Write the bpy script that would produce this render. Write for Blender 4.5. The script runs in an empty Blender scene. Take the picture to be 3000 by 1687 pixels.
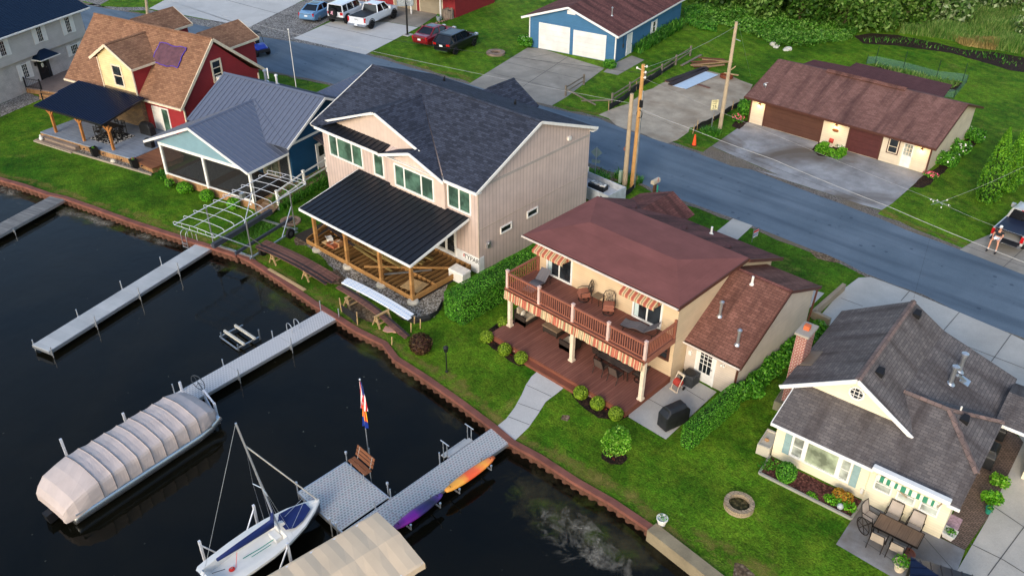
import bpy, math, random
import numpy as np
from mathutils import Vector, Matrix
random.seed(11); RNG=np.random.default_rng(5)
R=math.radians; PI=math.pi
SC=bpy.context.scene; COL=SC.collection
# ---------------------------------------------------------------- camera pose (solved from the photo's verticals and right angles)
FPX=2493.1; PITCH=R(33.0994); ROLL=R(.3563); AZ=R(43.5); CAMH=27.0
def _axes():
    cp,sp=math.cos(PITCH),math.sin(PITCH)
    f=np.array([0,cp,-sp]); r0=np.array([1.,0,0]); u0=np.array([0,sp,cp])
    r=r0*math.cos(ROLL)+u0*math.sin(ROLL); u=-r0*math.sin(ROLL)+u0*math.cos(ROLL)
    c,s=math.cos(AZ),math.sin(AZ)
    rz=lambda v: np.array([c*v[0]-s*v[1],s*v[0]+c*v[1],v[2]])
    return rz(r),rz(u),rz(f)
CR,CU,CF=_axes(); CC=np.array([0,0,CAMH])
_S=750/1941
VIEWS={'T1':(0,0,_S),'T2':(650,0,_S),'T3':(1350,0,_S),'T4':(2050,0,950/2458),'B1':(0,500,_S),'B2':(700,450,_S),'B3':(1400,500,_S),'B4':(2100,500,900/2329),
'C1':(0,1050,800/1820),'C2':(700,1050,800/1820),'C3':(1400,900,850/2053),'C4':(2150,1050,850/1934),'P':(0,0,3000/2576),
'D1':(2200,840,800/2520),'D2':(2700,900,300/869),'D3':(1500,540,1000/2576),'D4':(0,0,400/1705),'D5':(440,200,560/1844),
'E1':(860,0,560/2576),'E2':(660,60,240/1739),'E3':(2800,560,200/1317),'E4':(1950,60,300/1208),'E5':(1680,380,300/1811),'E6':(560,1220,400/1241),'E7':(1480,860,500/2264),'E8':(520,480,460/2222)}
def ray(t,x,y):
    a=VIEWS[t]; px,py=a[0]+x*a[2],a[1]+y*a[2]
    d=CR*(px-1500)+CU*(843.5-py)+CF*FPX
    return d/np.linalg.norm(d)
def G(t,x,y,z=0.):                      # point at height z seen there
    d=ray(t,x,y); p=CC+d*((z-CAMH)/d[2]); return (float(p[0]),float(p[1]),float(z))
def HT(t,x,y,p):                        # height above p of a plumb line seen there
    d=ray(t,x,y); k=np.array(p[:2]); s=(d[:2]@k)/(d[:2]@d[:2]); return float((CC+d*s)[2])
def GP(t,pts,z=0.): return [G(t,x,y,z) for x,y in pts]
# ---------------------------------------------------------------- object helpers
def tag(o,label=None,cat=None,group=None,kind=None):
    if label: o['label']=label
    if cat: o['category']=cat
    if group: o['group']=group
    if kind: o['kind']=kind
    return o
def thing(name,label,cat,loc=(0,0,0),rz=0.,group=None):
    o=bpy.data.objects.new(name,None); COL.objects.link(o); o.location=loc; o.rotation_euler=(0,0,rz); o.empty_display_size=.2
    return tag(o,label,cat,group)
def dup(o,parent=None,loc=None,rz=None,label=None,group=None):
    c=o.copy(); COL.objects.link(c)
    if parent: c.parent=parent
    if loc is not None: c.location=loc
    if rz is not None: c.rotation_euler=(0,0,rz)
    if label: c['label']=label
    if group: c['group']=group
    for ch in list(o.children): dup(ch,c)
    return c
class MB:
    def __init__(s): s.v=[]; s.f=[]
    def add(s,vs,fs):
        o=len(s.v); s.v+=[(float(p[0]),float(p[1]),float(p[2])) for p in vs]; s.f+=[tuple(i+o for i in f) for f in fs]; return s
    def box(s,x0,y0,z0,x1,y1,z1):
        x0,x1=min(x0,x1),max(x0,x1); y0,y1=min(y0,y1),max(y0,y1); z0,z1=min(z0,z1),max(z0,z1)
        return s.add([(x0,y0,z0),(x1,y0,z0),(x1,y1,z0),(x0,y1,z0),(x0,y0,z1),(x1,y0,z1),(x1,y1,z1),(x0,y1,z1)],
            [(3,2,1,0),(4,5,6,7),(0,1,5,4),(1,2,6,5),(2,3,7,6),(3,0,4,7)])
    def cbox(s,c,sx,sy,sz,rz=0.,ch=0.):       # box centred in xy on c, standing on c.z, turned rz; ch bevels the top rim
        a,b=sx/2,sy/2; q=[(-a,-b),(a,-b),(a,b),(-a,b)]; cs,sn=math.cos(rz),math.sin(rz)
        L=lambda k,z:[(c[0]+cs*x*k[0]-sn*y*k[1],c[1]+sn*x*k[0]+cs*y*k[1],c[2]+z) for x,y in q]
        if ch<=0: rings=[L((1,1),0),L((1,1),sz)]
        else: rings=[L((1,1),0),L((1,1),sz-ch),L((1-ch/a,1-ch/b),sz)]
        return s.rings(rings,True,True)
    def rings(s,rs,cap0=True,cap1=True):
        n=len(rs[0]); vs=[p for r in rs for p in r]; fs=[]
        for k in range(len(rs)-1):
            for i in range(n):
                j=(i+1)%n; fs.append((k*n+i,k*n+j,(k+1)*n+j,(k+1)*n+i))
        if cap0: fs.append(tuple(range(n-1,-1,-1)))
        if cap1: fs.append(tuple((len(rs)-1)*n+i for i in range(n)))
        return s.add(vs,fs)
    def prism(s,poly,z0,z1):
        ar=sum(poly[i][0]*poly[(i+1)%len(poly)][1]-poly[(i+1)%len(poly)][0]*poly[i][1] for i in range(len(poly)))
        if ar<0: poly=poly[::-1]
        return s.rings([[(p[0],p[1],z0) for p in poly],[(p[0],p[1],z1) for p in poly]])
    def slab(s,pts,t,up=None):           # planar polygon, thickened away from its upward (or `up`) normal
        P=[Vector(p) for p in pts]; n=Vector((0,0,0))
        for i in range(len(P)):
            a,b=P[i],P[(i+1)%len(P)]; n+=a.cross(b)
        n.normalize(); u=Vector(up) if up else Vector((0,0,1))
        if n.dot(u)<0: P=P[::-1]; n=-n
        return s.rings([[p-n*t for p in P],P])
    def beam(s,a,b,w,h,up=(0,0,1)):      # straight bar, w across, h along `up`
        a,b=Vector(a),Vector(b); d=(b-a).normalized(); u=Vector(up); sd=d.cross(u)
        if sd.length<1e-4: sd=d.cross(Vector((1,0,0)))
        sd.normalize(); u=sd.cross(d).normalized(); sd*=w/2; u*=h/2
        q=lambda p:[p-sd-u,p+sd-u,p+sd+u,p-sd+u]
        return s.rings([q(a),q(b)])
    def tube(s,path,r,n=6,closed=False,r1=None):
        P=[Vector(p) for p in path]; rs=[]; prev=None; m=len(P)
        for i,p in enumerate(P):
            if closed: d=(P[(i+1)%m]-P[i-1])
            else: d=P[min(i+1,m-1)]-P[max(i-1,0)]
            d.normalize()
            if prev is None:
                a=d.orthogonal().normalized()
            else:
                a=prev-d*prev.dot(d)
                a=a.normalized() if a.length>1e-5 else d.orthogonal().normalized()
            prev=a; b=d.cross(a); rr=r if r1 is None else r+(r1-r)*i/max(1,m-1)
            rs.append([p+(a*math.cos(2*PI*k/n)+b*math.sin(2*PI*k/n))*rr for k in range(n)])
        if closed: rs.append(rs[0]); return s.rings(rs,False,False)
        return s.rings(rs)
    def cyl(s,a,b,r,n=10,r1=None): return s.tube([a,b],r,n,False,r1)
    def lathe(s,c,prof,n=14,cap=True):   # profile of (radius, z) standing on c
        return s.rings([[(c[0]+max(r,1e-4)*math.cos(2*PI*k/n),c[1]+max(r,1e-4)*math.sin(2*PI*k/n),c[2]+z) for k in range(n)] for r,z in prof],cap,cap)
    def ball(s,c,rx,ry=None,rz=None,n=12,m=8,jit=0.):
        ry=ry or rx; rz=rz or rx; rs=[]
        for k in range(m+1):
            t=-PI/2+PI*k/m; rr=max(math.cos(t),.02)
            rs.append([(c[0]+rx*rr*math.cos(2*PI*i/n)*(1+random.uniform(-jit,jit)),c[1]+ry*rr*math.sin(2*PI*i/n)*(1+random.uniform(-jit,jit)),c[2]+rz*math.sin(t)) for i in range(n)])
        return s.rings(rs)
    def poly(s,pts): return s.add(pts,[tuple(range(len(pts)))])
    def grid(s,rows):
        n=len(rows[0]); vs=[p for r in rows for p in r]
        return s.add(vs,[(k*n+i,k*n+i+1,(k+1)*n+i+1,(k+1)*n+i) for k in range(len(rows)-1) for i in range(n-1)])
    def build(s,name,mat,parent=None,loc=None,rz=0.,smooth=False,bevel=0.,label=None,cat=None,group=None,kind=None):
        me=bpy.data.meshes.new(name); me.from_pydata(s.v,[],s.f); me.materials.append(mat)
        uvmap(me)
        if smooth: me.polygons.foreach_set('use_smooth',[True]*len(me.polygons))
        o=bpy.data.objects.new(name,me); COL.objects.link(o)
        if parent: o.parent=parent
        if loc is not None: o.location=loc
        o.rotation_euler=(0,0,rz)
        if bevel>0:
            b=o.modifiers.new('b','BEVEL'); b.width=bevel; b.segments=2; b.limit_method='ANGLE'; b.angle_limit=R(40)
        return tag(o,label,cat,group,kind)
def uvmap(me):                           # u runs level along each face, v up its slope, in metres
    n=len(me.polygons); L=len(me.loops)
    if n==0: return
    me.update()
    nor=np.empty(n*3); me.polygons.foreach_get('normal',nor); nor=nor.reshape(n,3)
    tot=np.empty(n,dtype=np.int32); me.polygons.foreach_get('loop_total',tot)
    vi=np.empty(L,dtype=np.int32); me.loops.foreach_get('vertex_index',vi)
    co=np.empty(len(me.vertices)*3); me.vertices.foreach_get('co',co); co=co.reshape(-1,3)
    N=np.repeat(nor,tot,axis=0); P=co[vi]
    flat=np.abs(N[:,2])>.9995
    u=np.stack([-N[:,1],N[:,0],np.zeros(L)],1); ln=np.linalg.norm(u,axis=1,keepdims=True); ln[ln<1e-9]=1; u/=ln
    u[flat]=(1,0,0); v=np.cross(N,u); v[flat]=(0,1,0)
    uv=np.stack([(P*u).sum(1),(P*v).sum(1)],1)
    lay=me.uv_layers.new(name='UVMap'); lay.data.foreach_set('uv',uv.astype(np.float32).ravel())
def leafmesh(name,P,size,mat,parent=None,N=None,flat=.5,loc=None,aspect=.55,smoothn=False,kind=None):
    """many small leaf quads at points P (numpy n x 3), leaning towards normals N"""
    P=np.asarray(P,float); n=len(P)
    D=RNG.normal(size=(n,3))
    if N is not None: D=D*(1-flat)+np.asarray(N)*flat*1.6
    D/=np.linalg.norm(D,axis=1,keepdims=True)+1e-9
    A=np.cross(D,RNG.normal(size=(n,3))); A/=np.linalg.norm(A,axis=1,keepdims=True)+1e-9
    B=np.cross(D,A); sz=(size*RNG.uniform(.6,1.35,size=n))[:,None]
    V=np.empty((n,4,3)); V[:,0]=P-A*sz; V[:,1]=P-B*sz*aspect; V[:,2]=P+A*sz; V[:,3]=P+B*sz*aspect
    return quads(name,V,mat,parent,loc,kind)
def quads(name,V,mat,parent=None,loc=None,kind=None):
    n=len(V); me=bpy.data.meshes.new(name); me.vertices.add(4*n); me.vertices.foreach_set('co',V.reshape(-1).astype(np.float32))
    me.loops.add(4*n); me.loops.foreach_set('vertex_index',np.arange(4*n,dtype=np.int32))
    me.polygons.add(n); me.polygons.foreach_set('loop_start',np.arange(0,4*n,4,dtype=np.int32))
    try: me.polygons.foreach_set('loop_total',np.full(n,4,dtype=np.int32))
    except Exception: pass
    me.materials.append(mat); me.update(calc_edges=True); me.validate()
    o=bpy.data.objects.new(name,me); COL.objects.link(o)
    if parent: o.parent=parent
    if loc is not None: o.location=loc
    if kind: o['kind']=kind
    return o
def ellpts(n,c,r,shell=.55):             # points through an ellipsoid, mostly near its surface
    d=RNG.normal(size=(n,3)); d/=np.linalg.norm(d,axis=1,keepdims=True)
    k=1-(1-shell)*RNG.random(n)**1.6*1.0
    return np.asarray(c)+d*np.asarray(r)*k[:,None], d
def boxpts(n,x0,y0,z0,x1,y1,z1,depth=.12,rough=.04):
    """points in the outer skin of a box (no bottom)"""
    sx,sy,sz=x1-x0,y1-y0,z1-z0; ar=np.array([sx*sy,sy*sz,sy*sz,sx*sz,sx*sz]); f=RNG.choice(5,size=n,p=ar/ar.sum())
    u=RNG.random((n,3)); dd=RNG.random(n)**2*depth+RNG.normal(size=n)*rough*.4
    P=np.stack([x0+u[:,0]*sx,y0+u[:,1]*sy,z0+u[:,2]*sz],1); N=np.zeros((n,3))
    for k,(ax,val,sg) in enumerate(((2,z1,1),(0,x0,-1),(0,x1,1),(1,y0,-1),(1,y1,1))):
        m=f==k; P[m,ax]=val-sg*dd[m]; N[m,ax]=sg
    # round the upper edges a little
    return P,N
# ---------------------------------------------------------------- materials
class NG:
    def __init__(s,name):
        s.m=bpy.data.materials.new(name); s.m.use_nodes=True; s.t=s.m.node_tree; s.t.nodes.clear()
        s.out=s.t.nodes.new('ShaderNodeOutputMaterial'); s.b=s.t.nodes.new('ShaderNodeBsdfPrincipled'); s.t.links.new(s.b.outputs[0],s.out.inputs[0])
        s._uv=None; s._ob=None
    def n(s,ty,**kw):
        nd=s.t.nodes.new('ShaderNode'+ty)
        for k,v in kw.items(): setattr(nd,k,v)
        return nd
    def set(s,sock,v):
        if isinstance(v,bpy.types.NodeSocket): s.t.links.new(v,sock)
        elif v is not None:
            if sock.type=='RGBA' and len(v)==3: v=(*v,1)
            sock.default_value=v
    @property
    def uv(s):
        if s._uv is None: s._uv=s.n('TexCoord')
        return s._uv.outputs['UV']
    @property
    def ob(s):
        if s._uv is None: s._uv=s.n('TexCoord')
        return s._uv.outputs['Object']
    @property
    def world(s): return s.n('NewGeometry').outputs['Position']
    def cover(s): return s.n('Attribute',attribute_name='cover').outputs['Fac']
    def sep(s,v):
        q=s.n('SeparateXYZ'); s.set(q.inputs[0],v); return q.outputs
    def comb(s,x,y,z=0.):
        q=s.n('CombineXYZ'); s.set(q.inputs[0],x); s.set(q.inputs[1],y); s.set(q.inputs[2],z); return q.outputs[0]
    def ma(s,op,a,b=None,c=None):
        q=s.n('Math',operation=op); s.set(q.inputs[0],a)
        if b is not None: s.set(q.inputs[1],b)
        if c is not None: s.set(q.inputs[2],c)
        return q.outputs[0]
    def mix(s,f,a,b,bt='MIX'):
        q=s.n('MixRGB',blend_type=bt); s.set(q.inputs[0],f); s.set(q.inputs[1],a); s.set(q.inputs[2],b); return q.outputs[0]
    def noise(s,v,sc,det=3.,ro=.55,dist=0.):
        q=s.n('TexNoise'); s.set(q.inputs['Vector'],v); q.inputs['Scale'].default_value=sc; q.inputs['Detail'].default_value=det; q.inputs['Roughness'].default_value=ro; q.inputs['Distortion'].default_value=dist; return q.outputs[0]
    def vor(s,v,sc,feat='F1'):
        q=s.n('TexVoronoi',feature=feat); s.set(q.inputs['Vector'],v); q.inputs['Scale'].default_value=sc; return q
    def ramp(s,f,stops,interp='LINEAR'):
        q=s.n('ValToRGB'); s.set(q.inputs[0],f); e=q.color_ramp; e.interpolation=interp
        while len(e.elements)<len(stops): e.elements.new(.5)
        for el,(p,c) in zip(e.elements,stops): el.position=p; el.color=(*c,1) if len(c)==3 else c
        return q.outputs[0]
    def mr(s,f,a,b,c,d):
        q=s.n('MapRange'); s.set(q.inputs[0],f)
        for i,v in enumerate((a,b,c,d)): q.inputs[i+1].default_value=v
        return q.outputs[0]
    def scalev(s,v,x,y,z=1.):
        q=s.n('Mapping'); s.set(q.inputs[0],v); q.inputs['Scale'].default_value=(x,y,z); return q.outputs[0]
    def bump(s,h,st=.3,d=.02):
        q=s.n('Bump'); s.set(q.inputs['Height'],h); q.inputs['Strength'].default_value=st; q.inputs['Distance'].default_value=d; s.set(s.b.inputs['Normal'],q.outputs[0])
    def fin(s,col=None,rough=.8,metal=0.,spec=.3):
        s.set(s.b.inputs['Base Color'],col); s.set(s.b.inputs['Roughness'],rough); s.b.inputs['Metallic'].default_value=metal; s.b.inputs['Specular IOR Level'].default_value=spec; return s.m
def lin(*c):                              # sRGB 0-255 to linear
    return tuple((v/255/12.92 if v/255<=.04045 else ((v/255+.055)/1.055)**2.4) for v in c)
def mul(c,k): return tuple(min(1,x*k) for x in c)
def M_plain(name,c,rough=.6,metal=0.,spec=.35,var=.12,vs=3.,bump=0.,bs=30.):
    g=NG(name); n=g.noise(g.ob,vs,4); col=g.mix(g.mr(n,.3,.7,0,1),mul(c,1-var),mul(c,1+var))
    if bump: g.bump(g.noise(g.ob,bs,4),bump,.01)
    return g.fin(col,rough,metal,spec)
def M_lap(name,c,pitch=.13,rough=.65,var=.08,vert=False,dark=.62,w=.1,depth=.012):
    g=NG(name); q=g.sep(g.uv); t=g.ma('DIVIDE',q[0] if vert else q[1],pitch); f=g.ma('FRACT',t)
    row=g.ma('FLOOR',t); wn=g.n('TexWhiteNoise',noise_dimensions='1D'); g.set(wn.inputs['W'],row)
    n=g.noise(g.uv,1.3,5); k=g.ma('ADD',g.mr(n,.3,.7,1-var,1+var),g.mr(wn.outputs[0],0,1,-.03,.03))
    base=g.mix(1.,c,g.comb(k,k,k),'MULTIPLY'); line=g.ma('LESS_THAN',f,w)
    col=g.mix(line,base,mul(c,dark)); g.bump(f if not vert else g.ma('LESS_THAN',f,.12),.5,depth)
    return g.fin(col,rough)
def M_shingle(name,c1,c2,cm,w=.32,h=.145,streak=None,rough=.9,big=.25):
    g=NG(name); b=g.n('TexBrick'); b.offset=.5; b.squash=1.; g.set(b.inputs['Vector'],g.uv); b.inputs['Scale'].default_value=1.
    b.inputs['Brick Width'].default_value=w; b.inputs['Row Height'].default_value=h; b.inputs['Mortar Size'].default_value=.008; b.inputs['Bias'].default_value=0.
    for i,c in enumerate((c1,c2,cm)): b.inputs[i+1].default_value=(*c,1)
    n=g.noise(g.scalev(g.uv,.5,.12),1.6,5,.6); k=g.mr(n,.3,.7,1-big,1+big)
    col=g.mix(1.,b.outputs[0],g.comb(k,k,k),'MULTIPLY')
    if streak: 
        s=g.noise(g.scalev(g.uv,1.1,.16),1.,4,.6); col=g.mix(g.mr(s,.46,.68,0,.85),col,streak)
    f=g.noise(g.uv,40,2); col=g.mix(.35,col,g.mix(1.,col,g.comb(g.mr(f,.3,.7,.5,1.5),g.mr(f,.3,.7,.5,1.5),g.mr(f,.3,.7,.5,1.5)),'MULTIPLY'))
    row=g.ma('FRACT',g.ma('DIVIDE',g.sep(g.uv)[1],h)); g.bump(g.ma('ADD',g.ma('MULTIPLY',row,-1.),b.outputs[1]),.6,.015)
    return g.fin(col,rough,0,.15)
def M_plank(name,c1,c2,w=.14,alongu=True,rough=.75,gap=.08,darkgap=.35,grain=.2,bump=.4):
    g=NG(name); q=g.sep(g.uv); t=g.ma('DIVIDE',q[1] if alongu else q[0],w); f=g.ma('FRACT',t)
    wn=g.n('TexWhiteNoise',noise_dimensions='1D'); g.set(wn.inputs['W'],g.ma('FLOOR',t))
    base=g.mix(wn.outputs[0],c1,c2); n=g.noise(g.scalev(g.uv,*((1.2,22) if alongu else (22,1.2))),1.,4)
    big=g.noise(g.uv,.7,4); k=g.ma('MULTIPLY',g.mr(n,.3,.7,1-grain,1+grain),g.mr(big,.3,.7,.86,1.12))
    base=g.mix(1.,base,g.comb(k,k,k),'MULTIPLY'); col=g.mix(g.ma('LESS_THAN',f,gap),base,mul(c1,darkgap))
    g.bump(g.ma('GREATER_THAN',f,gap),bump,.01); return g.fin(col,rough,0,.25)
def M_brick(name,c1,c2,cm,w=.22,h=.075,mort=.012,rough=.85):
    g=NG(name); b=g.n('TexBrick'); g.set(b.inputs['Vector'],g.uv); b.inputs['Scale'].default_value=1.
    b.inputs['Brick Width'].default_value=w; b.inputs['Row Height'].default_value=h; b.inputs['Mortar Size'].default_value=mort; b.inputs['Bias'].default_value=0.
    for i,c in enumerate((c1,c2,cm)): b.inputs[i+1].default_value=(*c,1)
    n=g.noise(g.uv,1.5,5); k=g.mr(n,.3,.7,.85,1.15); col=g.mix(1.,b.outputs[0],g.comb(k,k,k),'MULTIPLY')
    g.bump(b.outputs[1],-.5,.01); return g.fin(col,rough)
def M_stripes(name,cols,p,rough=.8,alongv=False):
    g=NG(name); q=g.sep(g.uv); f=g.ma('FRACT',g.ma('DIVIDE',q[1] if alongv else q[0],p)); k=len(cols)
    col=g.ramp(f,[(i/k,c) for i,c in enumerate(cols)],'CONSTANT'); n=g.noise(g.uv,3,4); kk=g.mr(n,.3,.7,.88,1.1)
    return g.fin(g.mix(1.,col,g.comb(kk,kk,kk),'MULTIPLY'),rough,0,.2)
def M_leaf(name,c1,c2,c3=None,trans=.25,rough=.55):
    g=NG(name); q=g.n('NewGeometry'); r=q.outputs['Random Per Island']
    st=[(0,c1),(.55,c2)]+([(.97,c3)] if c3 else []); col=g.ramp(r,st); n=g.noise(g.ob,.9,3); k=g.mr(n,.3,.7,.7,1.3)
    col=g.mix(1.,col,g.comb(k,k,k),'MULTIPLY'); g.fin(col,rough,0,.25)
    t=g.n('BsdfTranslucent'); g.set(t.inputs[0],col); mx=g.n('MixShader'); mx.inputs[0].default_value=trans
    g.t.links.new(g.b.outputs[0],mx.inputs[1]); g.t.links.new(t.outputs[0],mx.inputs[2]); g.t.links.new(mx.outputs[0],g.out.inputs[0]); return g.m
def M_glass(name,c=(.02,.025,.03),rough=.06):
    g=NG(name); n=g.noise(g.ob,1.2,3); return g.fin(g.mix(g.mr(n,.38,.62,0,1),mul(c,.5),mul(c,1.5)),rough,0,.6)
def M_grass():
    g=NG('lawn'); w=g.world; n1=g.noise(w,.16,5,.6); n2=g.noise(w,1.1,6,.7); n3=g.noise(g.scalev(w,1,1,.2),3.2,5,.8); n4=g.noise(w,11,3,.8)
    n5=g.noise(w,.055,3,.5)
    col=g.mix(g.mr(n1,.36,.64,0,1),lin(50,98,14),lin(92,130,26)); col=g.mix(g.mr(n2,.42,.68,0,.75),col,lin(102,120,30))
    col=g.mix(g.mr(n5,.47,.6,0,.55),col,lin(28,80,10))
    dry=g.noise(w,.3,7,.72,.5); col=g.mix(g.mr(dry,.58,.74,0,.7),col,lin(134,126,62)); weed=g.noise(w,.9,3); col=g.mix(g.mr(weed,.68,.74,0,.6),col,lin(92,140,36))
    x=g.sep(w); mow=g.ma('SINE',g.ma('MULTIPLY',g.ma('ADD',g.ma('MULTIPLY',x[0],.6),g.ma('MULTIPLY',x[1],1.)),5.)); far=g.mr(x[1],40,50,0,.1); mk=g.ma('ADD',1.,g.ma('MULTIPLY',mow,far))
    k=g.ma('MULTIPLY',g.mr(n3,.3,.7,.45,1.55),g.mr(n4,.3,.7,.35,1.65)); k=g.ma('MULTIPLY',g.ma('MULTIPLY',k,mk),g.mr(g.noise(w,.55,4,.6,.3),.35,.65,.74,1.22)); col=g.mix(1.,col,g.comb(k,k,k),'MULTIPLY')
    g.bump(g.ma('ADD',n4,g.ma('MULTIPLY',n3,.8)),1.,.08); return g.fin(col,.9,0,.1)
def M_asphalt():
    g=NG('asphalt'); w=g.world; n=g.noise(w,.25,5,.6); n2=g.noise(w,30,2,.8); n3=g.noise(g.scalev(w,.06,.9,1),1.,4)
    col=g.mix(g.mr(n,.3,.7,0,1),lin(82,97,110),lin(103,117,130)); col=g.mix(g.mr(n3,.46,.66,0,.6),col,lin(62,76,90))
    sp=g.vor(w,1.3); sp2=g.noise(w,.35,2); col=g.mix(g.ma('MULTIPLY',g.ma('LESS_THAN',sp.outputs[0],.16),g.mr(sp2,.48,.56,0,.6)),col,lin(48,62,78))
    k=g.mr(n2,.3,.7,.82,1.18); g.bump(n2,.4,.01); return g.fin(g.mix(1.,col,g.comb(k,k,k),'MULTIPLY'),.75,0,.3)
def M_concrete(name,c,stain=.25,joint=None,rough=.85,stc=None):
    g=NG(name); w=g.world; n=g.noise(w,.6,6,.65); n2=g.noise(w,22,3,.7); n3=g.noise(w,.22,4,.6,.6)
    k=g.ma('MULTIPLY',g.mr(n,.3,.7,1-stain*.6,1+stain*.5),g.mr(n2,.3,.7,.9,1.1)); col=g.mix(1.,c,g.comb(k,k,k),'MULTIPLY')
    col=g.mix(g.mr(n3,.48,.68,0,stain*1.6),col,stc or mul(c,.5)); g.bump(n2,.25,.008)
    return g.fin(col,rough,0,.25)
def M_gravel(name,c1,c2,c3,sc=14.,patch=None):
    g=NG(name); w=g.world; v=g.vor(w,sc); wn=g.sep(v.outputs['Color']); col=g.ramp(wn[0],[(0,c1),(.5,c2),(.95,c3)])
    n=g.noise(w,.5,5,.6); k=g.mr(n,.3,.7,.75,1.2); col=g.mix(1.,col,g.comb(k,k,k),'MULTIPLY'); e=g.mr(v.outputs[0],.25,.75,1,.45); col=g.mix(1.,col,g.comb(e,e,e),'MULTIPLY')
    if patch: col=g.mix(g.mr(g.noise(w,.28,6,.65,.4),.46,.62,0,.8),col,patch)
    g.bump(v.outputs[0],-.6,.03); return g.fin(col,.9,0,.2)
def M_water():
    g=NG('lake_water'); w=g.world; n=g.noise(w,.5,4,.6); n2=g.noise(w,3.2,3,.6); big=g.noise(w,.12,5,.6,.5)
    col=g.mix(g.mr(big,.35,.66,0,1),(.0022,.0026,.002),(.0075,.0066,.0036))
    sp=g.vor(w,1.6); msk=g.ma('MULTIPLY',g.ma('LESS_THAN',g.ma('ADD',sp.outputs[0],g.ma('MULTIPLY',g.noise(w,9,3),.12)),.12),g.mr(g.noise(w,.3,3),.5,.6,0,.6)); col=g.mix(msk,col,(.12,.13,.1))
    g.bump(g.ma('ADD',n,g.ma('MULTIPLY',n2,.22)),.16,.12); g.fin(col,.04,0,.34); g.b.inputs['IOR'].default_value=1.33; return g.m
def M_scum():                              # pale pollen and weed mats drifting by the wall: broken islands of real patches
    g=NG('pollen_scum'); w=g.world; n=g.noise(w,.9,8,.72,.8); n2=g.noise(w,7,3,.7); col=g.mix(n2,lin(96,88,70),lin(158,152,140)); g.fin(col,.8)
    t=g.n('BsdfTransparent'); mx=g.n('MixShader'); e=g.sep(g.uv)
    fac=g.ma('MULTIPLY',g.mr(g.ma('SUBTRACT',n,g.ma('MULTIPLY',g.ma('SUBTRACT',1.,g.cover()),.22)),.36,.58,0,.9),g.mr(n2,.35,.6,.5,1)); g.set(mx.inputs[0],fac)
    g.t.links.new(t.outputs[0],mx.inputs[1]); g.t.links.new(g.b.outputs[0],mx.inputs[2]); g.t.links.new(mx.outputs[0],g.out.inputs[0]); return g.m
def M_drygrass():                          # worn yellowish turf in broken patches
    g=NG('worn_turf'); w=g.world; n=g.noise(w,1.1,7,.7,.6); n2=g.noise(w,9,3,.8); g.fin(g.mix(n2,lin(96,92,34),lin(156,142,78)),.9,0,.1)
    t=g.n('BsdfTransparent'); mx=g.n('MixShader'); g.set(mx.inputs[0],g.mr(g.ma('SUBTRACT',n,g.ma('MULTIPLY',g.ma('SUBTRACT',1.,g.cover()),.3)),.38,.62,0,.75)); g.t.links.new(t.outputs[0],mx.inputs[1]); g.t.links.new(g.b.outputs[0],mx.inputs[2]); g.t.links.new(mx.outputs[0],g.out.inputs[0]); return g.m
def M_algae():
    g=NG('shallow_weed'); w=g.world; n=g.noise(w,1.4,8,.7,.8); n2=g.noise(w,6,3,.7); col=g.mix(n2,lin(40,36,24),lin(92,86,56)); col=g.mix(g.mr(g.noise(w,.8,3),.5,.65,0,1),col,lin(78,92,30)); g.fin(col,.7)
    t=g.n('BsdfTransparent'); mx=g.n('MixShader'); g.set(mx.inputs[0],g.mr(g.ma('SUBTRACT',n,g.ma('MULTIPLY',g.ma('SUBTRACT',1.,g.cover()),.45)),.25,.75,0,.75))
    g.t.links.new(t.outputs[0],mx.inputs[1]); g.t.links.new(g.b.outputs[0],mx.inputs[2]); g.t.links.new(mx.outputs[0],g.out.inputs[0]); return g.m
def M_dockgrid(name,c1,c2,cm):
    g=NG(name); b=g.n('TexBrick'); g.set(b.inputs['Vector'],g.uv); b.offset=.5; b.inputs['Scale'].default_value=1.
    b.inputs['Brick Width'].default_value=.16; b.inputs['Row Height'].default_value=.13; b.inputs['Mortar Size'].default_value=.028; b.inputs['Bias'].default_value=0.
    for i,c in enumerate((c1,c2,cm)): b.inputs[i+1].default_value=(*c,1)
    g.bump(b.outputs[1],.3,.005); return g.fin(b.outputs[0],.7,0,.3)
def M_screen():
    g=NG('insect_screen'); g.fin((.03,.03,.03),.8); t=g.n('BsdfTransparent'); mx=g.n('MixShader'); mx.inputs[0].default_value=.3
    g.t.links.new(t.outputs[0],mx.inputs[1]); g.t.links.new(g.b.outputs[0],mx.inputs[2]); g.t.links.new(mx.outputs[0],g.out.inputs[0]); return g.m
def M_emit(name,c,s):
    g=NG(name); g.fin(c,.5); g.set(g.b.inputs['Emission Color'],c); g.b.inputs['Emission Strength'].default_value=s; return g.m
def M_net(name,c,fac=.5):
    g=NG(name); g.fin(c,.8); t=g.n('BsdfTransparent'); mx=g.n('MixShader'); mx.inputs[0].default_value=fac
    g.t.links.new(t.outputs[0],mx.inputs[1]); g.t.links.new(g.b.outputs[0],mx.inputs[2]); g.t.links.new(mx.outputs[0],g.out.inputs[0]); return g.m
m={}
m['white']=M_plain('white_paint',lin(226,222,214),.5); m['trim']=M_plain('white_trim',lin(232,229,222),.55,var=.06)
m['cream_trim']=M_plain('cream_trim',lin(222,205,178),.6); m['black']=M_plain('black_metal',(.012,.012,.013),.45); m['rubber']=M_plain('rubber',(.014,.014,.015),.8,spec=.2)
m['galv']=M_plain('galvanised_steel',(.52,.54,.56),.38,.85,var=.15); m['alu']=M_plain('aluminium',(.62,.64,.66),.35,.8,var=.1)
m['chrome']=M_plain('chrome',(.7,.71,.73),.18,1.); m['dsteel']=M_plain('dark_steel',(.08,.09,.1),.5,.5); m['darkint']=M_plain('dark_interior',(.02,.02,.02),.9)
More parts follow.
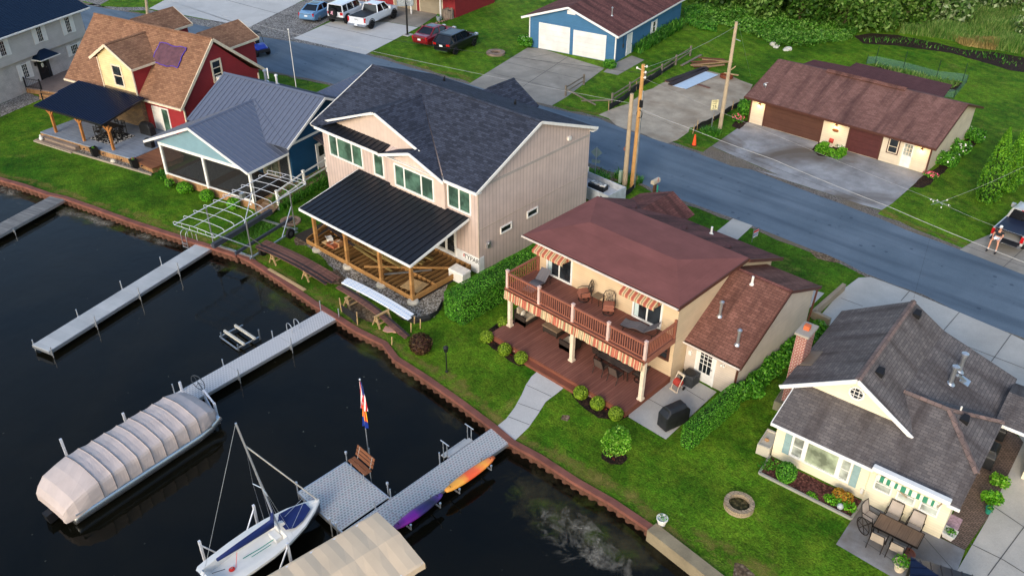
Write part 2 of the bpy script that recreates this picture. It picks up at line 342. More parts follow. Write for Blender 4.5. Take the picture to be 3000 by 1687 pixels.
m['glass']=M_glass('window_glass'); m['gglass']=M_glass('green_window_glass',lin(72,100,86),.12); m['cglass']=M_glass('curtained_glass',lin(150,160,135),.2); m['pglass']=M_glass('pale_shade_glass',lin(165,170,160),.25); m['carglass']=M_glass('car_glass',(.008,.009,.011),.05)
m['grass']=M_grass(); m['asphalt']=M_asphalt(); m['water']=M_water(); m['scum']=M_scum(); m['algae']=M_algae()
m['conc']=M_concrete('concrete',lin(180,176,168),.18); m['conc_old']=M_concrete('old_concrete',lin(148,142,132),.35); m['conc_g']=M_concrete('stained_drive_concrete',lin(146,146,147),.6,stc=lin(100,90,80)); m['conc_w']=M_concrete('new_concrete',lin(190,188,184),.12)
m['footing']=M_concrete('footing_concrete',lin(196,188,170),.15)
m['gravel']=M_gravel('grey_gravel',lin(88,84,80),lin(142,136,130),lin(186,182,176),11); m['pebble']=M_gravel('bed_pebbles',lin(90,82,70),lin(150,140,124),lin(205,198,186),13)
m['lot']=M_concrete('dirt_lot',lin(172,158,138),.5,stc=lin(132,112,90)); m['shoulder']=M_gravel('road_shoulder',lin(96,88,80),lin(126,117,108),lin(150,142,134),18,patch=lin(110,98,80))
m['dirt']=M_gravel('bare_dirt',lin(96,76,56),lin(128,106,82),lin(150,130,106),9); m['mulch']=M_gravel('dark_mulch',lin(26,18,14),lin(48,34,27),lin(76,54,42),13); m['redmulch']=M_gravel('red_mulch',lin(62,34,32),lin(96,56,52),lin(128,84,76),11)
m['paver']=M_brick('brick_pavers',lin(96,80,70),lin(120,100,88),lin(62,54,48),.2,.1,.012)
# ---------------------------------------------------------------- setting: ground, water, roads, paths
WZ=-.5
SHORE=[(-120,4)]+[p[:2] for p in GP('B1',[(-300,-40),(0,62),(180,112),(370,178),(490,204),(720,284),(1000,385),(1300,482),(1500,545),(1640,588),(1800,640)])]+\
 [p[:2] for p in GP('B2',[(0,765),(100,812),(330,962),(600,1150),(760,1247),(900,1338),(1110,1440)])]+[p[:2] for p in GP('C2',[(1050,0),(1250,128),(1480,290),(1700,455)])]+\
 [p[:2] for p in GP('C3',[(240,952),(440,1060),(700,1230),(950,1372)])]+[p[:2] for p in GP('P',[(1640,1328),(1795,1449),(1990,1600)])]
def sheet(name,pts,z,mat,kind='structure',label=None):
    b=MB(); b.slab([(p[0],p[1],z) for p in pts],.003); return b.build(name,mat,kind=kind)
def wob(pts,a=.15,step=.8,seed=1):       # resample an outline and roughen it
    r=random.Random(seed); out=[]
    for i in range(len(pts)):
        p,q=pts[i],pts[(i+1)%len(pts)]; d=math.dist(p[:2],q[:2]); n=max(1,int(d/step))
        for k in range(n):
            t=k/n; out.append((p[0]+(q[0]-p[0])*t+r.uniform(-a,a),p[1]+(q[1]-p[1])*t+r.uniform(-a,a)))
    return out
def wobo(pts,a=.15,step=.8,seed=1):      # same for an open line
    r=random.Random(seed); out=[]
    for p,q in zip(pts[:-1],pts[1:]):
        d=math.dist(p[:2],q[:2]); n=max(1,int(d/step))
        for k in range(n): t=k/n; out.append((p[0]+(q[0]-p[0])*t+r.uniform(-a,a),p[1]+(q[1]-p[1])*t+r.uniform(-a,a)))
    return out+[pts[-1][:2]]
b=MB(); b.slab([(p[0],p[1],0) for p in SHORE]+[(60,8,0),(220,8,0),(220,420,0),(-320,420,0),(-320,4,0)],.5); b.build('lawn',m['grass'],kind='structure')
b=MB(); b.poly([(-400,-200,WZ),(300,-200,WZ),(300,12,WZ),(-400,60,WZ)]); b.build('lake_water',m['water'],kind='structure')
# pollen scum and weed along the wall
def strip(name,pts,w0,w1,z,mat,seed):     # ribbon w0..w1 to the right of a line; attribute `cover` thins it out towards its rims
    r=random.Random(seed); F=(0.,.8,1.,.9,.55,.2,0.); rows=[[] for _ in F]; fade=[[] for _ in F]; st=[]
    for k in range(len(pts)-1):
        p,q=pts[k],pts[k+1]; d=math.dist(p,q); n=max(1,int(d/.6)); st+=[(p[0]+(q[0]-p[0])*j/n,p[1]+(q[1]-p[1])*j/n) for j in range(n)]
    st.append(pts[-1][:2]); N=len(st); ph=r.uniform(0,9)
    for k,p in enumerate(st):
        a,c=st[max(0,k-3)],st[min(N-1,k+3)]; d=math.dist(a,c); nx,ny=(c[1]-a[1])/d,-(c[0]-a[0])/d; e=min(1,k/3,(N-1-k)/3); wv=.8+.25*math.sin(k*.45+ph)
        for i,f in enumerate(F): t=i/(len(F)-1); w=w0+(w1*wv-w0)*t; rows[i].append((p[0]+nx*w,p[1]+ny*w,z)); fade[i].append((f if i else .6)*max(0,e))
    b=MB(); b.grid(rows); o=b.build(name,mat,kind='structure'); at=o.data.attributes.new('cover','FLOAT','POINT'); at.data.foreach_set('value',np.array(fade,dtype=np.float32).ravel()); return o
wp=lambda t,pts:[p[:2] for p in GP(t,pts,WZ)]
strip('shallow_weed',wp('B1',[(0,100),(300,190),(500,250),(800,345),(1000,420),(1300,520),(1450,560)]),.1,2.2,WZ+.006,m['algae'],1)
strip('pollen_scum',wp('B1',[(0,100),(300,200)]),.1,2.4,WZ+.012,m['scum'],2)
strip('pollen_scum',wp('B1',[(460,255),(560,280),(720,330),(960,400)]),.2,2.0,WZ+.012,m['scum'],3)
strip('pollen_scum',wp('B1',[(1000,425),(1150,480),(1300,530),(1450,575)]),.1,1.7,WZ+.012,m['scum'],4)
strip('shallow_weed',wp('C3',[(230,990),(430,1090),(640,1230),(900,1400)])+wp('P',[(1620,1350),(1760,1449)]),.1,4.2,WZ+.006,m['algae'],5)
strip('pollen_scum',wp('C3',[(560,1260),(760,1340),(900,1420)])+wp('P',[(1600,1360),(1700,1430)]),.9,3.6,WZ+.012,m['scum'],6)
strip('shallow_weed',wp('B1',[(1640,640),(1800,700)])+wp('B2',[(0,830),(100,870),(330,1010),(600,1200),(720,1260)]),.0,2.6,WZ+.006,m['algae'],13)
strip('shallow_weed',wp('B2',[(800,1320),(920,1390),(1110,1490)])+wp('C2',[(1050,40),(1250,180),(1400,280)]),.0,1.8,WZ+.006,m['algae'],14)
strip('shallow_weed',wp('C2',[(1250,200),(1450,350),(1640,480)]),.1,2.6,WZ+.006,m['algae'],7)
m['worn']=M_drygrass()
strip('worn_turf',SHORE[1:-1],-.2,-1.7,.004,m['worn'],8)
strip('worn_turf',wp('P',[(1640,1328),(1795,1449),(1990,1600)]),-.4,-2.6,.006,m['worn'],12)
# road
up=GP('T1',[(560,0),(640,38),(1000,100),(1360,163),(1600,213),(1860,236)])+GP('T2',[(280,280),(550,320),(800,365),(1090,415)])+GP('T3',[(600,800),(800,850),(1040,900),(1250,985),(1500,1070),(1700,1130),(1850,1180)])+GP('B4',[(280,0),(480,80),(800,200),(1090,310),(1230,360),(1450,455),(1650,530),(1840,600),(2100,700),(2329,790),(2900,1010)])
lo=GP('T1',[(420,0),(610,120),(655,245)])+GP('T2',[(-150,430),(330,535),(820,632)])+GP('E5',[(290,600),(400,645),(600,720),(840,800),(1080,900),(1250,980),(1500,1080),(1811,1210)])+GP('B4',[(130,365),(270,420),(500,510),(720,600),(960,690),(1100,765),(1350,870),(1560,940),(1830,1075),(2100,1190),(2329,1270),(2900,1520)])
sh=lambda pts,d:[(p[0],p[1]+d) for p in pts]
strip('worn_turf',sh(lo,-.5)[4:][::-1],0,1.3,.007,m['worn'],9); strip('worn_turf',sh(up,.6)[9:],0,-1.6,.0072,m['worn'],10)
sheet('road_shoulder',wobo(sh(up,.55),.2,.9,3)+wobo(sh(lo,-.38),.16,.9,4)[::-1],.008,m['shoulder'])
sheet('road',wobo(up,.05,1.2,5)+wobo(lo,.05,1.2,6)[::-1],.014,m['asphalt'])
sheet('gravel_verge',wob(GP('T1',[(1125,75),(1890,212),(1941,225)])+GP('T2',[(200,215),(330,130),(640,0),(900,0),(870,130),(560,290),(800,340),(1090,400),(1000,400),(550,322),(170,240)])+GP('T1',[(1600,216),(1360,168),(1130,120)]),.08,1.5,7),.012,m['gravel'])
sheet('driveway',GP('T1',[(1130,68),(1255,0),(1600,-90)])+GP('T2',[(700,-60),(625,0),(200,213)])+GP('T1',[(1890,210)]),.017,m['conc_w'])
sheet('driveway',GP('E1',[(0,520),(520,290),(1250,300),(1680,375),(970,740)]),.018,m['conc_w'])
sheet('driveway',GP('E1',[(530,285),(800,20),(1100,-60),(1480,60),(1960,190),(1690,372),(1250,296)]),.022,m['conc_old'])
sheet('gravel_patch',wob(GP('T1',[(590,0),(830,0),(760,40),(650,45)])+GP('T1',[(960,60),(1110,58),(1125,80),(900,85)]),.1,1,8),.011,m['gravel'])
sheet('driveway',GP('T3',[(505,365),(600,368),(1090,520),(930,640),(800,740),(690,803),(300,715),(60,640)]),.019,m['conc_old'])
sheet('path',GP('T3',[(1080,548),(1190,572),(1392,458),(1295,425),(1150,490)]),.017,m['conc_old'])
sheet('dirt_lot',wob(GP('T3',[(1050,872),(1200,820),(1400,700),(1500,640)])+GP('E4',[(0,735),(330,615),(490,590),(640,635),(800,655),(1030,770),(960,925),(640,1140),(450,1255),(330,1270),(250,1330),(150,1410)])+GP('T3',[(1560,1085),(1500,1068),(1250,982)]),.25,1.2,9),.013,m['lot'])
sheet('driveway',GP('T4',[(360,925),(1712,1322)])+GP('B4',[(1580,30),(1330,250),(1250,300),(1100,260),(300,0)])+GP('T4',[(600,1330),(90,1110)]),.02,m['conc_g'])
sheet('road_shoulder',wob(GP('T4',[(85,1110),(600,1333)])+GP('B4',[(300,2),(1100,262),(1245,303),(1200,350),(1085,306),(800,196),(480,76),(280,-4)])+GP('T4',[(250,1262),(0,1172)]),.05,1.2,10),.0175,m['shoulder'])
sheet('driveway',GP('B4',[(1840,600),(1950,535),(2110,470),(2329,430),(2800,380),(2900,1000),(2329,790),(2100,700)]),.02,m['conc_old'])
sheet('path',GP('B4',[(0,462),(122,364),(272,418),(162,520),(-60,640)]),.017,m['conc'])
sheet('path',GP('B4',[(640,880),(815,930),(695,1050),(560,1010)]),.017,m['conc'])
sheet('driveway',GP('B4',[(950,905),(1075,812),(1170,808),(1460,915),(1840,1075),(2230,1240),(2329,1288),(2900,1540)])+GP('C4',[(2600,1449),(2600,2000),(1200,2000),(1440,1449),(1490,1410),(1690,1068),(1930,560)])+GP('B4',[(1900,1449),(850,1172),(760,1130)]),.018,m['conc'])
sheet('patio',GP('C4',[(680,1238),(862,955),(1370,1195),(1540,1278),(1490,1412),(1440,1500),(1240,1700),(1040,1449)]),.024,m['conc_g'])
sheet('path',GP('C4',[(1370,1190),(1538,1277),(1690,1066),(1930,560),(1800,420),(1600,640),(1480,1000)]),.028,m['paver'])
# lot 3: patio, curved walk, beds
sheet('patio',GP('C3',[(1050,768),(1330,935),(1690,600),(1470,480),(1355,480)]),.018,m['conc'])
sheet('path',GP('C3',[(432,445),(525,500),(625,557),(560,610),(480,670),(430,750),(360,850),(260,946),(190,905),(125,850),(200,790),(260,710),(310,620),(340,550),(380,490)]),.02,m['conc_w'])
def bed(pts,mat,name='garden_bed',z=.03,seed=2,edge=True):
    return sheet(name,wob(pts,.05,.4,seed),z,mat)
bed(GP('C3',[(215,105),(150,105),(75,165),(38,240),(180,350),(285,418),(385,405),(420,380),(105,200)]),m['mulch'],seed=3)
bed(GP('C3',[(690,555),(668,615),(715,690),(860,785),(985,808),(1068,770),(1055,735),(720,560)]),m['mulch'],seed=4)
c=G('C3',963,1055); bed([(c[0]+.55*math.cos(t*.3),c[1]+.55*math.sin(t*.3)) for t in range(21)],m['mulch'],seed=5)
bed(GP('C4',[(172,762),(240,655),(300,690),(862,955),(782,1066)]),m['redmulch'],seed=6)
bed(GP('T4',[(1605,1420),(1712,1318),(1770,1290),(1840,1240),(2050,1040),(2100,1090),(1960,1200),(1850,1310),(1745,1400),(1690,1425)]),m['mulch'],seed=7)
bed(GP('T4',[(240,960),(290,905),(372,925),(300,985)]),m['mulch'],seed=8)
bed(GP('T4',[(850,1140),(905,1075),(1105,1138),(1070,1150),(985,1195),(900,1185)]),m['mulch'],seed=9)
bed(GP('T4',[(1170,275),(1300,255),(1500,270),(1800,330),(2000,380),(2240,400),(2458,440),(2600,480),(2600,590),(2458,552),(2340,535),(2200,490),(1900,405),(1500,350),(1240,335)]),m['mulch'],seed=10)
# construction lot: pebbles and bare dirt
bed(GP('B2',[(500,690),(640,790),(720,890),(800,960),(960,1040),(1100,1130),(1230,1255),(1330,1272),(1480,1235),(1535,1170),(1590,960),(1740,880),(1835,850),(1500,600),(515,640)]),m['pebble'],'gravel_bed',.012,11)
bed(GP('B2',[(415,650),(470,605),(540,600),(560,680),(505,700),(430,700)]),m['dirt'],'bare_dirt',.016,12)
bed(GP('B2',[(690,900),(740,880),(820,950),(790,1000),(715,990)]),m['dirt'],'bare_dirt',.017,13)
bed(GP('B2',[(800,1110),(900,1090),(1010,1170),(1080,1290),(960,1270),(830,1200)]),m['dirt'],'bare_dirt',.016,14)
bed(GP('E5',[(400,640),(600,725),(820,805),(800,900),(640,930),(480,830),(390,750)]),m['dirt'],'bare_dirt',.016,15)
bed(GP('E5',[(780,1170),(1020,1030),(1100,1000),(900,1200)]),m['dirt'],'bare_dirt',.016,16)
bed(GP('T1',[(0,792),(205,705),(310,740),(300,760),(0,890)]),m['gravel'],'gravel_bed',.014,17)
bed(GP('T1',[(560,1140),(600,1120),(1010,1215),(1155,1300),(1150,1325),(850,1250)]),m['pebble'],'gravel_bed',.02,18)
bed(GP('C4',[(0,1360),(60,1370),(140,1449),(0,1500)]),m['dirt'],'bare_dirt',.012,19)
bed(GP('C3',[(590,760),(640,765),(655,785),(625,805),(590,790)]),m['dirt'],'bare_dirt',.009,20)
bed(GP('B4',[(700,605),(800,625),(950,690),(900,700),(760,665)]),m['dirt'],'bare_dirt',.018,21)
# expansion joints in the concrete are shallow saw cuts: thin dark strips
def joints(name,segs,w=.035,z=.03):
    b=MB()
    for t,x0,y0,x1,y1 in segs:
        p,q=G(t,x0,y0),G(t,x1,y1); d=math.dist(p[:2],q[:2]); nx,ny=-(q[1]-p[1])/d*w/2,(q[0]-p[0])/d*w/2
        b.poly([(p[0]+nx,p[1]+ny,z),(p[0]-nx,p[1]-ny,z),(q[0]-nx,q[1]-ny,z),(q[0]+nx,q[1]+ny,z)])
    b.build(name,M_plain('joint_'+name,(.09,.088,.084),.9),kind='structure')
joints('driveway_joints',[('B4',1460,915,1395,990),('B4',1838,1075,1715,1217),('B4',2230,1242,2080,1449),('B4',940,968,1105,1030),('B4',1860,1320,2329,1500),('C4',1932,1125,1690,1449),('C4',1690,960,1934,1125),('C4',1575,1235,1790,1340),('C4',1790,1340,1934,1430),('B4',2329,590,2170,735)])
joints('driveway_joints',[('T3',820,428,470,660),('T3',455,435,1000,545),('T3',360,478,960,615),('T3',730,405,520,440),('T3',250,560,790,690)],.06,.026)
joints('path_joints',[('C3',345,552,520,632),('C3',285,680,440,735),('C3',215,775,365,832),('C3',1190,640,1410,760),('C3',1470,580,1600,660)],.03,.026)
joints('patio_joints',[('C4',860,1215,1120,1390),('C4',1240,1160,1470,1420)],.03,.03)
# sky and sun
w=bpy.data.worlds.new('World'); SC.world=w; w.use_nodes=True; nt=w.node_tree; bg=nt.nodes['Background']
sk=nt.nodes.new('ShaderNodeTexSky'); sk.sky_type='NISHITA'; sk.sun_disc=False
SUN_EL,SUN_AZ=25.,-70.                   # compass angle of the sun seen from the houses, degrees from +X
sk.sun_elevation=R(SUN_EL); sk.sun_rotation=R(90-SUN_AZ); sk.air_density=1.2; sk.dust_density=2.; sk.ozone_density=2.
nt.links.new(sk.outputs[0],bg.inputs[0]); bg.inputs[1].default_value=.15
l=bpy.data.lights.new('sun','SUN'); l.energy=.9; l.angle=R(16); l.color=(1.,.91,.8); lo_=bpy.data.objects.new('sun',l); COL.objects.link(lo_)
d=Vector((math.cos(R(SUN_AZ))*math.cos(R(SUN_EL)),math.sin(R(SUN_AZ))*math.cos(R(SUN_EL)),math.sin(R(SUN_EL)))); lo_.rotation_euler=d.to_track_quat('Z','Y').to_euler()
cam=bpy.data.cameras.new('camera'); co=bpy.data.objects.new('camera',cam); COL.objects.link(co); SC.camera=co
cam.sensor_width=36; cam.lens=FPX*36/3000; cam.clip_start=.5; cam.clip_end=2000
co.matrix_world=Matrix(((CR[0],CU[0],-CF[0],0),(CR[1],CU[1],-CF[1],0),(CR[2],CU[2],-CF[2],CAMH),(0,0,0,1)))
vs=SC.view_settings; vs.view_transform='Standard'; vs.look='None'; vs.exposure=.84; vs.gamma=1.; vs.use_curve_mapping=False
SC.cycles.use_denoising=True; SC.cycles.transparent_max_bounces=16
# ---------------------------------------------------------------- building helpers (local frame: front faces -y, right end +x)
def fb(mb,face,pl,u0,u1,z0,z1,d0,d1):     # box on a wall face, d0..d1 outward of plane pl
    if face=='F': return mb.box(u0,pl-d1,z0,u1,pl-d0,z1)
    if face=='B': return mb.box(u0,pl+d0,z0,u1,pl+d1,z1)
    if face=='R': return mb.box(pl+d0,u0,z0,pl+d1,u1,z1)
    return mb.box(pl-d1,u0,z0,pl-d0,u1,z1)
def win(par,face,pl,u0,u1,z0,z1,fr=.09,cols=(),rows=(),mul_=.035,fm=None,gm=None,name='window',sash=None,label=None):
    b=MB(); fm=fm or m['trim']
    fb(b,face,pl,u0,u0+fr,z0,z1,0,.06); fb(b,face,pl,u1-fr,u1,z0,z1,0,.06); fb(b,face,pl,u0+fr,u1-fr,z1-fr,z1,0,.058); fb(b,face,pl,u0+fr,u1-fr,z0,z0+fr,0,.075)
    W=u1-u0-2*fr; Hh=z1-z0-2*fr
    for c in cols: x=u0+fr+W*c; fb(b,face,pl,x-mul_/2,x+mul_/2,z0+fr,z1-fr,0,.045)
    for r_ in rows: z=z0+fr+Hh*r_; fb(b,face,pl,u0+fr,u1-fr,z-mul_/2,z+mul_/2,0,.043)
    o=b.build(name,fm,par,label=label); g=MB(); fb(g,face,pl,u0+fr*.9,u1-fr*.9,z0+fr*.9,z1-fr*.9,.004,.018); g.build('pane',gm or m['glass'],o)
    return o
def shutter(par,face,pl,u0,u1,z0,z1,mt):
    b=MB(); fb(b,face,pl,u0,u1,z0,z1,0,.03)
    for u in (u0,u1-.05): fb(b,face,pl,u,u+.05,z0,z1,.03,.045)
    for z in (z0,(z0+z1)/2-.03,z1-.06): fb(b,face,pl,u0+.05,u1-.05,z,z+.06,.03,.043)
    return b.build('shutter',mt,par)
def bdoor(par,face,pl,u0,u1,z0,z1,fm,dm,glass=None,cols=(),rows=(),gm=None,hs=1,label=None,fr=.1):
    b=MB(); fb(b,face,pl,u0-fr,u0,z0,z1+fr,0,.05); fb(b,face,pl,u1,u1+fr,z0,z1+fr,0,.05); fb(b,face,pl,u0,u1,z1,z1+fr,0,.048); b.build('door_frame',fm,par)
    b=MB(); fb(b,face,pl,u0+.005,u1-.005,z0+.02,z1-.005,.0,.03); d=b.build('door',dm,par,label=label)
    if glass:
        a0,a1,c0,c1=glass; w_=u1-u0; h=z1-z0; x0,x1,y0,y1=u0+w_*a0,u0+w_*a1,z0+h*c0,z0+h*c1
        g=MB(); fb(g,face,pl,x0,x1,y0,y1,.03,.036); p=g.build('pane',gm or m['glass'],d)
        if cols or rows:
            k=MB()
            for c in cols: x=x0+(x1-x0)*c; fb(k,face,pl,x-.015,x+.015,y0,y1,.036,.05)
            for r_ in rows: z=y0+(y1-y0)*r_; fb(k,face,pl,x0,x1,z-.015,z+.015,.036,.049)
            k.build('muntin',fm,d)
    k=MB(); x=u1-.08 if hs>0 else u0+.08; fb(k,face,pl,x-.03,x+.03,z0+.95,z0+1.03,.03,.1); k.build('handle',m['chrome'],d); return d
def gdoor(par,face,pl,u0,u1,z0,z1,dm,fm,rows=4,cols=1):
    b=MB(); h=(z1-z0)/rows
    for k in range(rows):
        fb(b,face,pl,u0,u1,z0+k*h+.012,z0+(k+1)*h,.0,.025)
        if cols>1:
            w_=(u1-u0)/cols
            for c in range(cols): fb(b,face,pl,u0+c*w_+.08,u0+(c+1)*w_-.08,z0+k*h+.09,z0+(k+1)*h-.08,.025,.036)
    fb(b,face,pl,u0,u1,z0,z1,-.02,.002)
    d=b.build('garage_door',dm,par)
    f=MB(); fb(f,face,pl,u0-.1,u0,z0,z1+.1,0,.05); fb(f,face,pl,u1,u1+.1,z0,z1+.1,0,.05); fb(f,face,pl,u0,u1,z1,z1+.1,0,.047); f.build('door_frame',fm,par); return d
def ribs(mb,pts,sp,rw=.03,rh=.04,off=0.):  # standing seams running up the slope of a planar polygon
    P=[Vector(p) for p in pts]; n=Vector((0,0,0))
    for i in range(len(P)): n+=P[i].cross(P[(i+1)%len(P)])
    n.normalize(); n=n if n.z>0 else -n
    u=Vector((-n.y,n.x,0)).normalized(); v=n.cross(u); o=P[0]; q=[((p-o).dot(u),(p-o).dot(v)) for p in P]
    lo_,hi=min(a for a,_ in q),max(a for a,_ in q); x=lo_+sp*.5+off
    while x<hi:
        ys=[]
        for i in range(len(q)):
            (a,c),(d,e)=q[i],q[(i+1)%len(q)]
            if (a<=x<d) or (d<=x<a): ys.append(c+(e-c)*(x-a)/(d-a))
        ys.sort()
        for k in range(0,len(ys)-1,2):
            if ys[k+1]-ys[k]>.08: mb.beam(o+u*x+v*(ys[k]+.01)+n*rh/2,o+u*x+v*(ys[k+1]-.01)+n*rh/2,rw,rh,n)
        x+=sp
    return mb
def capline(mb,a,b,w_=.28,t=.03):          # ridge cap
    a,b=Vector(a),Vector(b); d=(b-a); s=d.cross(Vector((0,0,1))).normalized()*w_/2; dz=Vector((0,0,w_*.22)); u=Vector((0,0,t))
    mb.slab([a-s-dz+u,b-s-dz+u,b+u*1.6,a+u*1.6],t); mb.slab([a+u*1.6,b+u*1.6,b+s-dz+u,a+s-dz+u],t); return mb
def gutter(mb,a,b,out,r=.07):              # open trough along an eave: bottom and two sides
    a,b=Vector(a),Vector(b); o=Vector(out).normalized(); z=Vector((0,0,1))
    mb.beam(a+o*r,b+o*r,2*r,.015); mb.beam(a+o*(2*r)+z*.05,b+o*(2*r)+z*.05,.015,.1); return mb
def gable(par,name,mat,x0,x1,y0,y1,ze,zr,axis='x',peak=None,zb=0.,ze2=None):
    """solid gabled body; ridge runs along `axis`"""
    ze2=ze if ze2 is None else ze2; b=MB()
    if axis=='x':
        p=(y0+y1)/2 if peak is None else peak; s=[(y0,zb),(y1,zb),(y1,ze2),(p,zr),(y0,ze)]; b.rings([[(x0,y,z) for y,z in s],[(x1,y,z) for y,z in s]])
    else:
        p=(x0+x1)/2 if peak is None else peak; s=[(x0,zb),(x0,ze),(p,zr),(x1,ze2),(x1,zb)]; b.rings([[(x,y0,z) for x,z in s],[(x,y1,z) for x,z in s]])
    return b.build(name,mat,par)
def pane_slab(t,*polys):
    b=MB()
    for p in polys: b.slab(p,t)
    return b
def vent(par,p,mt,h=.3,w_=.3):
    b=MB(); x,y,z=p; b.rings([[(x-w_/2,y-w_/2,z-.1),(x+w_/2,y-w_/2,z-.1),(x+w_/2,y+w_/2,z-.1),(x-w_/2,y+w_/2,z-.1)],[(x-w_/2,y-w_/2,z+h*.5),(x+w_/2,y-w_/2,z+h*.5),(x+w_/2*.7,y+w_/2,z+h),(x-w_/2*.7,y+w_/2,z+h)]]); return b.build('roof_vent',mt,par)
def pipe(par,p,h,r=.06,mt=None,cap=True):
    b=MB(); x,y,z=p; b.cyl((x,y,z-.15),(x,y,z+h),r,12); b.lathe((x,y,z-.05),[(r*2.2,0),(r*1.3,.1)],12)
    if cap: b.lathe((x,y,z+h-.02),[(r*1.05,0),(r*1.6,.01),(r*1.6,.1),(r*.6,.16)],12)
    return b.build('vent_pipe',mt or m['galv'],par,smooth=False)

# ================================================================ tan house under construction
mt_tan=M_lap('tan_batten_siding',lin(196,176,166),.3,vert=True,dark=.7,w=.14); mt_tanl=M_lap('tan_gable_siding',lin(204,184,170),.32,vert=True,dark=.86,w=.07)
mt_dsh=M_shingle('charcoal_shingles',lin(46,50,61),lin(68,73,87),lin(34,37,44),.34,.15,big=.12); mt_bmetal=M_plain('black_seam_metal',lin(35,38,45),.42,.35,var=.08)
mt_lum=M_plank('fresh_lumber',lin(172,128,76),lin(150,106,60),.3,True,gap=.02,grain=.25); mt_lumd=M_plank('treated_lumber',lin(146,108,62),lin(118,84,48),.3,True,gap=.02,grain=.25)
H=FRM=thing('tan_house','two storey tan house still being built, with charcoal shingle roof and black metal porch roof','house',(-30.929,29.772,0),R(2.2))
s=[(0,0.),(10.35,0.),(10.35,6.1),(5.15,8.05),(0,5.62)]
MB().rings([[(-14,y,z) for y,z in s],[(0,y,z) for y,z in s]]).build('wall',mt_tan,H)
b=MB(); b.box(-7.3,-.2,3.3,-2.5,.0,5.3); b.add([(-7.3,-.2,5.3),(-2.5,-.2,5.3),(-5.06,-.2,6.28),(-7.3,.3,5.3),(-2.5,.3,5.3),(-5.06,.3,6.28)],[(0,1,2),(5,4,3),(0,3,4,1),(1,4,5,2),(2,5,3,0)]); b.build('bay',mt_tanl,H)
b=MB(); xs=[(-14.0,5.5),(-3.0,5.4),(-8.85,7.6)]; b.rings([[(x,.45,z) for x,z in xs],[(x,.75,z) for x,z in xs]]); b.build('gable_wall',mt_tanl,H)
sl=.345; zc=lambda x:7.75-sl*(x+8.85)
mainF=[(-14.6,-.4,5.62),(.3,-.4,5.62),(.3,5.15,8.17),(-14.6,5.15,8.17)]; mainB=[(-14.6,5.15,8.17),(.3,5.15,8.17),(.3,10.75,6.1),(-14.6,10.75,6.1)]
# main front slope stops at the cross gable's valley
yv=lambda z:-.4+(z-5.62)/(8.17-5.62)*5.55
vj=(-8.85,yv(7.75),7.75)
rf=MB(); rf.slab([(-2.1,-.4,5.62),(.3,-.4,5.62),(.3,5.15,8.17),(-14.6,5.15,8.17),(-14.6,-.4,5.62),(-14.2,-.3,5.66),(-14.2,yv(5.66)+.0,5.66),vj],.12) if False else rf.slab(mainF[:1]+[(-13.9,-.4,5.62),vj,(-2.3,-.4,5.62)]+mainF[1:],.12)
rf.slab(mainB,.12)
rf.slab([(-8.85,.2,7.75),vj,(-2.3,-.5,zc(-2.3)),(-5.06,-.5,zc(-5.06)),(-5.06,.2,zc(-5.06))],.1)
rf.slab([(-8.85,.2,7.75),vj,(-13.9,-.3,5.7),(-14.3,.2,7.75-.376*5.45)],.1)
rf.slab([(-5.06,-.5,zc(-5.06)),(-5.06,.6,zc(-5.06)),(-7.85,.6,5.55),(-7.85,-.5,5.55)],.1)
rf.slab([(-11.8,10.,4.85),(-9.3,10.,6.3),(-9.3,13.6,6.3),(-11.8,13.6,4.85)],.12); rf.slab([(-9.3,10.,6.3),(-6.9,10.,4.85),(-6.9,13.6,4.85),(-9.3,13.6,6.3)],.12)
roof=rf.build('roof',mt_dsh,H)
b=MB(); capline(b,(-14.6,5.15,8.17),(.3,5.15,8.17)); capline(b,(-8.85,.15,7.75),(-8.85,4.1,7.75)); capline(b,(-5.06,-.52,zc(-5.06)),(-5.06,.5,zc(-5.06)),.2); capline(b,(-9.3,10.9,6.3),(-9.3,13.6,6.3)); b.build('ridge_cap',mt_dsh,roof)
vent(roof,(-11.4,8.7,6.85),m['black'],.35,.12); vent(roof,(-4.8,8.6,6.9),m['black'],.35,.12)
b=MB(); b.slab([(-14.05,-.5,5.62),(-7.75,-.5,5.62),(-7.75,.45,5.86),(-14.05,.45,5.86)],.08); ribs(b,[(-14.05,-.5,5.62),(-7.75,-.5,5.62),(-7.75,.45,5.86),(-14.05,.45,5.86)],.45); b.build('pent_roof',mt_bmetal,H)
b=MB()
for a,c in (((.3,-.42,5.56),(.3,5.15,8.1)),((.3,5.15,8.1),(.3,10.78,6.03)),((-14.62,-.42,5.56),(-14.62,5.15,8.1)),((-8.85,.19,7.68),(-4.9,.19,zc(-4.9)-.06)),((-8.85,.19,7.68),(-14.3,.19,5.63)),((-5.06,-.52,zc(-5.06)-.07),(-2.25,-.52,zc(-2.3)-.07)),((-5.06,-.52,zc(-5.06)-.07),(-7.88,-.52,5.48)),((-14.1,-.53,5.55),(-7.9,-.53,5.55)),((-2.3,-.43,5.53),(.3,-.43,5.53))):
    b.beam(a,c,.05,.17)
b.build('fascia',m['trim'],H)
b=MB(); b.box(-14.6,-.38,5.46,.28,.02,5.5); b.build('soffit',m['trim'],H)
b=MB(); b.box(-14.6,10.3,5.9,.28,10.72,5.94); b.build('soffit',m['trim'],H)
b=MB(); b.box(.0,.7,5.57,.022,10.35,5.73); b.build('belt_trim',M_lap('grey_belt',lin(168,158,150),.5,w=0),H)
b=MB(); b.box(.0,0.05,2.93,.02,10.3,2.97); b.box(-.06,-.012,.4,.0,.0,5.5); b.box(0.,-.012,.4,.012,.05,5.5); b.build('corner_trim',M_plain('tan_trim',lin(180,164,148),.6),H)
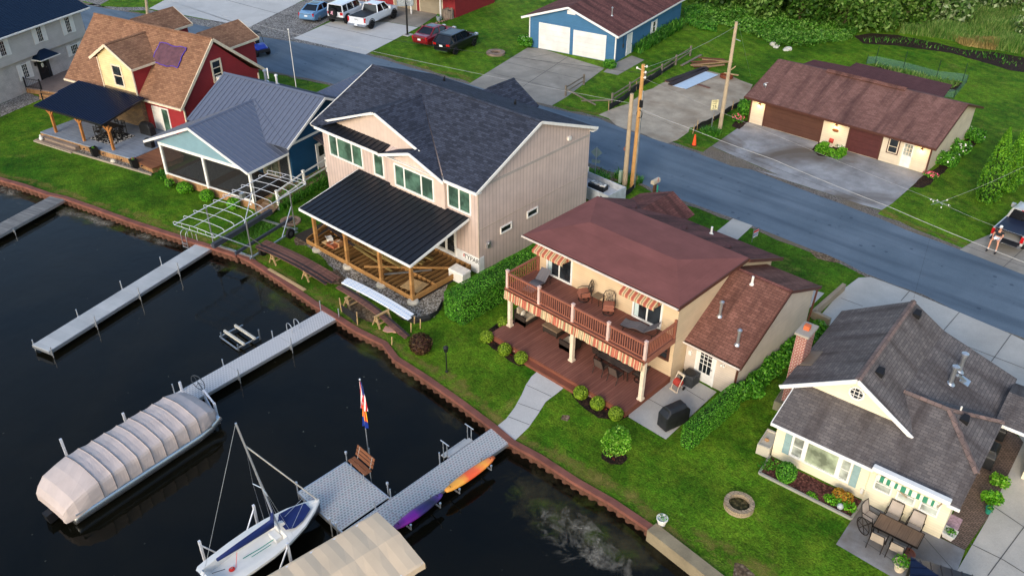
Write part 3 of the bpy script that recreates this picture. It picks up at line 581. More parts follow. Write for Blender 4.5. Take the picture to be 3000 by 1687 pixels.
win(H,'F',0,-13.39,-9.99,3.7,5.25,.1,(.24,.70),(),.1,gm=m['gglass']); win(H,'F',0,-8.97,-7.98,3.68,5.23,.1,gm=m['gglass']); win(H,'F',-.2,-6.8,-3.35,3.72,5.22,.1,(.24,.70),(),.1,gm=m['gglass']); win(H,'F',0,-2.44,-.53,3.74,5.23,.1,(.5,),(),.1,gm=m['gglass'])
win(H,'R',0,1.83,2.85,1.95,2.43,.08); win(H,'R',0,4.26,5.3,2.03,2.51,.08)
b=MB(); fb(b,'R',0,.6,.85,1.55,1.95,0,.14); b.cyl((.14,.72,1.85),(.2,.72,1.85),.09,12); b.build('electric_meter',m['galv'],H); b=MB(); fb(b,'R',0,8.0,8.25,6.0,6.22,0,.15); b.build('flood_light',m['white'],H)
b=MB(); b.box(-5.4,-.03,.02,.03,.0,1.1); b.box(0,-.03,.02,.03,.4,1.1); wrap=b.build('house_wrap',M_plain('house_wrap',lin(226,226,224),.5),H)
def text(par,s_,size,loc,rot,mat,name='lettering',ext=.004,align='CENTER',shear=0.):
    c=bpy.data.curves.new(name,'FONT'); c.body=s_; c.size=size; c.extrude=ext; c.align_x=align; c.align_y='CENTER'; c.shear=shear
    o=bpy.data.objects.new(name,c); COL.objects.link(o); dg=bpy.context.evaluated_depsgraph_get(); me=bpy.data.meshes.new_from_object(o.evaluated_get(dg)); bpy.data.objects.remove(o)
    me.materials.clear(); me.materials.append(mat); q=bpy.data.objects.new(name,me); COL.objects.link(q); q.parent=par; q.location=loc; q.rotation_euler=rot; return q
ink=M_plain('black_print',(.015,.015,.015),.7); text(wrap,'TYPAR',.42,(-.62,-.036,.82),(R(90),0,0),ink,shear=.1); text(wrap,'TYPAR',.42,(-2.6,-.036,1.0),(R(90),0,0),ink,shear=.1)
b=MB(); b.add([(-1.28,-.034,.9),(-1.16,-.034,.9),(-1.22,-.034,1.02),(-1.28,-.04,.78),(-1.16,-.04,.78),(-1.16,-.04,.88),(-1.28,-.04,.88)],[(0,1,2),(3,4,5,6)]); b.build('logo_mark',M_plain('red_print',lin(190,70,50),.6),wrap)
bdoor(H,'F',0,-3.5,-2.72,.55,2.5,m['trim'],m['trim'],(.12,.88,.08,.95)); bdoor(H,'F',0,-2.68,-1.95,.55,2.5,m['trim'],m['trim'],(.12,.88,.08,.95)); win(H,'F',0,-9.5,-6.5,.6,2.4,.1,(.5,)); win(H,'F',0,-6,-4.2,.6,2.4,.1,(.5,))
# porch: metal roof on four posts over bare joists
pr=[(-10.3,-4.95,2.72),(-.45,-4.95,2.72),(-.7,-.04,3.56),(-10.5,-.04,3.56)]
b=MB(); b.slab(pr,.1); ribs(b,pr,.44); b.build('porch_roof',mt_bmetal,H)
b=MB(); b.beam((-10.34,-4.99,2.64),(-.42,-4.99,2.64),.05,.15); b.beam((-.42,-4.99,2.64),(-.68,-.06,3.48),.05,.15); b.beam((-10.34,-4.99,2.64),(-10.54,-.06,3.48),.05,.15); b.build('porch_fascia',m['trim'],H)
b=MB(); b.slab([(p[0]*.995,p[1],p[2]-.16) for p in pr],.02); b.box(-9.7,-4.78,2.4,-.6,-4.6,2.6); b.build('porch_ceiling',m['trim'],H)
for px in (-.72,-3.36,-6.4,-9.37):
    b=MB(); b.box(px-.09,-4.79,.2,px+.09,-4.61,2.45); o=b.build('porch_post',mt_lum,H); b=MB(); b.lathe((px,-4.7,-.1),[(.3,0),(.34,.1),(.34,.22),(.28,.3),(.1,.31)],20); b.build('footing',m['footing'],o,smooth=False)
b=MB()
for y in (-4.72,-2.9,-.1): b.box(-10.4,y-.03,.14,-.62,y+.03,.42)
b.box(-.72,-4.66,.12,-.64,-.05,.45); b.beam((-10.46,-4.64,.3),(-11.9,-.1,.3),.05,.3); b.build('deck_frame',mt_lum,H)
b=MB(); n=26
for i in range(1,n): x=-10.4+i*(9.7/n); b.beam((x,-4.6,.3),(x-.9 if x<-9.5 else x,-.05,.3),.045,.24)
for i in range(5): b.beam((-10.6-.22*i,-4.1+i*.75,.3),(-11.6,-.05,.3),.04,.2) if i else None
b.build('joist',mt_lumd,H)
b=MB(); b.box(-12,-4.6,.001,-.6,0,.02); b.build('ground_cloth',M_plain('ground_cloth',(.03,.025,.02),.95),H)

# ================================================================ brown roofed two storey house with balcony
mt_cream=M_lap('cream_siding',lin(214,188,152),.13,dark=.8); mt_creamc=M_lap('pale_siding',lin(200,186,170),.13,dark=.8)
mt_roll=M_plank('brown_rolled_roofing',lin(122,75,69),lin(127,78,72),1.0,True,rough=.9,gap=.012,darkgap=.75,grain=.07); mt_bsh=M_shingle('brown_shingles',lin(104,66,62),lin(122,80,74),lin(70,44,42),.32,.145,streak=lin(60,42,40),big=.2)
mt_bsh2=M_shingle('rust_brown_shingles',lin(112,76,66),lin(136,95,83),lin(78,52,46),.3,.145,streak=lin(66,44,38),big=.25)
mt_deck=M_plank('red_brown_decking',lin(120,75,63),lin(134,87,73),.14,False,gap=.1,darkgap=.5); mt_rail=M_plain('red_brown_rail',lin(150,92,72),.55); mt_btrim=M_plain('brown_trim',lin(84,50,40),.5); mt_postp=M_plain('pinkish_white_post',lin(214,182,170),.6)
mt_aw=M_stripes('striped_awning_cloth',[lin(186,108,86),lin(206,184,144),lin(146,130,100),lin(206,184,144),lin(186,108,86),lin(160,88,72)],.36)
H=thing('brown_roof_house','cream two storey lake house with brown roof, balcony over a red brown deck','house',(-16.97,29.3,0))
pf=[(0,0),(9.,0),(9.,3.34),(5.35,4.82),(5.3,4.95),(0,4.95)]; MB().rings([[(-8.93,y,z) for y,z in pf],[(0,y,z) for y,z in pf]]).build('wall',mt_cream,H)
MB().box(-9.4,9.001,0,-6.1,10.,3.2).build('entry_wall',mt_cream,H)
gable(H,'side_wing',mt_creamc,0.02,2.87,1.16,8.3,2.2,4.4,'x',4.85,0,3.1)
b=MB(); hip=[(-9.35,-.7,5.02),(.38,-.7,5.02),(.38,5.45,5.02),(-9.35,5.45,5.02)]; r0,r1=(-7.35,2.3,5.34),(-1.85,2.3,5.34)
b.slab([hip[0],hip[1],r1,r0],.14); b.slab([hip[1],hip[2],r1],.14); b.slab([hip[2],hip[3],r0,r1],.14); b.slab([hip[3],hip[0],r0],.14); roof=b.build('upper_roof',mt_roll,H)
b=MB(); b.slab([(-9.4,5.4,4.96),(.42,5.4,4.96),(.42,9.35,3.36),(-9.4,9.35,3.36)],.12)
b.slab([(-9.75,7.8,3.3),(-7.45,7.,4.25),(-7.45,10.3,4.25),(-9.75,10.3,3.3)],.1); b.slab([(-7.45,7.,4.25),(-5.8,7.8,3.3),(-5.8,10.3,3.3),(-7.45,10.3,4.25)],.1); rear=b.build('rear_roof',mt_bsh,H)
for x,y in ((-7.6,6.6),(-4.2,6.6),(-1.3,6.3)): vent(rear,(x,y,4.96-(y-5.4)*.405),M_plain('brown_vent',lin(80,50,48),.6),.12,.28)
pipe(rear,(-3.3,8.,3.95),.4,.06,m['white'],False)
wz0=lambda y:2.12+(y-.9)*.62; b=MB()
b.slab([(-.02,.9,2.12),(3.12,.9,2.12),(3.12,4.88,4.58),(-.02,4.88,4.58)],.12); b.slab([(-.02,4.88,4.58),(3.12,4.88,4.58),(3.12,8.5,3.15),(-.02,8.5,3.15)],.12); wing=b.build('wing_roof',mt_bsh2,H)
b=MB(); capline(b,(.02,4.88,4.58),(3.12,4.88,4.58)); b.build('ridge_cap',mt_bsh,wing)
for x,y,h in ((.8,2.55,.75),(2.35,1.75,.75)): pipe(wing,(x,y,wz0(y)),h,.075)
pipe(wing,(1.25,4.45,wz0(4.45)),.42,.06,m['white'],False)
b=MB(); gutter(b,(-9.37,-.72,4.93),(.4,-.72,4.93),(0,-1,0)); gutter(b,(-.1,.87,2.04),(3.14,.87,2.04),(0,-1,0),.06); b.build('gutter',M_plain('white_lined_gutter',lin(206,196,188),.5),H)
b=MB(); b.beam((-9.4,-.7,4.9),(.42,-.7,4.9),.03,.17); b.beam((.4,-.7,4.94),(.4,5.45,4.94),.04,.2); b.beam((3.14,.88,2.02),(3.14,4.88,4.5),.05,.18); b.beam((3.14,4.88,4.5),(3.14,8.52,3.07),.05,.18); b.beam((-.05,.88,2.0),(3.14,.88,2.0),.03,.14); b.beam((.44,5.42,4.88),(.44,9.38,3.28),.05,.18); b.beam((3.02,8.4,3.05),(2.9,8.34,.1),.07,.09); b.beam((2.95,1.05,2.0),(2.86,1.1,.1),.08,.08)
b.build('brown_fascia',mt_btrim,H)
for u0,u1 in ((-8.28,-6.5),(-2.6,-.85)):
    o=win(H,'F',0,u0,u1,2.8,4.72,.1,(.5,),(),.08,name='sliding_door',gm=m['glass'])
    k=MB(); x=u0+.12
    k.rings([[(x+.05*i,-.025-.012*(i%2),z) for i in range(6)]+[(x+.05*i,-.02,z) for i in range(5,-1,-1)] for z in (2.92,4.6)]); k.build('curtain',M_plain('pale_curtain',lin(190,205,200),.8),o)
def doorawning(u0,u1,zt,zb,y):
    b=MB(); b.slab([(u0,-.02,zt),(u1,-.02,zt),(u1,y,zb),(u0,y,zb)],.03); b.box(u0,y-.012,zb-.16,u1,y,zb); b.add([(u0,-.02,zt-.02),(u0,y,zb-.02),(u0,-.02,zb-.1)],[(0,1,2)]); b.add([(u1,-.02,zt-.02),(u1,y,zb-.02),(u1,-.02,zb-.1)],[(0,2,1)]); b.build('door_awning',mt_aw,H)
doorawning(-8.72,-6.62,4.75,4.36,-.72); doorawning(-3.0,-.92,4.75,4.36,-.72)
# balcony
b=MB(); b.box(-8.9,-2.5,2.68,0,-.002,2.76); fl=b.build('balcony_floor',mt_deck,H)
b=MB(); b.box(-8.93,-2.56,2.5,.03,-2.5,2.77); b.box(-.03,-2.5,2.45,.03,0,2.755); b.box(-8.93,-2.5,2.45,-8.9,0,2.755); b.box(-8.9,-2.45,2.45,-.03,-2.3,2.66); b.build('balcony_fascia',mt_rail,H)
b=MB()
b.box(-8.85,-2.5,3.6,-.02,-2.4,3.68); b.box(-8.85,-2.47,2.84,-.02,-2.43,2.9); b.box(-.08,-2.42,3.6,.02,-.02,3.675); b.box(-.05,-2.42,2.84,-.01,-.02,2.9); b.box(-8.88,-2.42,3.6,-8.78,-.02,3.675); b.box(-8.85,-2.42,2.84,-8.81,-.02,2.9); b.build('railing',mt_rail,H)
for side in range(3):
    b=MB()
    if side==0:
        for i in range(64): x=-8.75+i*8.65/63; b.box(x-.018,-2.47,2.9,x+.018,-2.43,3.6)
    else:
        x=-.03 if side==1 else -8.83
        for i in range(17): y=-2.33+i*2.22/16; b.box(x-.018,y-.018,2.9,x+.018,y+.018,3.6)
    b.build('baluster_row',mt_rail,H)
for x in (-8.83,-6.62,-4.4,-2.2,-.03):
    b=MB(); b.cbox((x,-2.45,2.72),.13,.13,1.06,ch=.0); b.cbox((x,-2.45,3.78),.16,.16,.05); b.build('rail_post',mt_postp,H)
for x in (-8.83,-.03): b=MB(); b.cbox((x,-.08,2.72),.11,.11,1.08); b.build('rail_post',mt_rail,H)
b=MB(); z0=2.66
b.grid([[(-8.9+i*.1,-2.6-.012*math.sin(i*1.7),z0) for i in range(90)],[(-8.9+i*.1,-2.66-.02*math.sin(i*1.7),z0-.5-.02*math.sin(i*.9)) for i in range(90)]]); b.build('striped_valance',mt_aw,H)
b=MB(); b.beam((-8.93,-2.6,2.68),(.02,-2.6,2.68),.04,.05); b.build('valance_rail',mt_btrim,H)
for x in (-8.68,-4.35,-.04):
    b=MB(); b.cbox((x,-2.4,.35),.19,.19,2.2); b.cbox((x,-2.4,.35),.28,.28,.1); b.build('porch_post',M_plain('cream_post',lin(226,206,180),.6) if x==-8.68 else bpy.data.materials['cream_post'],H)
b=MB(); b.box(-8.95,-3.62,.27,.0,-.002,.35); b.build('deck_floor',mt_deck,H)
b=MB(); b.box(-8.97,-3.66,.0,.02,-3.6,.34); b.box(-.02,-3.62,.0,.025,-.0,.34); b.box(-8.99,-3.62,.0,-8.93,-.0,.34); b.box(-6.55,-4.02,.0,-2.8,-3.66,.17); b.build('deck_skirt',M_plank('skirt_board',lin(126,76,58),lin(120,70,54),.3,True,gap=.03),H)
win(H,'F',0,-1.05,-.2,1.2,2.1,.12,(),(.5,),fm=mt_btrim); win(H,'F',0,-6.,-3.6,.4,2.3,.1,(.5,),name='patio_door'); win(H,'F',0,-8.4,-6.9,.9,2.1,.1,(.5,))
bdoor(H,'F',1.16,.72,1.66,.02,1.98,m['trim'],m['white'],(.16,.84,.3,.93),(.33,.67),(.42,.62,.81),label='white back door with nine small panes',hs=1)
b=MB(); fb(b,'F',1.16,.2,.36,1.25,1.5,0,.08); b.build('electric_box',m['white'],H); b=MB(); fb(b,'F',1.16,2.05,2.25,1.55,1.65,0,.08); b.ball((2.08,1.02,1.62),.06); b.ball((2.22,1.02,1.62),.06); b.build('flood_light',m['white'],H)
# ================================================================ yellow cottage with grey shingle roof and brick chimney
mt_yel=M_lap('yellow_siding',lin(238,226,194),.13,dark=.82); mt_gsh=M_shingle('grey_brown_shingles',lin(98,92,90),lin(118,110,106),lin(74,70,68),.3,.145,streak=lin(70,62,60),big=.18)
mt_cap=M_shingle('pinkish_ridge_tiles',lin(132,110,102),lin(108,94,90),lin(80,70,66),.3,.3); mt_brk=M_brick('red_brick',lin(150,66,50),lin(126,50,40),lin(190,172,160),.22,.085,.014)
H=thing('yellow_cottage','pale yellow cottage with grey shingle roof, gable with octagonal window and red brick chimney','house',(-10.73,28.21,0),R(4.5))
MB().box(0,0,0,7.26,8.8,2.1).build('wall',mt_yel,H); MB().box(4.12,-.12,0,7.27,0,2.08).build('sun_room_wall',mt_yel,H); MB().box(-.33,1.9,0,0,8.8,2.5).build('side_wall',mt_yel,H)
b=MB(); g=[(-.4,2.72),(4.5,2.8),(2.3,4.45)]; b.rings([[(x,1.85,z) for x,z in g],[(x,2.05,z) for x,z in g]]); b.build('gable_wall',mt_yel,H)
zl=lambda y:2.25+(y+.55)*.337
b=MB(); b.slab([(-.12,-.55,2.27),(7.55,-.55,2.27),(7.57,1.15,zl(1.15)),(5.68,3.4,zl(3.4)),(3.8,3.4,zl(3.4)),(3.8,1.88,zl(1.88)),(-.12,1.88,zl(1.88))],.12)
b.slab([(7.6,1.15,zl(1.15)),(7.6,5.05,zl(1.15)),(5.68,3.4,zl(3.4))],.1)
b.slab([(7.6,5.05,zl(1.15)),(5.68,3.4,zl(3.4)),(3.8,3.4,zl(3.4)),(3.8,5.05,zl(1.15))],.1)
b.slab([(-.72,1.5,2.7),(2.33,1.5,4.62),(2.22,8.98,4.62),(-.85,8.98,2.7)],.12)
b.slab([(2.33,1.5,4.62),(4.9,1.5,3.0),(4.9,2.2,3.0),(3.84,3.3,3.59),(3.84,9.05,3.59),(2.22,8.98,4.62)],.12)
b.slab([(3.84,3.3,3.59),(3.84,9.05,3.59),(7.33,9.05,2.5),(7.33,4.,2.5)],.12)
b.slab([(7.3,5.15,2.62),(13,5.15,2.62),(13,7.,3.15),(7.3,7.,3.05)],.12); b.slab([(7.3,7.,3.05),(13,7.,3.15),(13,8.75,2.5),(7.3,8.75,2.46)],.12)
roof=b.build('roof',mt_gsh,H)
for a,c in (((2.33,1.5,4.64),(2.22,8.98,4.64)),((3.84,3.4,zl(3.4)+.03),(5.68,3.4,zl(3.4)+.03)),((5.68,3.4,zl(3.4)+.03),(7.57,1.15,zl(1.15)+.04)),((5.68,3.4,zl(3.4)+.03),(7.6,5.05,zl(1.15)+.04))):
    b=MB(); capline(b,a,c,.26); b.build('ridge_cap',mt_cap,roof)
b=MB(); b.beam((-.75,1.47,2.62),(2.33,1.47,4.54),.05,.18); b.beam((2.33,1.47,4.54),(4.95,1.47,2.92),.05,.18); b.build('gable_fascia',m['trim'],H); b=MB(); b.beam((-.15,-.57,2.2),(4.25,-.57,2.2),.04,.14); b.beam((-.14,-.55,2.2),(-.14,1.88,2.98),.04,.14); b.build('fascia',m['trim'],H); b=MB(); b.beam((7.1,-.57,2.2),(7.57,-.57,2.2),.04,.14); b.build('fascia',m['trim'],H); b=MB(); b.beam((7.3,5.12,2.55),(13,5.12,2.55),.04,.14); b.build('fascia',m['trim'],H)
b=MB(); n=8; c=(2.36,3.68); rr=lambda r:[(c[0]+r*math.cos(PI/8+k*PI/4),c[1]+r*math.sin(PI/8+k*PI/4)) for k in range(8)]
o,i=rr(.36),rr(.28)
for k in range(8):
    j=(k+1)%8; b.rings([[(o[k][0],1.85,o[k][1]),(o[j][0],1.85,o[j][1]),(i[j][0],1.85,i[j][1]),(i[k][0],1.85,i[k][1])],[(o[k][0],1.79,o[k][1]),(o[j][0],1.79,o[j][1]),(i[j][0],1.79,i[j][1]),(i[k][0],1.79,i[k][1])]])
for d in (-.1,.1): b.box(c[0]+d-.014,1.8,c[1]-.27,c[0]+d+.014,1.82,c[1]+.27); b.box(c[0]-.27,1.8,c[1]+d-.014,c[0]+.27,1.822,c[1]+d+.014)
w_=b.build('octagonal_window',m['trim'],H); b=MB(); b.rings([[(x,1.845,z) for x,z in rr(.29)],[(x,1.835,z) for x,z in rr(.29)]]); b.build('pane',m['glass'],w_)
mt_shut=M_plain('blue_grey_shutter',lin(142,168,168),.6)
shutter(H,'F',0,.42,.72,.5,1.72,mt_shut); shutter(H,'F',0,3.42,3.72,.45,1.72,mt_shut)
win(H,'F',0,.74,1.36,.52,1.76,.1,(),(.5,),gm=m['pglass']); win(H,'F',0,1.36,2.86,.5,1.76,.09,gm=m['cglass']); win(H,'F',0,2.86,3.4,.5,1.74,.1,(),(.5,),gm=m['pglass'])
for u in (4.36,5.28,6.18): win(H,'F',-.12,u,u+.74,1.0,1.75,.07,(),(.5,),gm=m['pglass'])
b=MB(); b.box(-1.1,3.35,0,-.6,4.35,4.3); ch=b.build('chimney',mt_brk,H); b=MB(); b.box(-1.18,3.27,4.3,-.52,4.43,4.42); b.build('chimney_cap',M_concrete('chimney_cap_stone',lin(158,150,138),.3),ch); b=MB(); b.cbox((-.85,3.85,4.42),.26,.26,.22); b.build('flue',M_plain('clay_flue',lin(204,104,62),.7),ch); b=MB(); b.cbox((-.85,3.85,4.6),.2,.2,.025); b.build('flue_opening',m['darkint'],ch)
b=MB(); b.slab([(-.62,3.2,2.9),(-.1,3.2,3.15),(-.1,4.5,3.15),(-.62,4.5,2.9)],.03); b.build('chimney_flashing',M_plain('flashing',lin(120,108,94),.6),H)
for p in ((2.8,2.9,4.33),(2.65,8.2,4.42),(6.35,3.4,3.35)): vent(roof,p,m['black'],.22,.34)
pipe(roof,(5.15,5.8,3.18),.85,.1); pipe(roof,(5.2,7.0,3.15),.9,.1); b=MB(); b.slab([(5.4,6.3,3.13),(5.8,6.3,3.0),(5.8,6.8,3.0),(5.4,6.8,3.13)],.03); b.tube([(5.3,5.95,3.6),(5.4,6.2,3.4),(5.6,6.55,3.05)],.07,8); b.build('vent_flashing',m['galv'],roof); pipe(roof,(6.05,3.75,3.4),.3,.04,m['white'],False)
b=MB(); b.box(4.22,-.78,2.36,7.2,-.5,2.56); aw=b.build('awning_box',m['trim'],H,bevel=.03)
b=MB(); b.grid([[(4.5+i*.05,-.86,2.4) for i in range(47)],[(4.5+i*.05,-.92-.004*math.sin(i*.7),2.14) for i in range(47)]]); b.build('awning_valance',M_stripes('green_white_stripe',[lin(60,130,100),lin(60,130,100),lin(226,220,200),lin(226,220,200)],.28),aw)
b=MB(); b.beam((4.5,-.62,2.3),(5.75,-.95,2.02),.05,.05); b.beam((6.95,-.62,2.3),(6.85,-.9,2.2),.05,.05); b.build('awning_arm',M_plain('tan_arm',lin(170,150,120),.5),aw)
b=MB(); fb(b,'F',0,3.95,4.07,.35,.6,0,.09); b.build('meter_box',m['white'],H)
b=MB(); b.box(9.,5.6,0,13,8.6,2.45); b.build('garage_wall',mt_yel,H)

# ================================================================ blue cottage with screened porch
mt_blu=M_lap('deep_blue_siding',lin(20,70,104),.12,dark=.72); mt_lblu=M_lap('light_blue_siding',lin(122,154,166),.12,dark=.84)
mt_seam=M_plain('grey_blue_seam_metal',lin(106,113,130),.42,.3,var=.06); mt_skw=M_plank('porch_skirt_boards',lin(166,128,88),lin(142,106,72),.14,False,gap=.06); mt_gdk=M_plank('weathered_ramp_boards',lin(150,124,100),lin(118,94,72),.14,True,gap=.1,grain=.3)
H=thing('blue_cottage','blue cottage with grey metal roof and a screened porch facing the lake','house',(-47.49,25.02,0),R(13))
s=[(4.0,0),(10.8,0),(10.8,4.0),(6.95,5.72),(4.0,4.05)]
s=[(3.55,0),(11.3,0),(11.3,3.7),(6.95,5.7),(3.55,3.75)]; MB().rings([[(-8.5,y,z) for y,z in s],[(.2,y,z) for y,z in s]]).build('wall',mt_blu,H)
A=[(-8.95,2.8,3.6),(.8,2.8,3.6),(.8,6.95,5.85),(-8.95,6.95,5.85)]; B=[(-8.95,6.95,5.85),(.8,6.95,5.85),(.8,11.6,3.7),(-8.95,11.6,3.7)]
zp=5.05; xr=-4.72; vjy=2.8+(zp-3.6)/(5.85-3.6)*4.15
P1=[(xr,-.45,zp),(.15,-.45,3.02),(.5,3.2,2.95),(.75,2.8,3.55),(xr,vjy+.35,zp)]; P2=[(xr,-.45,zp),(xr,vjy+.35,zp),(-9.6,3.0,3.05),(-9.6,-.45,3.05)]
P1=[(xr,-.45,zp),(.3,-.45,2.98),(.3,3.4,2.98),(xr,7.,zp)]; P2=[(xr,-.45,zp),(xr,7.,zp),(-9.7,3.4,3.0),(-9.7,-.45,3.0)]
b=MB(); b.slab([A[0],(-9.8,2.8,3.6),(xr,5.4,5.02),(.55,3.1,3.76),(.8,2.8,3.6),A[2],A[3]],.08) if False else b.slab(A,.08); b.slab(B,.08); b.slab(P1,.08); b.slab(P2,.08)
ribs(b,A,.42); ribs(b,B,.42); ribs(b,P1,.4); ribs(b,P2,.4)
W1=[(-4.6,11.,3.3),(-3.5,11.,4.1),(-3.5,16.,4.1),(-4.9,16.,3.3)]; W2=[(-3.5,11.,4.1),(-2.,11.,3.2),(-2.,16.,3.2),(-3.5,16.,4.1)]
roof=b.build('roof',mt_seam,H)
b=MB(); W1=[(-5.6,10.5,3.1),(-3.45,10.5,4.2),(-3.45,16.,4.2),(-5.6,16.,3.1)]; W2=[(-3.45,10.5,4.2),(-1.2,10.5,3.1),(-1.2,16.,3.1),(-3.45,16.,4.2)]; b.slab(W1,.08); b.slab(W2,.08); ribs(b,W1,.42); ribs(b,W2,.42); b.build('rear_wing_roof',mt_seam,H); b=MB(); b.box(-5.3,11.3,0,-1.5,15.7,3.1); b.build('rear_wing_wall',mt_blu,H)
b=MB(); capline(b,(-8.95,6.95,5.86),(.8,6.95,5.86),.3); capline(b,(xr,-.45,zp+.01),(xr,5.6,zp+.01),.26); b.beam((xr+.05,5.55,zp+.04),(.55,3.0,3.66),.16,.05); b.build('ridge_cap',mt_seam,roof)
sr=[(.3,5.15,3.25),(.3,8.4,3.25),(1.55,8.4,2.65),(1.55,5.15,2.65)]; sr=[(.2,5.9,3.15),(1.75,5.9,2.5),(1.75,8.2,2.5),(.2,8.2,3.15)]; b=MB(); b.slab(sr,.07); ribs(b,sr,.4); b.build('side_porch_roof',M_plain('brown_seam_metal',lin(84,78,82),.45,.3),H)
b=MB(); b.beam((xr,-.47,zp-.1),(.28,-.47,2.9),.05,.16); b.beam((xr,-.47,zp-.1),(-9.72,-.47,2.92),.05,.16); b.beam((.32,-.45,2.9),(.32,3.3,2.9),.05,.14); b.beam((.82,2.78,3.52),(.82,6.95,5.76),.05,.16); b.beam((.82,6.95,5.76),(.82,11.6,3.62),.05,.16); b.beam((1.77,5.9,2.42),(1.77,8.2,2.42),.05,.12); b.box(.2,3.6,3.3,.23,8,3.46); b.build('fascia',m['trim'],H)
b=MB(); g=[(-8.75,2.98),(-.25,2.92),(xr,4.85)]; b.rings([[(x,-.06,z) for x,z in g],[(x,.02,z) for x,z in g]]); b.build('gable_wall',mt_lblu,H)
b=MB(); b.box(-8.72,-.1,2.8,0.05,.05,3.0); b.box(-.05,.05,2.78,.06,3.55,2.95); b.box(-8.65,-.09,.6,-.05,.03,.68); b.build('porch_beam',m['trim'],H)
for x,y in ((-8.6,0),(-4.4,0),(-.08,0),(0.,3.55)): b=MB(); b.cbox((x,y,.5),.17,.17,2.35); b.build('porch_post',m['trim'],H)
b=MB(); b.box(-8.5,-.012,.66,-4.48,-.006,2.82); b.build('insect_screen',m_scr:=M_screen(),H); b=MB(); b.box(-4.3,-.012,.66,-.17,-.006,2.82); b.build('insect_screen',m_scr,H); b=MB(); b.box(-.006,.1,.6,0,3.45,2.8); b.build('insect_screen',m_scr,H); b=MB(); b.box(-8.62,.1,.6,-8.6,3.5,2.8); b.build('insect_screen',m_scr,H)
b=MB(); b.box(-8.7,-.06,0,.02,3.55,.58); b.build('porch_skirt',mt_skw,H); b=MB(); b.box(-8.6,.0,.58,-.02,3.54,.61); b.build('porch_floor',M_plank('dark_porch_floor',lin(70,52,42),lin(56,42,36),.14,False),H)
g=NG('patterned_rug'); v=g.noise(g.uv,3.2,2,.5,2.2); g.fin(g.mix(g.ma('GREATER_THAN',g.ma('FRACT',g.ma('MULTIPLY',v,9)),.6),lin(40,48,58),lin(112,118,122)),.9)
for x0,x1 in ((-8.2,-4.9),(-4.,-.8)): b=MB(); b.box(x0,.35,.611,x1,2.9,.622); b.build('rug',g.m,H)
b=MB(); b.box(-1.,3.5,.6,.1,3.545,2.9); b.build('porch_back_wall',M_lap('grey_siding',lin(92,98,104),.12),H)
win(H,'F',3.5,-2.6,-.9,.65,2.6,.12,(.5,),fm=m['cream_trim'],gm=m['cglass'],name='sliding_door'); win(H,'F',3.55,-7.6,-5.4,1.1,2.5,.1,(.5,),gm=m['glass'])
bdoor(H,'R',.2,6.1,6.95,.62,2.45,m['trim'],m['white'],(.2,.8,.5,.92))
b=MB(); b.box(.0,1.55,.3,1.35,9.,.6); b.slab([(.05,-.25,.08),(1.4,-.25,.08),(1.35,1.56,.595),(0,1.56,.595)],.08); b.box(.0,1.6,.0,1.3,9,.28); b.build('ramp_deck',mt_gdk,H)
ry=((1.28,.8,.3),(1.12,3.6,.6),(.98,6.1,.6))
for x,y,z in ry: b=MB(); b.cbox((x,y,z-.3),.14,.14,1.4); b.cbox((x,y,z+1.1),.18,.18,.05); b.build('rail_post',m['trim'],H)
b=MB()
for (x0,y0,z0_),(x1,y1,z1_) in zip(ry[:-1],ry[1:]):
    for h in (.95,.35): b.beam((x0,y0,z0_+h+(.1 if z0_<.5 else 0)),(x1,y1,z1_+h),.06,.1)
b.build('ramp_rail',m['trim'],H)
for px,py,h in ((-4.3,8.2,.45),(-3.9,8.3,.6),(-3.3,8.35,.35)): pass
b=MB(); b.cyl((-6.6,9.,5.2),(-6.6,9.,6.0),.05,10); b.build('vent_pipe',m['white'],roof)
pipe(roof,(-7.0,9.1,4.9),.75,.1); pipe(roof,(-5.9,9.1,4.9),.6,.08,m['white'])
b=MB(); fb(b,'F',-.06,-.5,-.3,.3,.45,0,.06); b.build('outlet_box',m['white'],H)

# ================================================================ red house with brown roof
mt_red=M_lap('red_siding',lin(148,44,48),.13,dark=.72); mt_rsh=M_shingle('orange_brown_shingles',lin(124,90,70),lin(152,114,88),lin(92,64,50),.32,.15,big=.16); mt_stone=M_brick('stacked_stone',lin(150,124,92),lin(116,98,80),lin(84,74,62),.4,.12,.012)
mt_shk=M_lap('yellow_shakes',lin(222,200,150),.18,dark=.85,var=.12); mt_corr=M_plain('navy_corrugated_metal',lin(22,34,62),.32,.35,var=.06)
H=thing('red_house','red sided house with orange brown roof, yellow shingled dormer and navy metal porch roof','house',(-60.63,27.12,0),R(14))
s=[(.4,0),(8.4,0),(8.4,3.35),(4.2,6.95),(.4,3.1)]; MB().rings([[(-13.,y,z) for y,z in s],[(0,y,z) for y,z in s]]).build('wall',mt_red,H)
b=MB(); b.slab([(-13.4,-.0,3.0),(.2,0,3.0),(.2,4.2,7.28),(-13.4,4.2,7.28)],.14); b.slab([(-13.4,4.2,7.28),(.2,4.2,7.28),(.2,9.1,3.45),(-13.4,9.1,3.45)],.14)
pz=6.85; px_=-6.9; bk=0.+(pz-3.)/(4.28)*4.2
b.slab([(px_,-.15,pz),(px_,bk,pz),(-4.35,2.25,5.3),(-4.35,-.15,5.3)],.12); b.slab([(px_,-.15,pz),(-9.1,-.15,5.5),(-9.1,2.45,5.5),(px_,bk,pz)],.12)
for bx in (-13.2,-5.15):
    b.slab([(bx,7.4,6.1),(bx,12.0,6.1),(bx+2.15,12.0,4.85),(bx+2.15,7.4,4.85)],.12); b.slab([(bx,7.4,6.1),(bx-2.15,7.4,4.85),(bx-2.15,12.,4.85),(bx,12.,6.1)],.12)
roof=b.build('roof',mt_rsh,H)
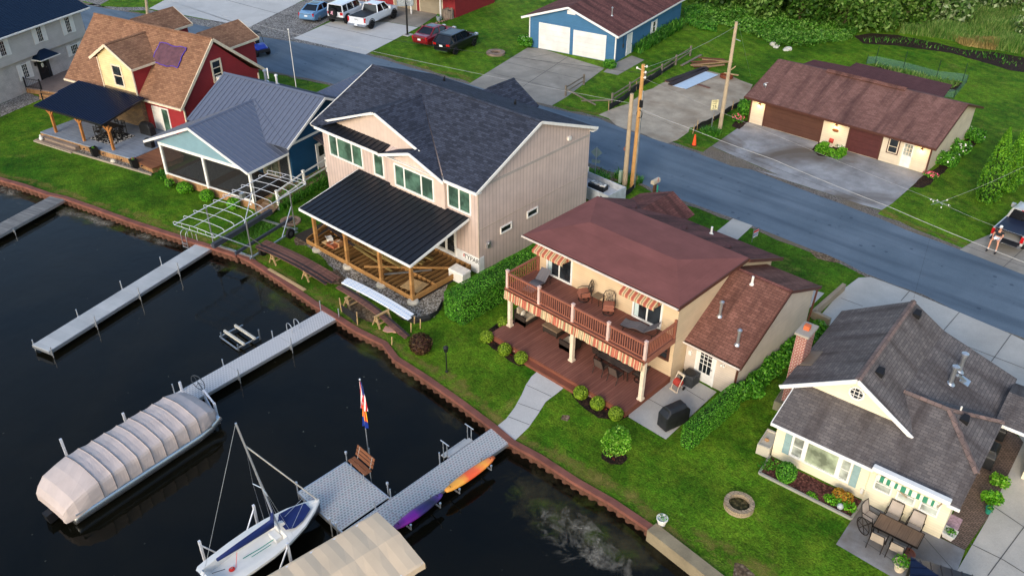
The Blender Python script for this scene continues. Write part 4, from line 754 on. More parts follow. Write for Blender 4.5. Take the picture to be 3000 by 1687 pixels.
b=MB(); capline(b,(-13.4,4.2,7.29),(.2,4.2,7.29)); capline(b,(px_,-.15,pz+.01),(px_,3.7,pz+.01)); b.build('ridge_cap',mt_rsh,roof)
for bx in (-13.2,-5.15):
    b=MB(); sg=[(bx-1.9,0),(bx+1.9,0),(bx+1.9,4.85),(bx,5.95),(bx-1.9,4.85)]; b.rings([[(x,8.3,z) for x,z in sg],[(x,11.6,z) for x,z in sg]]); b.build('rear_dormer_wall',mt_red,H)
b=MB(); sg=[(-8.4,2.6),(-4.75,2.6),(-4.75,5.45),(px_,6.72),(-8.4,5.7)]; b.rings([[(x,.1,z) for x,z in sg],[(x,.3,z) for x,z in sg]]); dm=b.build('dormer',mt_shk,H)
b=MB(); b.box(-4.76,.1,2.9,-4.6,2.3,5.3); b.build('dormer_cheek',mt_red,H)
b=MB(); b.box(-8.5,.3,3.,-8.4,2.4,5.4); b.build('dormer_cheek',mt_red,H)
b=MB(); b.box(-8.4,.02,2.55,-4.7,.12,3.3); b.box(-8.4,.0,0,-4.45,.4,2.7); b.build('stone_facing',mt_stone,H)
b=MB(); b.beam((px_,-.17,pz-.08),(-4.33,-.17,5.22),.05,.2); b.beam((px_,-.17,pz-.08),(-9.12,-.17,5.42),.05,.2); b.beam((-13.4,-.03,2.92),(-8.5,-.03,2.92),.12,.15); b.beam((-4.6,-.03,2.92),(.2,-.03,2.92),.12,.15); b.beam((.22,0,2.92),(.22,4.2,7.18),.06,.22); b.beam((.22,4.2,7.18),(.22,9.1,3.36),.06,.22); b.beam((-4.33,-.15,5.22),(-4.33,2.2,5.22),.04,.16)
b.beam((-4.62,.05,2.9),(-4.62,.05,5.4),.1,.08); b.beam((-8.42,.05,3),(-8.42,.05,5.6),.1,.08); b.beam((.02,.36,.4),(.02,.36,2.9),.1,.1); b.beam((.02,8.4,0),(.02,8.4,3.3),.1,.1); b.build('cream_fascia',m['cream_trim'],H)
for bx in (-13.2,-5.15): b=MB(); b.beam((bx,12.02,6.02),(bx+2.17,12.02,4.77),.05,.18); b.beam((bx+2.17,7.6,4.77),(bx+2.17,12.02,4.77),.05,.18); b.build('rear_fascia',m['cream_trim'],H)
win(H,'F',.1,-7.05,-5.85,3.5,5.3,.14,(),(.5,),.07,fm=m['cream_trim']); win(H,'R',0,3.7,4.75,3.85,5.6,.14,(),(.33,.66),.06,fm=m['cream_trim'])
o=win(H,'F',.4,-3.7,-1.85,.4,2.45,.1,(.55,),(),.1,name='sliding_door',gm=m['gglass']); b=MB(); fb(b,'F',.4,-3.6,-2.68,.5,2.36,.02,.04); b.build('door_leaf',m['white'],o)
pr=[(-10.85,-4.65,2.72),(-3.05,-4.65,2.72),(-3.4,-.3,3.3),(-11.1,-.3,3.3)]; b=MB(); b.slab(pr,.06); ribs(b,pr,.24,.06,.05); b.build('porch_roof',mt_corr,H)
b=MB(); b.beam((-10.85,-4.67,2.66),(-3.05,-4.67,2.66),.06,.14); b.beam((-3.03,-4.65,2.66),(-3.38,-.3,3.24),.06,.14); b.box(-10.5,-4.3,2.4,-3.1,-4.15,2.58); b.build('porch_beam',m['black'],H)
mt_ced=M_plank('cedar_post',lin(176,118,64),lin(160,104,54),.3,True,gap=.01,grain=.3)
for x in (-9.85,-6.49,-3.16):
    b=MB(); b.cbox((x,-4.14,.5),.17,.17,1.95); b.beam((x,-4.14,1.9),(x+.5,-4.2,2.42),.09,.12); b.beam((x,-4.14,1.9),(x-.5,-4.2,2.42),.09,.12); b.build('porch_post',mt_ced,H)
b=MB(); b.prism([(-11.,-.02),(-11.,-4.75),(-.7,-4.55),(-.7,.38),(-4,.38),(-8,-.02)],.42,.5); b.build('deck_floor',M_plank('grey_composite_deck',lin(122,130,142),lin(134,142,152),.14,True,gap=.05,darkgap=.75),H)
b=MB(); b.prism([(-11.,-.1),(-11.,-4.75),(-.7,-4.55),(-.7,-.1)],.0,.415); b.build('deck_skirt',mt_skw,H); b=MB(); b.prism([(-.69,-4.55),(1.85,-4.9),(2.2,-2.2),(-.2,-1.2),(-.69,-1.5)],.36,.46); b.build('side_deck',M_plank('brown_wood_deck',lin(140,92,64),lin(120,76,52),.14,True,gap=.1),H); b=MB(); b.prism([(-.69,-4.5),(1.8,-4.86),(2.1,-2.3),(-.69,-1.6)],.05,.35); b.build('side_deck_skirt',mt_skw,H)
mt_step=M_plank('taupe_step',lin(140,122,108),lin(132,116,102),.3,True,gap=.02)
b=MB(); b.box(-10.6,-5.1,0,-6.4,-4.76,.34); b.box(-10.8,-5.45,0,-6.4,-5.1,.17); b.build('deck_steps',mt_step,H)
b=MB(); b.beam((-6.4,-5.35,.06),(1.9,-5.1,.06),.12,.14); b.beam((-10.9,-5.5,.05),(-6.4,-5.5,.05),.12,.12); b.build('bed_edging',M_concrete('edging',lin(150,138,122),.2),H)

# ================================================================ white brick house at the far left
mt_wbr=M_brick('painted_brick',lin(198,191,184),lin(190,183,176),lin(168,162,156),.24,.1,.01); mt_wsd=M_lap('white_grey_siding',lin(196,190,184),.13,dark=.86); mt_navy=M_plain('navy_seam_metal',lin(12,34,58),.45,.3,var=.05)
H=thing('white_brick_house','white painted brick two storey house with navy metal roof and overhanging upper floor','house',(-80.17,20.28,0),R(24.3))
MB().box(-9,-8,0,0,11.05,2.9).build('lower_wall',mt_wbr,H); MB().box(-9,-8.2,2.88,.3,10.95,5.4).build('upper_wall',mt_wsd,H)
rp=[(.95,-8.6,5.45),(.95,11.5,5.45),(-4.2,15.4 if False else 11.5,7.9),(-4.2,-8.6,7.9)]; b=MB(); b.slab(rp,.12); ribs(b,rp,.3,.03,.03); b.slab([(-4.2,-8.6,7.9),(-4.2,11.5,7.9),(-9.4,11.5,5.45),(-9.4,-8.6,5.45)],.12); b.build('roof',mt_navy,H)
b=MB(); b.beam((1.,-8.6,5.36),(1.,11.5,5.36),.12,.12); b.build('gutter',m['trim'],H); b=MB(); b.box(.3,-8.5,5.25,.95,11.4,5.3); b.build('soffit',m['black'],H)
def wsh(pl,u0,u1,z0,z1,cols,rows):
    win(H,'R',pl,u0,u1,z0,z1,.07,cols,rows,.012,gm=m['glass']); d=.42; shutter(H,'R',pl,u0-d,u0-.01,z0-.05,z1+.05,m['trim']); shutter(H,'R',pl,u1+.01,u1+d,z0-.05,z1+.05,m['trim'])
wsh(0,3.12,3.8,1.15,2.45,(.33,.66),(.25,.5,.75)); wsh(0,8.95,9.9,1.55,2.45,(.25,.5,.75),(.33,.66)); wsh(.3,5.45,6.12,3.75,5.1,(.33,.66),(.25,.5,.75)); wsh(.3,8.8,9.45,3.62,5.08,(.33,.66),(.2,.4,.6,.8)); wsh(.3,1.3,2.0,3.7,5.0,(.33,.66),(.25,.5,.75)); wsh(0,-1.5,-.8,1.15,2.45,(.33,.66),(.25,.5,.75))
bdoor(H,'R',0,4.95,5.75,.5,2.4,m['black'],m['black'],(.15,.85,.3,.95),gm=m['carglass'],label='black front door with a white wreath'); b=MB(); fb(b,'R',0,5.85,6.2,.5,2.35,0,.03); b.build('side_light',m['glass'],H)
b=MB(); b.ball((.08,5.35,1.75),.05,.16,.2); b.build('door_wreath',M_plain('wreath',lin(210,214,200),.8),H)
b=MB(); b.rings([[(0,4.5,2.55),(1.1,4.35,2.55),(1.1,6.6,2.55),(0,6.75,2.55)],[(0,5.2,3.2),(.25,5.3,3.2),(.25,5.8,3.2),(0,5.9,3.2)]]); b.build('door_canopy',mt_navy,H); b=MB(); b.box(0,4.4,2.45,1.12,6.7,2.548); b.build('canopy_trim',m['trim'],H)
b=MB(); fb(b,'R',0,4.55,4.7,1.9,2.2,.02,.14); b.build('wall_lantern',m['black'],H)
b=MB(); b.box(.02,2.9,.4,3.6,9.5,.5); b.build('deck_floor',M_plank('pinkish_deck_boards',lin(132,116,108),lin(122,106,98),.14,False,gap=.05),H); b=MB(); b.box(.05,2.92,0,3.56,9.4,.395); b.build('deck_skirt',mt_skw,H); b=MB(); b.box(1.9,2.45,0,3.9,2.9,.28); b.box(2.3,2.05,0,4.1,2.45,.14); b.build('deck_steps',mt_skw,H)
b=MB()
for i in range(9): x=.2+i*.2; b.cyl((x,2.95,.5),(x,2.95,1.3),.012,5)
b.box(.15,2.93,1.3,1.85,2.97,1.34); b.box(.15,2.93,.6,1.85,2.97,.63); b.cbox((.12,2.95,.3),.09,.09,1.15); b.cbox((1.85,2.95,.3),.09,.09,1.15); b.beam((1.85,2.95,1.3),(3.2,1.6,.8),.05,.06); b.cbox((3.2,1.6,0),.08,.08,.85); b.build('railing',m['black'],H)

# ================================================================ long brown roofed garage
mt_gar=M_lap('garage_cream_siding',lin(214,198,172),.15,dark=.82); mt_bdoor=M_plank('brown_garage_door',lin(86,56,44),lin(84,54,43),.3,True,gap=.03,darkgap=.75,grain=.05); mt_mdoor=M_plain('maroon_panel_door',lin(82,42,40),.55); mt_bsh3=M_shingle('aged_brown_shingles',lin(112,80,73),lin(130,96,88),lin(84,60,55),.32,.15,streak=lin(72,50,48),big=.18)
H=thing('long_garage','long cream garage with aged brown roof, two brown doors and lit wall lamps','garage',(-31.79,61.97,0),R(1.4))
gable(H,'wall',mt_gar,0,14.45,0,8.9,2.3,4.05,'x',4.5,0,2.6)
b=MB(); b.slab([(-.42,-.6,2.27),(14.85,-.6,2.27),(14.85,4.5,4.2),(-.42,4.5,4.2)],.12); b.slab([(-.42,4.5,4.2),(14.85,4.5,4.2),(14.85,9.5,2.58),(-.42,9.5,2.58)],.12); roof=b.build('roof',mt_bsh3,H)
b=MB(); b.slab([(3.9,4.15,4.2),(10.3,4.15,4.2),(10.3,4.5,4.33),(3.9,4.5,4.33)],.05); b.slab([(3.9,4.5,4.33),(10.3,4.5,4.33),(10.3,4.85,4.2),(3.9,4.85,4.2)],.05); b.build('ridge_vent',mt_bsh2,roof)
b=MB(); b.beam((-.44,-.62,2.2),(14.87,-.62,2.2),.05,.14); gutter(b,(-.44,-.63,2.24),(14.87,-.63,2.24),(0,-1,0),.05); b.beam((14.87,-.6,2.19),(14.87,4.5,4.11),.05,.16); b.beam((14.87,4.5,4.11),(14.87,9.5,2.5),.05,.16); b.beam((-.44,-.6,2.19),(-.44,4.5,4.11),.05,.16); b.beam((-.03,-.03,0),(-.03,-.03,2.2),.09,.09); b.beam((14.47,-.04,0),(14.47,-.04,2.2),.1,.1); b.build('brown_fascia',mt_btrim,H)
gdoor(H,'F',0,1.3,6.12,.03,1.98,mt_bdoor,mt_btrim,4); gdoor(H,'F',0,8.4,10.83,.03,1.96,mt_mdoor,mt_btrim,4,4)
win(H,'F',0,11.42,12.14,.85,1.95,.06,(),(.45,),fm=m['cream_trim'],gm=m['glass']); b=MB(); fb(b,'F',0,11.34,11.42,.78,2.0,0,.03); fb(b,'F',0,12.14,12.22,.78,2.0,0,.03); fb(b,'F',0,11.34,12.22,.76,.85,0,.028); b.build('window_casing',mt_btrim,H)
bdoor(H,'F',0,12.5,13.25,.03,1.92,m['cream_trim'],m['white'],(.12,.88,.5,.95),(.33,.67),(.33,.67),gm=m['pglass'])
warm=M_emit('lamp_glow',(1.,.62,.22),7.)
for x in (.73,7.27,13.82):
    b=MB(); fb(b,'F',0,x-.05,x+.05,1.7,1.86,0,.04); b.cyl((x,-.04,1.8),(x,-.2,1.86),.014,6); b.lathe((x,-.2,1.76),[(.02,.12),(.09,.06),(.1,.04)],10); lp=b.build('wall_lamp',M_plain('brass',lin(120,86,40),.4,.6) if x==.73 else bpy.data.materials['brass'],H); b=MB(); b.ball((x,-.2,1.68),.055,.055,.08); b.build('bulb',warm,lp)
    ld=bpy.data.lights.new('lamp_light','POINT'); ld.energy=14; ld.color=(1,.66,.28); ld.shadow_soft_size=.06; q=bpy.data.objects.new('lamp_light',ld); COL.objects.link(q); q.parent=H; q.location=(x,-.34,1.62)
b=MB(); b.ball((7.27,-.04,1.36),.26,.03,.13); b.build('oval_plaque',M_plain('copper_plaque',lin(110,66,40),.5,.4),H)
b=MB(); b.cyl((.5,.9,2.7),(.5,.9,3.25),.02,6); b.tube([(.35,.85,3.2),(.65,.95,3.3)],.015,5); b.ball((.5,.75,3.12),.16,.05,.13); b.build('roof_antenna',m['galv'],roof)
# lower shed behind it
H=thing('rear_shed','low brown roofed shed behind the long garage','shed',(-31.79,61.97,0),R(1.4))
b=MB(); b.slab([(-.6,9.6,2.45),(11.7,9.6,2.45),(11.3,12.9,2.62),(3.,12.9,2.62),(2.98,11.6,2.56),(-.2,11.3,2.54)],.12); b.build('roof',M_shingle('maroon_brown_roofing',lin(88,56,56),lin(96,62,62),lin(70,44,44),.32,.145,big=.12),H); b=MB(); b.prism([(-.2,9.7),(11.2,9.7),(11.0,12.6),(3.2,12.6),(3.2,11.2),(-.2,11)],0,2.4); b.build('wall',mt_btrim,H)

# ================================================================ blue two-door garage
mt_bg=M_lap('mid_blue_siding',lin(66,112,148),.15,dark=.75)
H=thing('blue_garage','blue sided garage with two white overhead doors and brown shingle roof','garage',(-58.54,64.14,0),R(11.8))
gable(H,'wall',mt_bg,0,9.63,0,16.4,3.05,4.55,'y',4.44,0,2.62)
b=MB(); b.slab([(-.85,-.35,3.0),(4.44,-.35,4.72),(4.44,16.8,4.72),(-.85,16.8,3.0)],.12); b.slab([(4.44,-.35,4.72),(10.,-.35,2.72),(10.,16.8,2.72),(4.44,16.8,4.72)],.12); roof=b.build('roof',mt_bsh,H); pipe(roof,(7.6,3.,3.6),.7,.06,m['galv'])
b=MB(); b.beam((-.87,-.37,2.92),(4.44,-.37,4.62),.05,.2); b.beam((4.44,-.37,4.62),(10.02,-.37,2.64),.05,.2); b.beam((10.02,-.35,2.64),(10.02,16.8,2.64),.05,.16); b.beam((-.03,-.04,0),(-.03,-.04,3.),.1,.1); b.beam((9.64,-.04,0),(9.64,-.04,2.6),.12,.12); b.box(4.2,-.03,3.95,5.1,.0,4.3); b.build('fascia',m['trim'],H)
mt_wd=M_plank('white_panel_door',lin(226,224,218),lin(222,220,214),.5,True,gap=.02,darkgap=.8,grain=.03)
gdoor(H,'F',0,1.15,4.5,.03,2.55,mt_wd,m['trim'],5); gdoor(H,'F',0,5.1,8.5,.03,2.42,mt_wd,m['trim'],5)
bdoor(H,'R',9.63,2.6,3.6,.03,2.05,m['trim'],m['white']); win(H,'R',9.63,8.7,9.5,.75,1.95,.08,(),(.5,)); shutter(H,'R',9.63,8.35,8.68,.7,2.0,m['trim']); shutter(H,'R',9.63,9.52,9.85,.7,2.0,m['trim'])
b=MB(); fb(b,'R',9.63,1.55,1.75,1.1,1.45,0,.1); b.cyl((9.68,1.65,1.4),(9.68,1.65,2.5),.025,6); b.build('electric_meter',m['dsteel'],H)

# ================================================================ red barn garage at the top edge
p0=G('E1',1080,10); p1=G('E1',1690,152); p2=G('E1',2130,195)
H=thing('red_barn','red sided garage with beige overhead doors and white porch posts at the top edge','garage',(p1[0],p1[1],0),R(11))
MB().box(-9,.0,0,5.2,8,3.).build('wall',mt_red,H)
b=MB(); b.slab([(-9.4,-2.4,2.75),(5.6,-2.4,2.75),(5.6,3.5,4.6),(-9.4,3.5,4.6)],.12); b.slab([(-9.4,3.5,4.6),(5.6,3.5,4.6),(5.6,9,2.8),(-9.4,9,2.8)],.12); b.build('roof',mt_bsh,H)
mt_beige=M_plank('beige_overhead_door',lin(158,146,124),lin(154,142,120),.5,True,gap=.02,darkgap=.8,grain=.04)
gdoor(H,'F',0,.25,3.4,.03,2.35,mt_beige,m['cream_trim'],5); gdoor(H,'F',0,-3.6,-.35,.03,2.35,mt_beige,m['cream_trim'],5)
for q in ((1590,195),(1985,265),(1280,60),(985,55)):
    v=G('E1',*q); dx,dy=v[0]-p1[0],v[1]-p1[1]; a=R(-11); x,y=math.cos(a)*dx-math.sin(a)*dy,math.sin(a)*dx+math.cos(a)*dy
    b=MB(); b.cbox((x,y,0),.13,.13,2.7); b.build('porch_post',m['trim'],H)
# ---------------------------------------------------------------- waterfront
def offs(pts,d):                           # offset an open line to its right (towards the lake)
    out=[]
    for i,p in enumerate(pts):
        a=pts[max(i-1,0)]; c=pts[min(i+1,len(pts)-1)]; L=math.dist(a,c); out.append((p[0]+(c[1]-a[1])/L*d,p[1]-(c[0]-a[0])/L*d))
    return out
mt_rust=M_plain('rust_painted_steel',lin(122,76,64),.75,var=.25,vs=1.2,bump=.3); mt_sheet=M_plain('rusty_sheet_piling',lin(96,64,50),.85,var=.35,vs=2.5,bump=.4)
steel=wobo(SHORE[1:-3],0,.8)+[SHORE[-3]]
b=MB(); o=offs(steel,.18); i_=offs(steel,-.14); b.rings([[(*o[k],-.1),(*o[k],.06),(*i_[k],.06),(*i_[k],-.1)] for k in range(len(steel))]); 
T=thing('steel_seawall','rust brown steel seawall with a flat cap and corrugated sheet piling along the lake','seawall',(*steel[len(steel)//2],0)); 
def under(b,par,name,mat,**k):            # build with vertices given in world space below a thing placed in the world
    L=par.location; a=-par.rotation_euler.z; c,s=math.cos(a),math.sin(a)
    b.v=[(c*(x-L.x)-s*(y-L.y),s*(x-L.x)+c*(y-L.y),z-L.z) for x,y,z in b.v]; return b.build(name,mat,par,**k)
under(b,T,'cap',mt_rust)
fine=wobo(steel,0,.06); fo=[]; acc=0
for k,p in enumerate(fine):
    if k: acc+=math.dist(p,fine[k-1])
    a=fine[max(k-3,0)]; c=fine[min(k+3,len(fine)-1)]; L=math.dist(a,c) or 1; d=.06+.055*max(-1,min(1,1.8*math.sin(acc*2*PI/.48))); fo.append((p[0]+(c[1]-a[1])/L*d,p[1]-(c[0]-a[0])/L*d))
b=MB(); b.grid([[(*p,-1.2) for p in fo],[(*p,-.05) for p in fo]]); under(b,T,'sheet_piling',mt_sheet)
cw=[SHORE[-3],SHORE[-2],SHORE[-1]]; b=MB(); o=offs(cw,.3); i_=offs(cw,-.25); b.rings([[(*o[k],-1),(*o[k],.12),(*i_[k],.12),(*i_[k],-1)] for k in range(3)])
T=thing('concrete_seawall','pale weathered concrete seawall block at the bottom edge of the lawn','seawall',(*cw[0],0)); under(b,T,'wall_block',M_concrete('weathered_concrete',lin(136,124,100),.55))
mt_dk1=M_plank('grey_dock_panels',lin(178,180,180),lin(168,171,172),.62,False,gap=.03,darkgap=.8,grain=.05); mt_dk2=M_dockgrid('white_grid_panels',lin(156,157,160),lin(166,164,166),lin(196,196,196)); mt_dk3=M_dockgrid('patterned_dock_panels',lin(126,138,140),lin(156,142,144),lin(182,184,184)); mt_dk0=M_plank('weathered_dock_boards',lin(132,132,130),lin(104,104,104),.14,False,gap=.12,grain=.3)
def dock(label,p,q,w,z,n,mat,posts,grp=None,h=.55,name='dock'):
    """p shore end, q far end of the centre line; posts: (fraction, side, height above deck)"""
    L=math.dist(p,q); rz=math.atan2(q[1]-p[1],q[0]-p[0]); T=thing(name,label,'dock',(p[0],p[1],0),rz,grp)
    for k in range(n): b=MB(); b.box(L*k/n+.006,-w/2,z-.05,L*(k+1)/n-.006,w/2,z); b.build('deck_panel',mat,T)
    b=MB(); b.box(0,-w/2-.03,z-.2,L,-w/2+.02,z-.02); b.box(0,w/2-.02,z-.2,L,w/2+.03,z-.02)
    for k in range(n+1): x=min(max(L*k/n,.03),L-.03); b.box(x-.03,-w/2,z-.2,x+.03,w/2,z-.055)
    b.build('dock_frame',m['alu'],T)
    for f,s,hh in posts:
        b=MB(); x,y=L*f,s*(w/2+.07); b.cyl((x,y,-1.6),(x,y,z+hh),.028,8); b.box(x-.06,y-.05*s-.04,z-.3,x+.06,y-.05*s+.04,z-.02); b.lathe((x,y,z+hh-.02),[(.034,0),(.034,.05)],8); b.build('post',m['alu'],T)
    return T
d1=dock('long plain grey dock second from the upper left, with bare pipe posts',(-45.82,20.3),(-42.28,8.76),1.24,-.05,4,mt_dk1,[(.0,1,.55),(.0,-1,.55),(.25,1,.5),(.25,-1,.5),(.5,1,.5),(.5,-1,.5),(.755,1,.4),(.755,-1,.4),(.99,1,.2),(.99,-1,.2)])
d2=dock('grey grid panel dock leading out to the covered pontoon boat',(-33.93,21.21),(-33.2,11.6),1.18,0,3,mt_dk2,[(.0,1,.55),(.02,-1,.6),(.36,-1,.4),(.34,1,.45),(.68,1,.4),(.68,-1,.35),(.97,-1,.5)])
d3=dock('patterned grey dock with a wide platform, kayaks along it and a bench',(-20.35,20.86),(-20.35,4.5),1.2,0.02,5,mt_dk3,[(.2,-1,.6),(.37,-1,.45),(.42,-1,.4)])
b=MB()
for k in range(2): b=MB(); x0=-24.05+k*1.48; b.box(x0+.006,12.3,-.03,x0+1.474,14.72,.02); under(b,d3,'platform_panel',mt_dk3)
b=MB(); b.box(-24.08,12.24,-.2,-20.99,12.3,.0); b.box(-24.08,14.72,-.2,-20.99,14.78,0); b.box(-24.11,12.24,-.2,-24.05,14.78,0); under(b,d3,'platform_frame',m['alu'])
for x,y,h in ((-24.1,14.85,.42),(-24.15,12.3,.4),(-21.5,12.1,.45),(-21.25,12.2,.3),(-21.3,14.9,.5)): b=MB(); b.cyl((x,y,-1.6),(x,y,h),.028,8); b.lathe((x,y,h),[(.06,0),(.06,.12),(.03,.14)],10); under(b,d3,'post',m['alu'])
d0=dock('weathered wooden plank dock at the upper left',(-58.93,16.53),(-55.2,7.4),1.3,-.02,4,mt_dk0,[(.45,1,-.1),(.9,1,-.1)])
def arch(mb,x,y,z,h,w_,n=8,ax='x'):
    pts=[]
    for k in range(n+1):
        t=PI*k/n; u=-math.cos(t)*w_/2; pts.append((x+(u if ax=='x' else 0),y+(u if ax=='y' else 0),z+h-w_/2+math.sin(t)*w_/2))
    return [(pts[0][0],pts[0][1],z)]+pts+[(pts[-1][0],pts[-1][1],z)]
p=G('B1',1410,545,-.3); T=thing('swim_ladder','silver swim ladder hooked over the steel seawall beside the plain grey dock','ladder',(p[0],p[1],0),R(15)); b=MB()
for y in (-.0,.42): b.tube(arch(b,y,0,-.6,1.25,.5,8,'y'),.022,6)
for z in (-.45,-.2): b.box(0,-.3,z,.42,-.2,z+.03)
b.build('ladder_frame',m['alu'],T)
p=G('B2',385,1345,0); T=thing('dock_ladder','silver arched ladder rails on the side of the grid panel dock','ladder',(p[0],p[1],0),R(5)); b=MB()
for y in (-.0,.5): b.tube(arch(b,0,y,-.5,1.0,.45,8,'x'),.022,6)
b.box(-.3,0,-.4,-.2,.5,-.37); b.build('ladder_frame',m['alu'],T)
p=G('C2',1480,600,-.1); T=thing('dock_stairs','silver dock stairs with two T shaped handrails beside the patterned dock','stairs',(p[0],p[1],0),R(90)); b=MB()
for k,z in enumerate((-.1,-.32)): b.box(-.75,.0+.28*k,z-.04,.75,.26+.28*k,z)
b.build('tread',mt_dk1,T)
for x in (-.75,.75):
    b=MB(); b.cyl((x,.1,-.9),(x,.1,.6),.022,6); b.cyl((x,.35,-.9),(x,.35,.6),.022,6); b.cyl((x,-.05,.6),(x,.5,.6),.026,6); b.build('handrail',m['alu'],T)
# boat hoist canopy frame on the shore
mt_pipe=M_plain('white_grey_pipe',lin(214,216,222),.4,.1)
T=thing('boat_lift_frame','bare white tube canopy frame on a wheeled boat hoist standing on the lawn','boat lift',(-42.0,21.3,0),R(15))
b=MB()
for x in (-3.25,-.08): b.cyl((x,-2.45,2.75),(x,5.5,2.75),.032,8)
b.cyl((-1.66,-2.4,3.02),(-1.66,5.5,3.02),.018,6); b.build('canopy_rail',mt_pipe,T)
for k in range(11):
    y=-2.45+k*.795; pts=[(-3.25,y,2.75),(-3.3,y,2.9),(-3.2,y,2.98),(-2.4,y,3.02),(-1.66,y,3.05),(-.9,y,3.02),(-.24,y,2.96),(-.08,y,2.88),(-.08,y,2.75)]
    b=MB(); b.tube(pts,.015,6)
    if k in (0,10):
        b.cyl((-3.25,y,2.75),(-.08,y,2.75),.015,6)
        for x in (-2.6,-1.97,-1.35,-.7): b.cyl((x,y,2.75),(x,y,2.98),.011,5)
    b.build('canopy_bow',mt_pipe,T)
for x,y in ((0,0),(-3.2,0),(0,3.9),(-3.2,3.9)):
    b=MB(); b.beam((x,y,0),(x-.0,y,2.72),.06,.06); b.box(x-.12,y-.12,0,x+.12,y+.12,.03); b.build('leg',m['galv'],T)
for e in (((0,1.3,.15),(0,.1,1.5)),((0,2.6,.15),(0,3.85,1.9)),((-3.2,2.6,.15),(-3.2,3.85,2.2))): b=MB(); b.beam(*e,.05,.05); b.build('brace',m['galv'],T)
b=MB(); b.beam((0,-.2,.2),(0,4.1,.2),.1,.1); b.beam((-3.2,-.2,.2),(-3.2,4.1,.2),.1,.1); b.beam((-3.2,0,.2),(0,0,.2),.1,.12); b.beam((-3.2,3.9,.2),(0,3.9,.2),.1,.12); b.beam((-3.2,0,1.0),(0,0,.9),.04,.06); b.build('base_frame',m['galv'],T)
b=MB(); b.beam((-.75,-.6,.55),(-.75,4.6,.55),.12,.18); b.beam((-2.6,-.6,.55),(-2.6,4.6,.55),.25,.3); b.build('bunk',M_plain('dark_bunk',lin(58,62,72),.6),T)
for y in (.75,3.2): b=MB(); b.cyl((.1,y,.33),(.28,y,.33),.33,20); w_=b.build('wheel',m['rubber'],T); b=MB(); b.cyl((.27,y,.33),(.3,y,.33),.14,12); b.build('hub',m['dsteel'],w_)
b=MB(); b.box(-3.4,2.9,2.05,-3.15,3.2,2.4); b.build('winch',m['galv'],T)
# small watercraft lift standing in the water
T=thing('watercraft_lift','small empty watercraft lift with two pale bunks standing in the dark water','boat lift',(-37.,16.3,0),R(2)); 
for y in (.05,.72): b=MB(); b.beam((0,y,-.22),(1.9,y,-.18),.11,.13); b.build('bunk',M_plain('pale_bunk',lin(190,186,174),.7) if y<.1 else bpy.data.materials['pale_bunk'],T)
b=MB(); b.beam((.15,-.35,-.33),(.15,1.1,-.33),.07,.07); b.beam((1.75,-.25,-.33),(1.75,1.1,-.33),.07,.07)
for x in (1.75,.15): b.beam((x,-.25,-1.3),(x,-.25,-.1),.06,.06)
b.beam((1.75,1.1,-1.3),(1.75,1.1,.15),.06,.06); b.beam((.15,-.3,-.4),(1.75,-.3,-.4),.06,.06); b.build('lift_frame',m['galv'],T)
# pontoon boat under its cover, on a lift
mt_cov=M_plain('taupe_boat_cover',lin(190,176,170),.42,var=.08,vs=1.5,bump=.25,bs=5); mt_tube=M_plain('pontoon_aluminium',(.6,.62,.64),.25,.9,var=.08)
T=thing('pontoon_boat','pontoon boat under a taupe ribbed cover with silver tubes, tied up in the lake','boat',(-30.62,5.1,0),R(7.3))
sec=[]; ribsY=[1.15+k*.6 for k in range(9)]
def cs(y,w_,zs,zt,zb,sw=.86):
    h=[(1,0),(.995,.3),(.97,.62),(.95,.8),(sw+.05,.94),(sw-.02,1.0)]
    L=[(w_*k,y,zb+(zs-zb)*t) for k,t in h]; L+=[(w_*sw*f,y,zs+(zt-zs)*(1-f**1.6)) for f in (.85,.6,.3)]
    return L+[(0,y,zt)]+[(-p[0],p[1],p[2]) for p in L[::-1]]
sec+=[cs(-.5,.95,.05,.08,-.08,.9),cs(-.47,1.08,.34,.42,-.1,.9),cs(-.3,1.17,.6,.68,-.06,.88),cs(.05,1.28,.86,.95,.04,.87),cs(.6,1.34,1.02,1.17,.18)]
r_=random.Random(3)
for k,y in enumerate(ribsY):
    sec.append(cs(y,1.36,1.12,1.32,.25))
    if k<8:
        d=r_.uniform(.7,1.3); sec+=[cs(y+.08,1.352,1.095,1.295,.25),cs(y+.2,1.345,1.085,1.32-.03*d,.25),cs(y+.32,1.342,1.08,1.32-.042*d,.25),cs(y+.45,1.345,1.09,1.32-.028*d,.25),cs(y+.54,1.352,1.1,1.3,.25)]
sec+=[cs(6.2,1.34,1.06,1.22,.27),cs(6.55,1.3,1.0,1.13,.3),cs(6.9,1.17,.84,.94,.32,.85),cs(7.1,.96,.64,.72,.34,.87),cs(7.22,.65,.46,.5,.36,.9)]
for rw in sec:
    for q_ in range(len(rw)): x,y,z=rw[q_]; rw[q_]=(x+.012*math.sin(y*7+z*5),y,z+.012*math.sin(x*9+y*4.3))
b=MB(); b.grid(sec); b.build('boat_cover',mt_cov,T)
for y in ribsY: b=MB(); b.tube([(p[0]*1.006,p[1],p[2]+.006) for p in cs(y,1.36,1.12,1.32,.25)],.014,5); b.build('cover_seam',M_plain('seam_piping',lin(92,88,92),.6) if y==ribsY[0] else bpy.data.materials['seam_piping'],T)
for s in (-1,1): b=MB(); b.tube([(s*.92,-.15,-.2),(s*.92,.0,-.2),(s*.92,6.0,-.2),(s*.9,6.6,-.12),(s*.86,7.05,.05),(s*.84,7.2,.14)],.29,14); b.build('pontoon_tube',mt_tube,T,smooth=True)
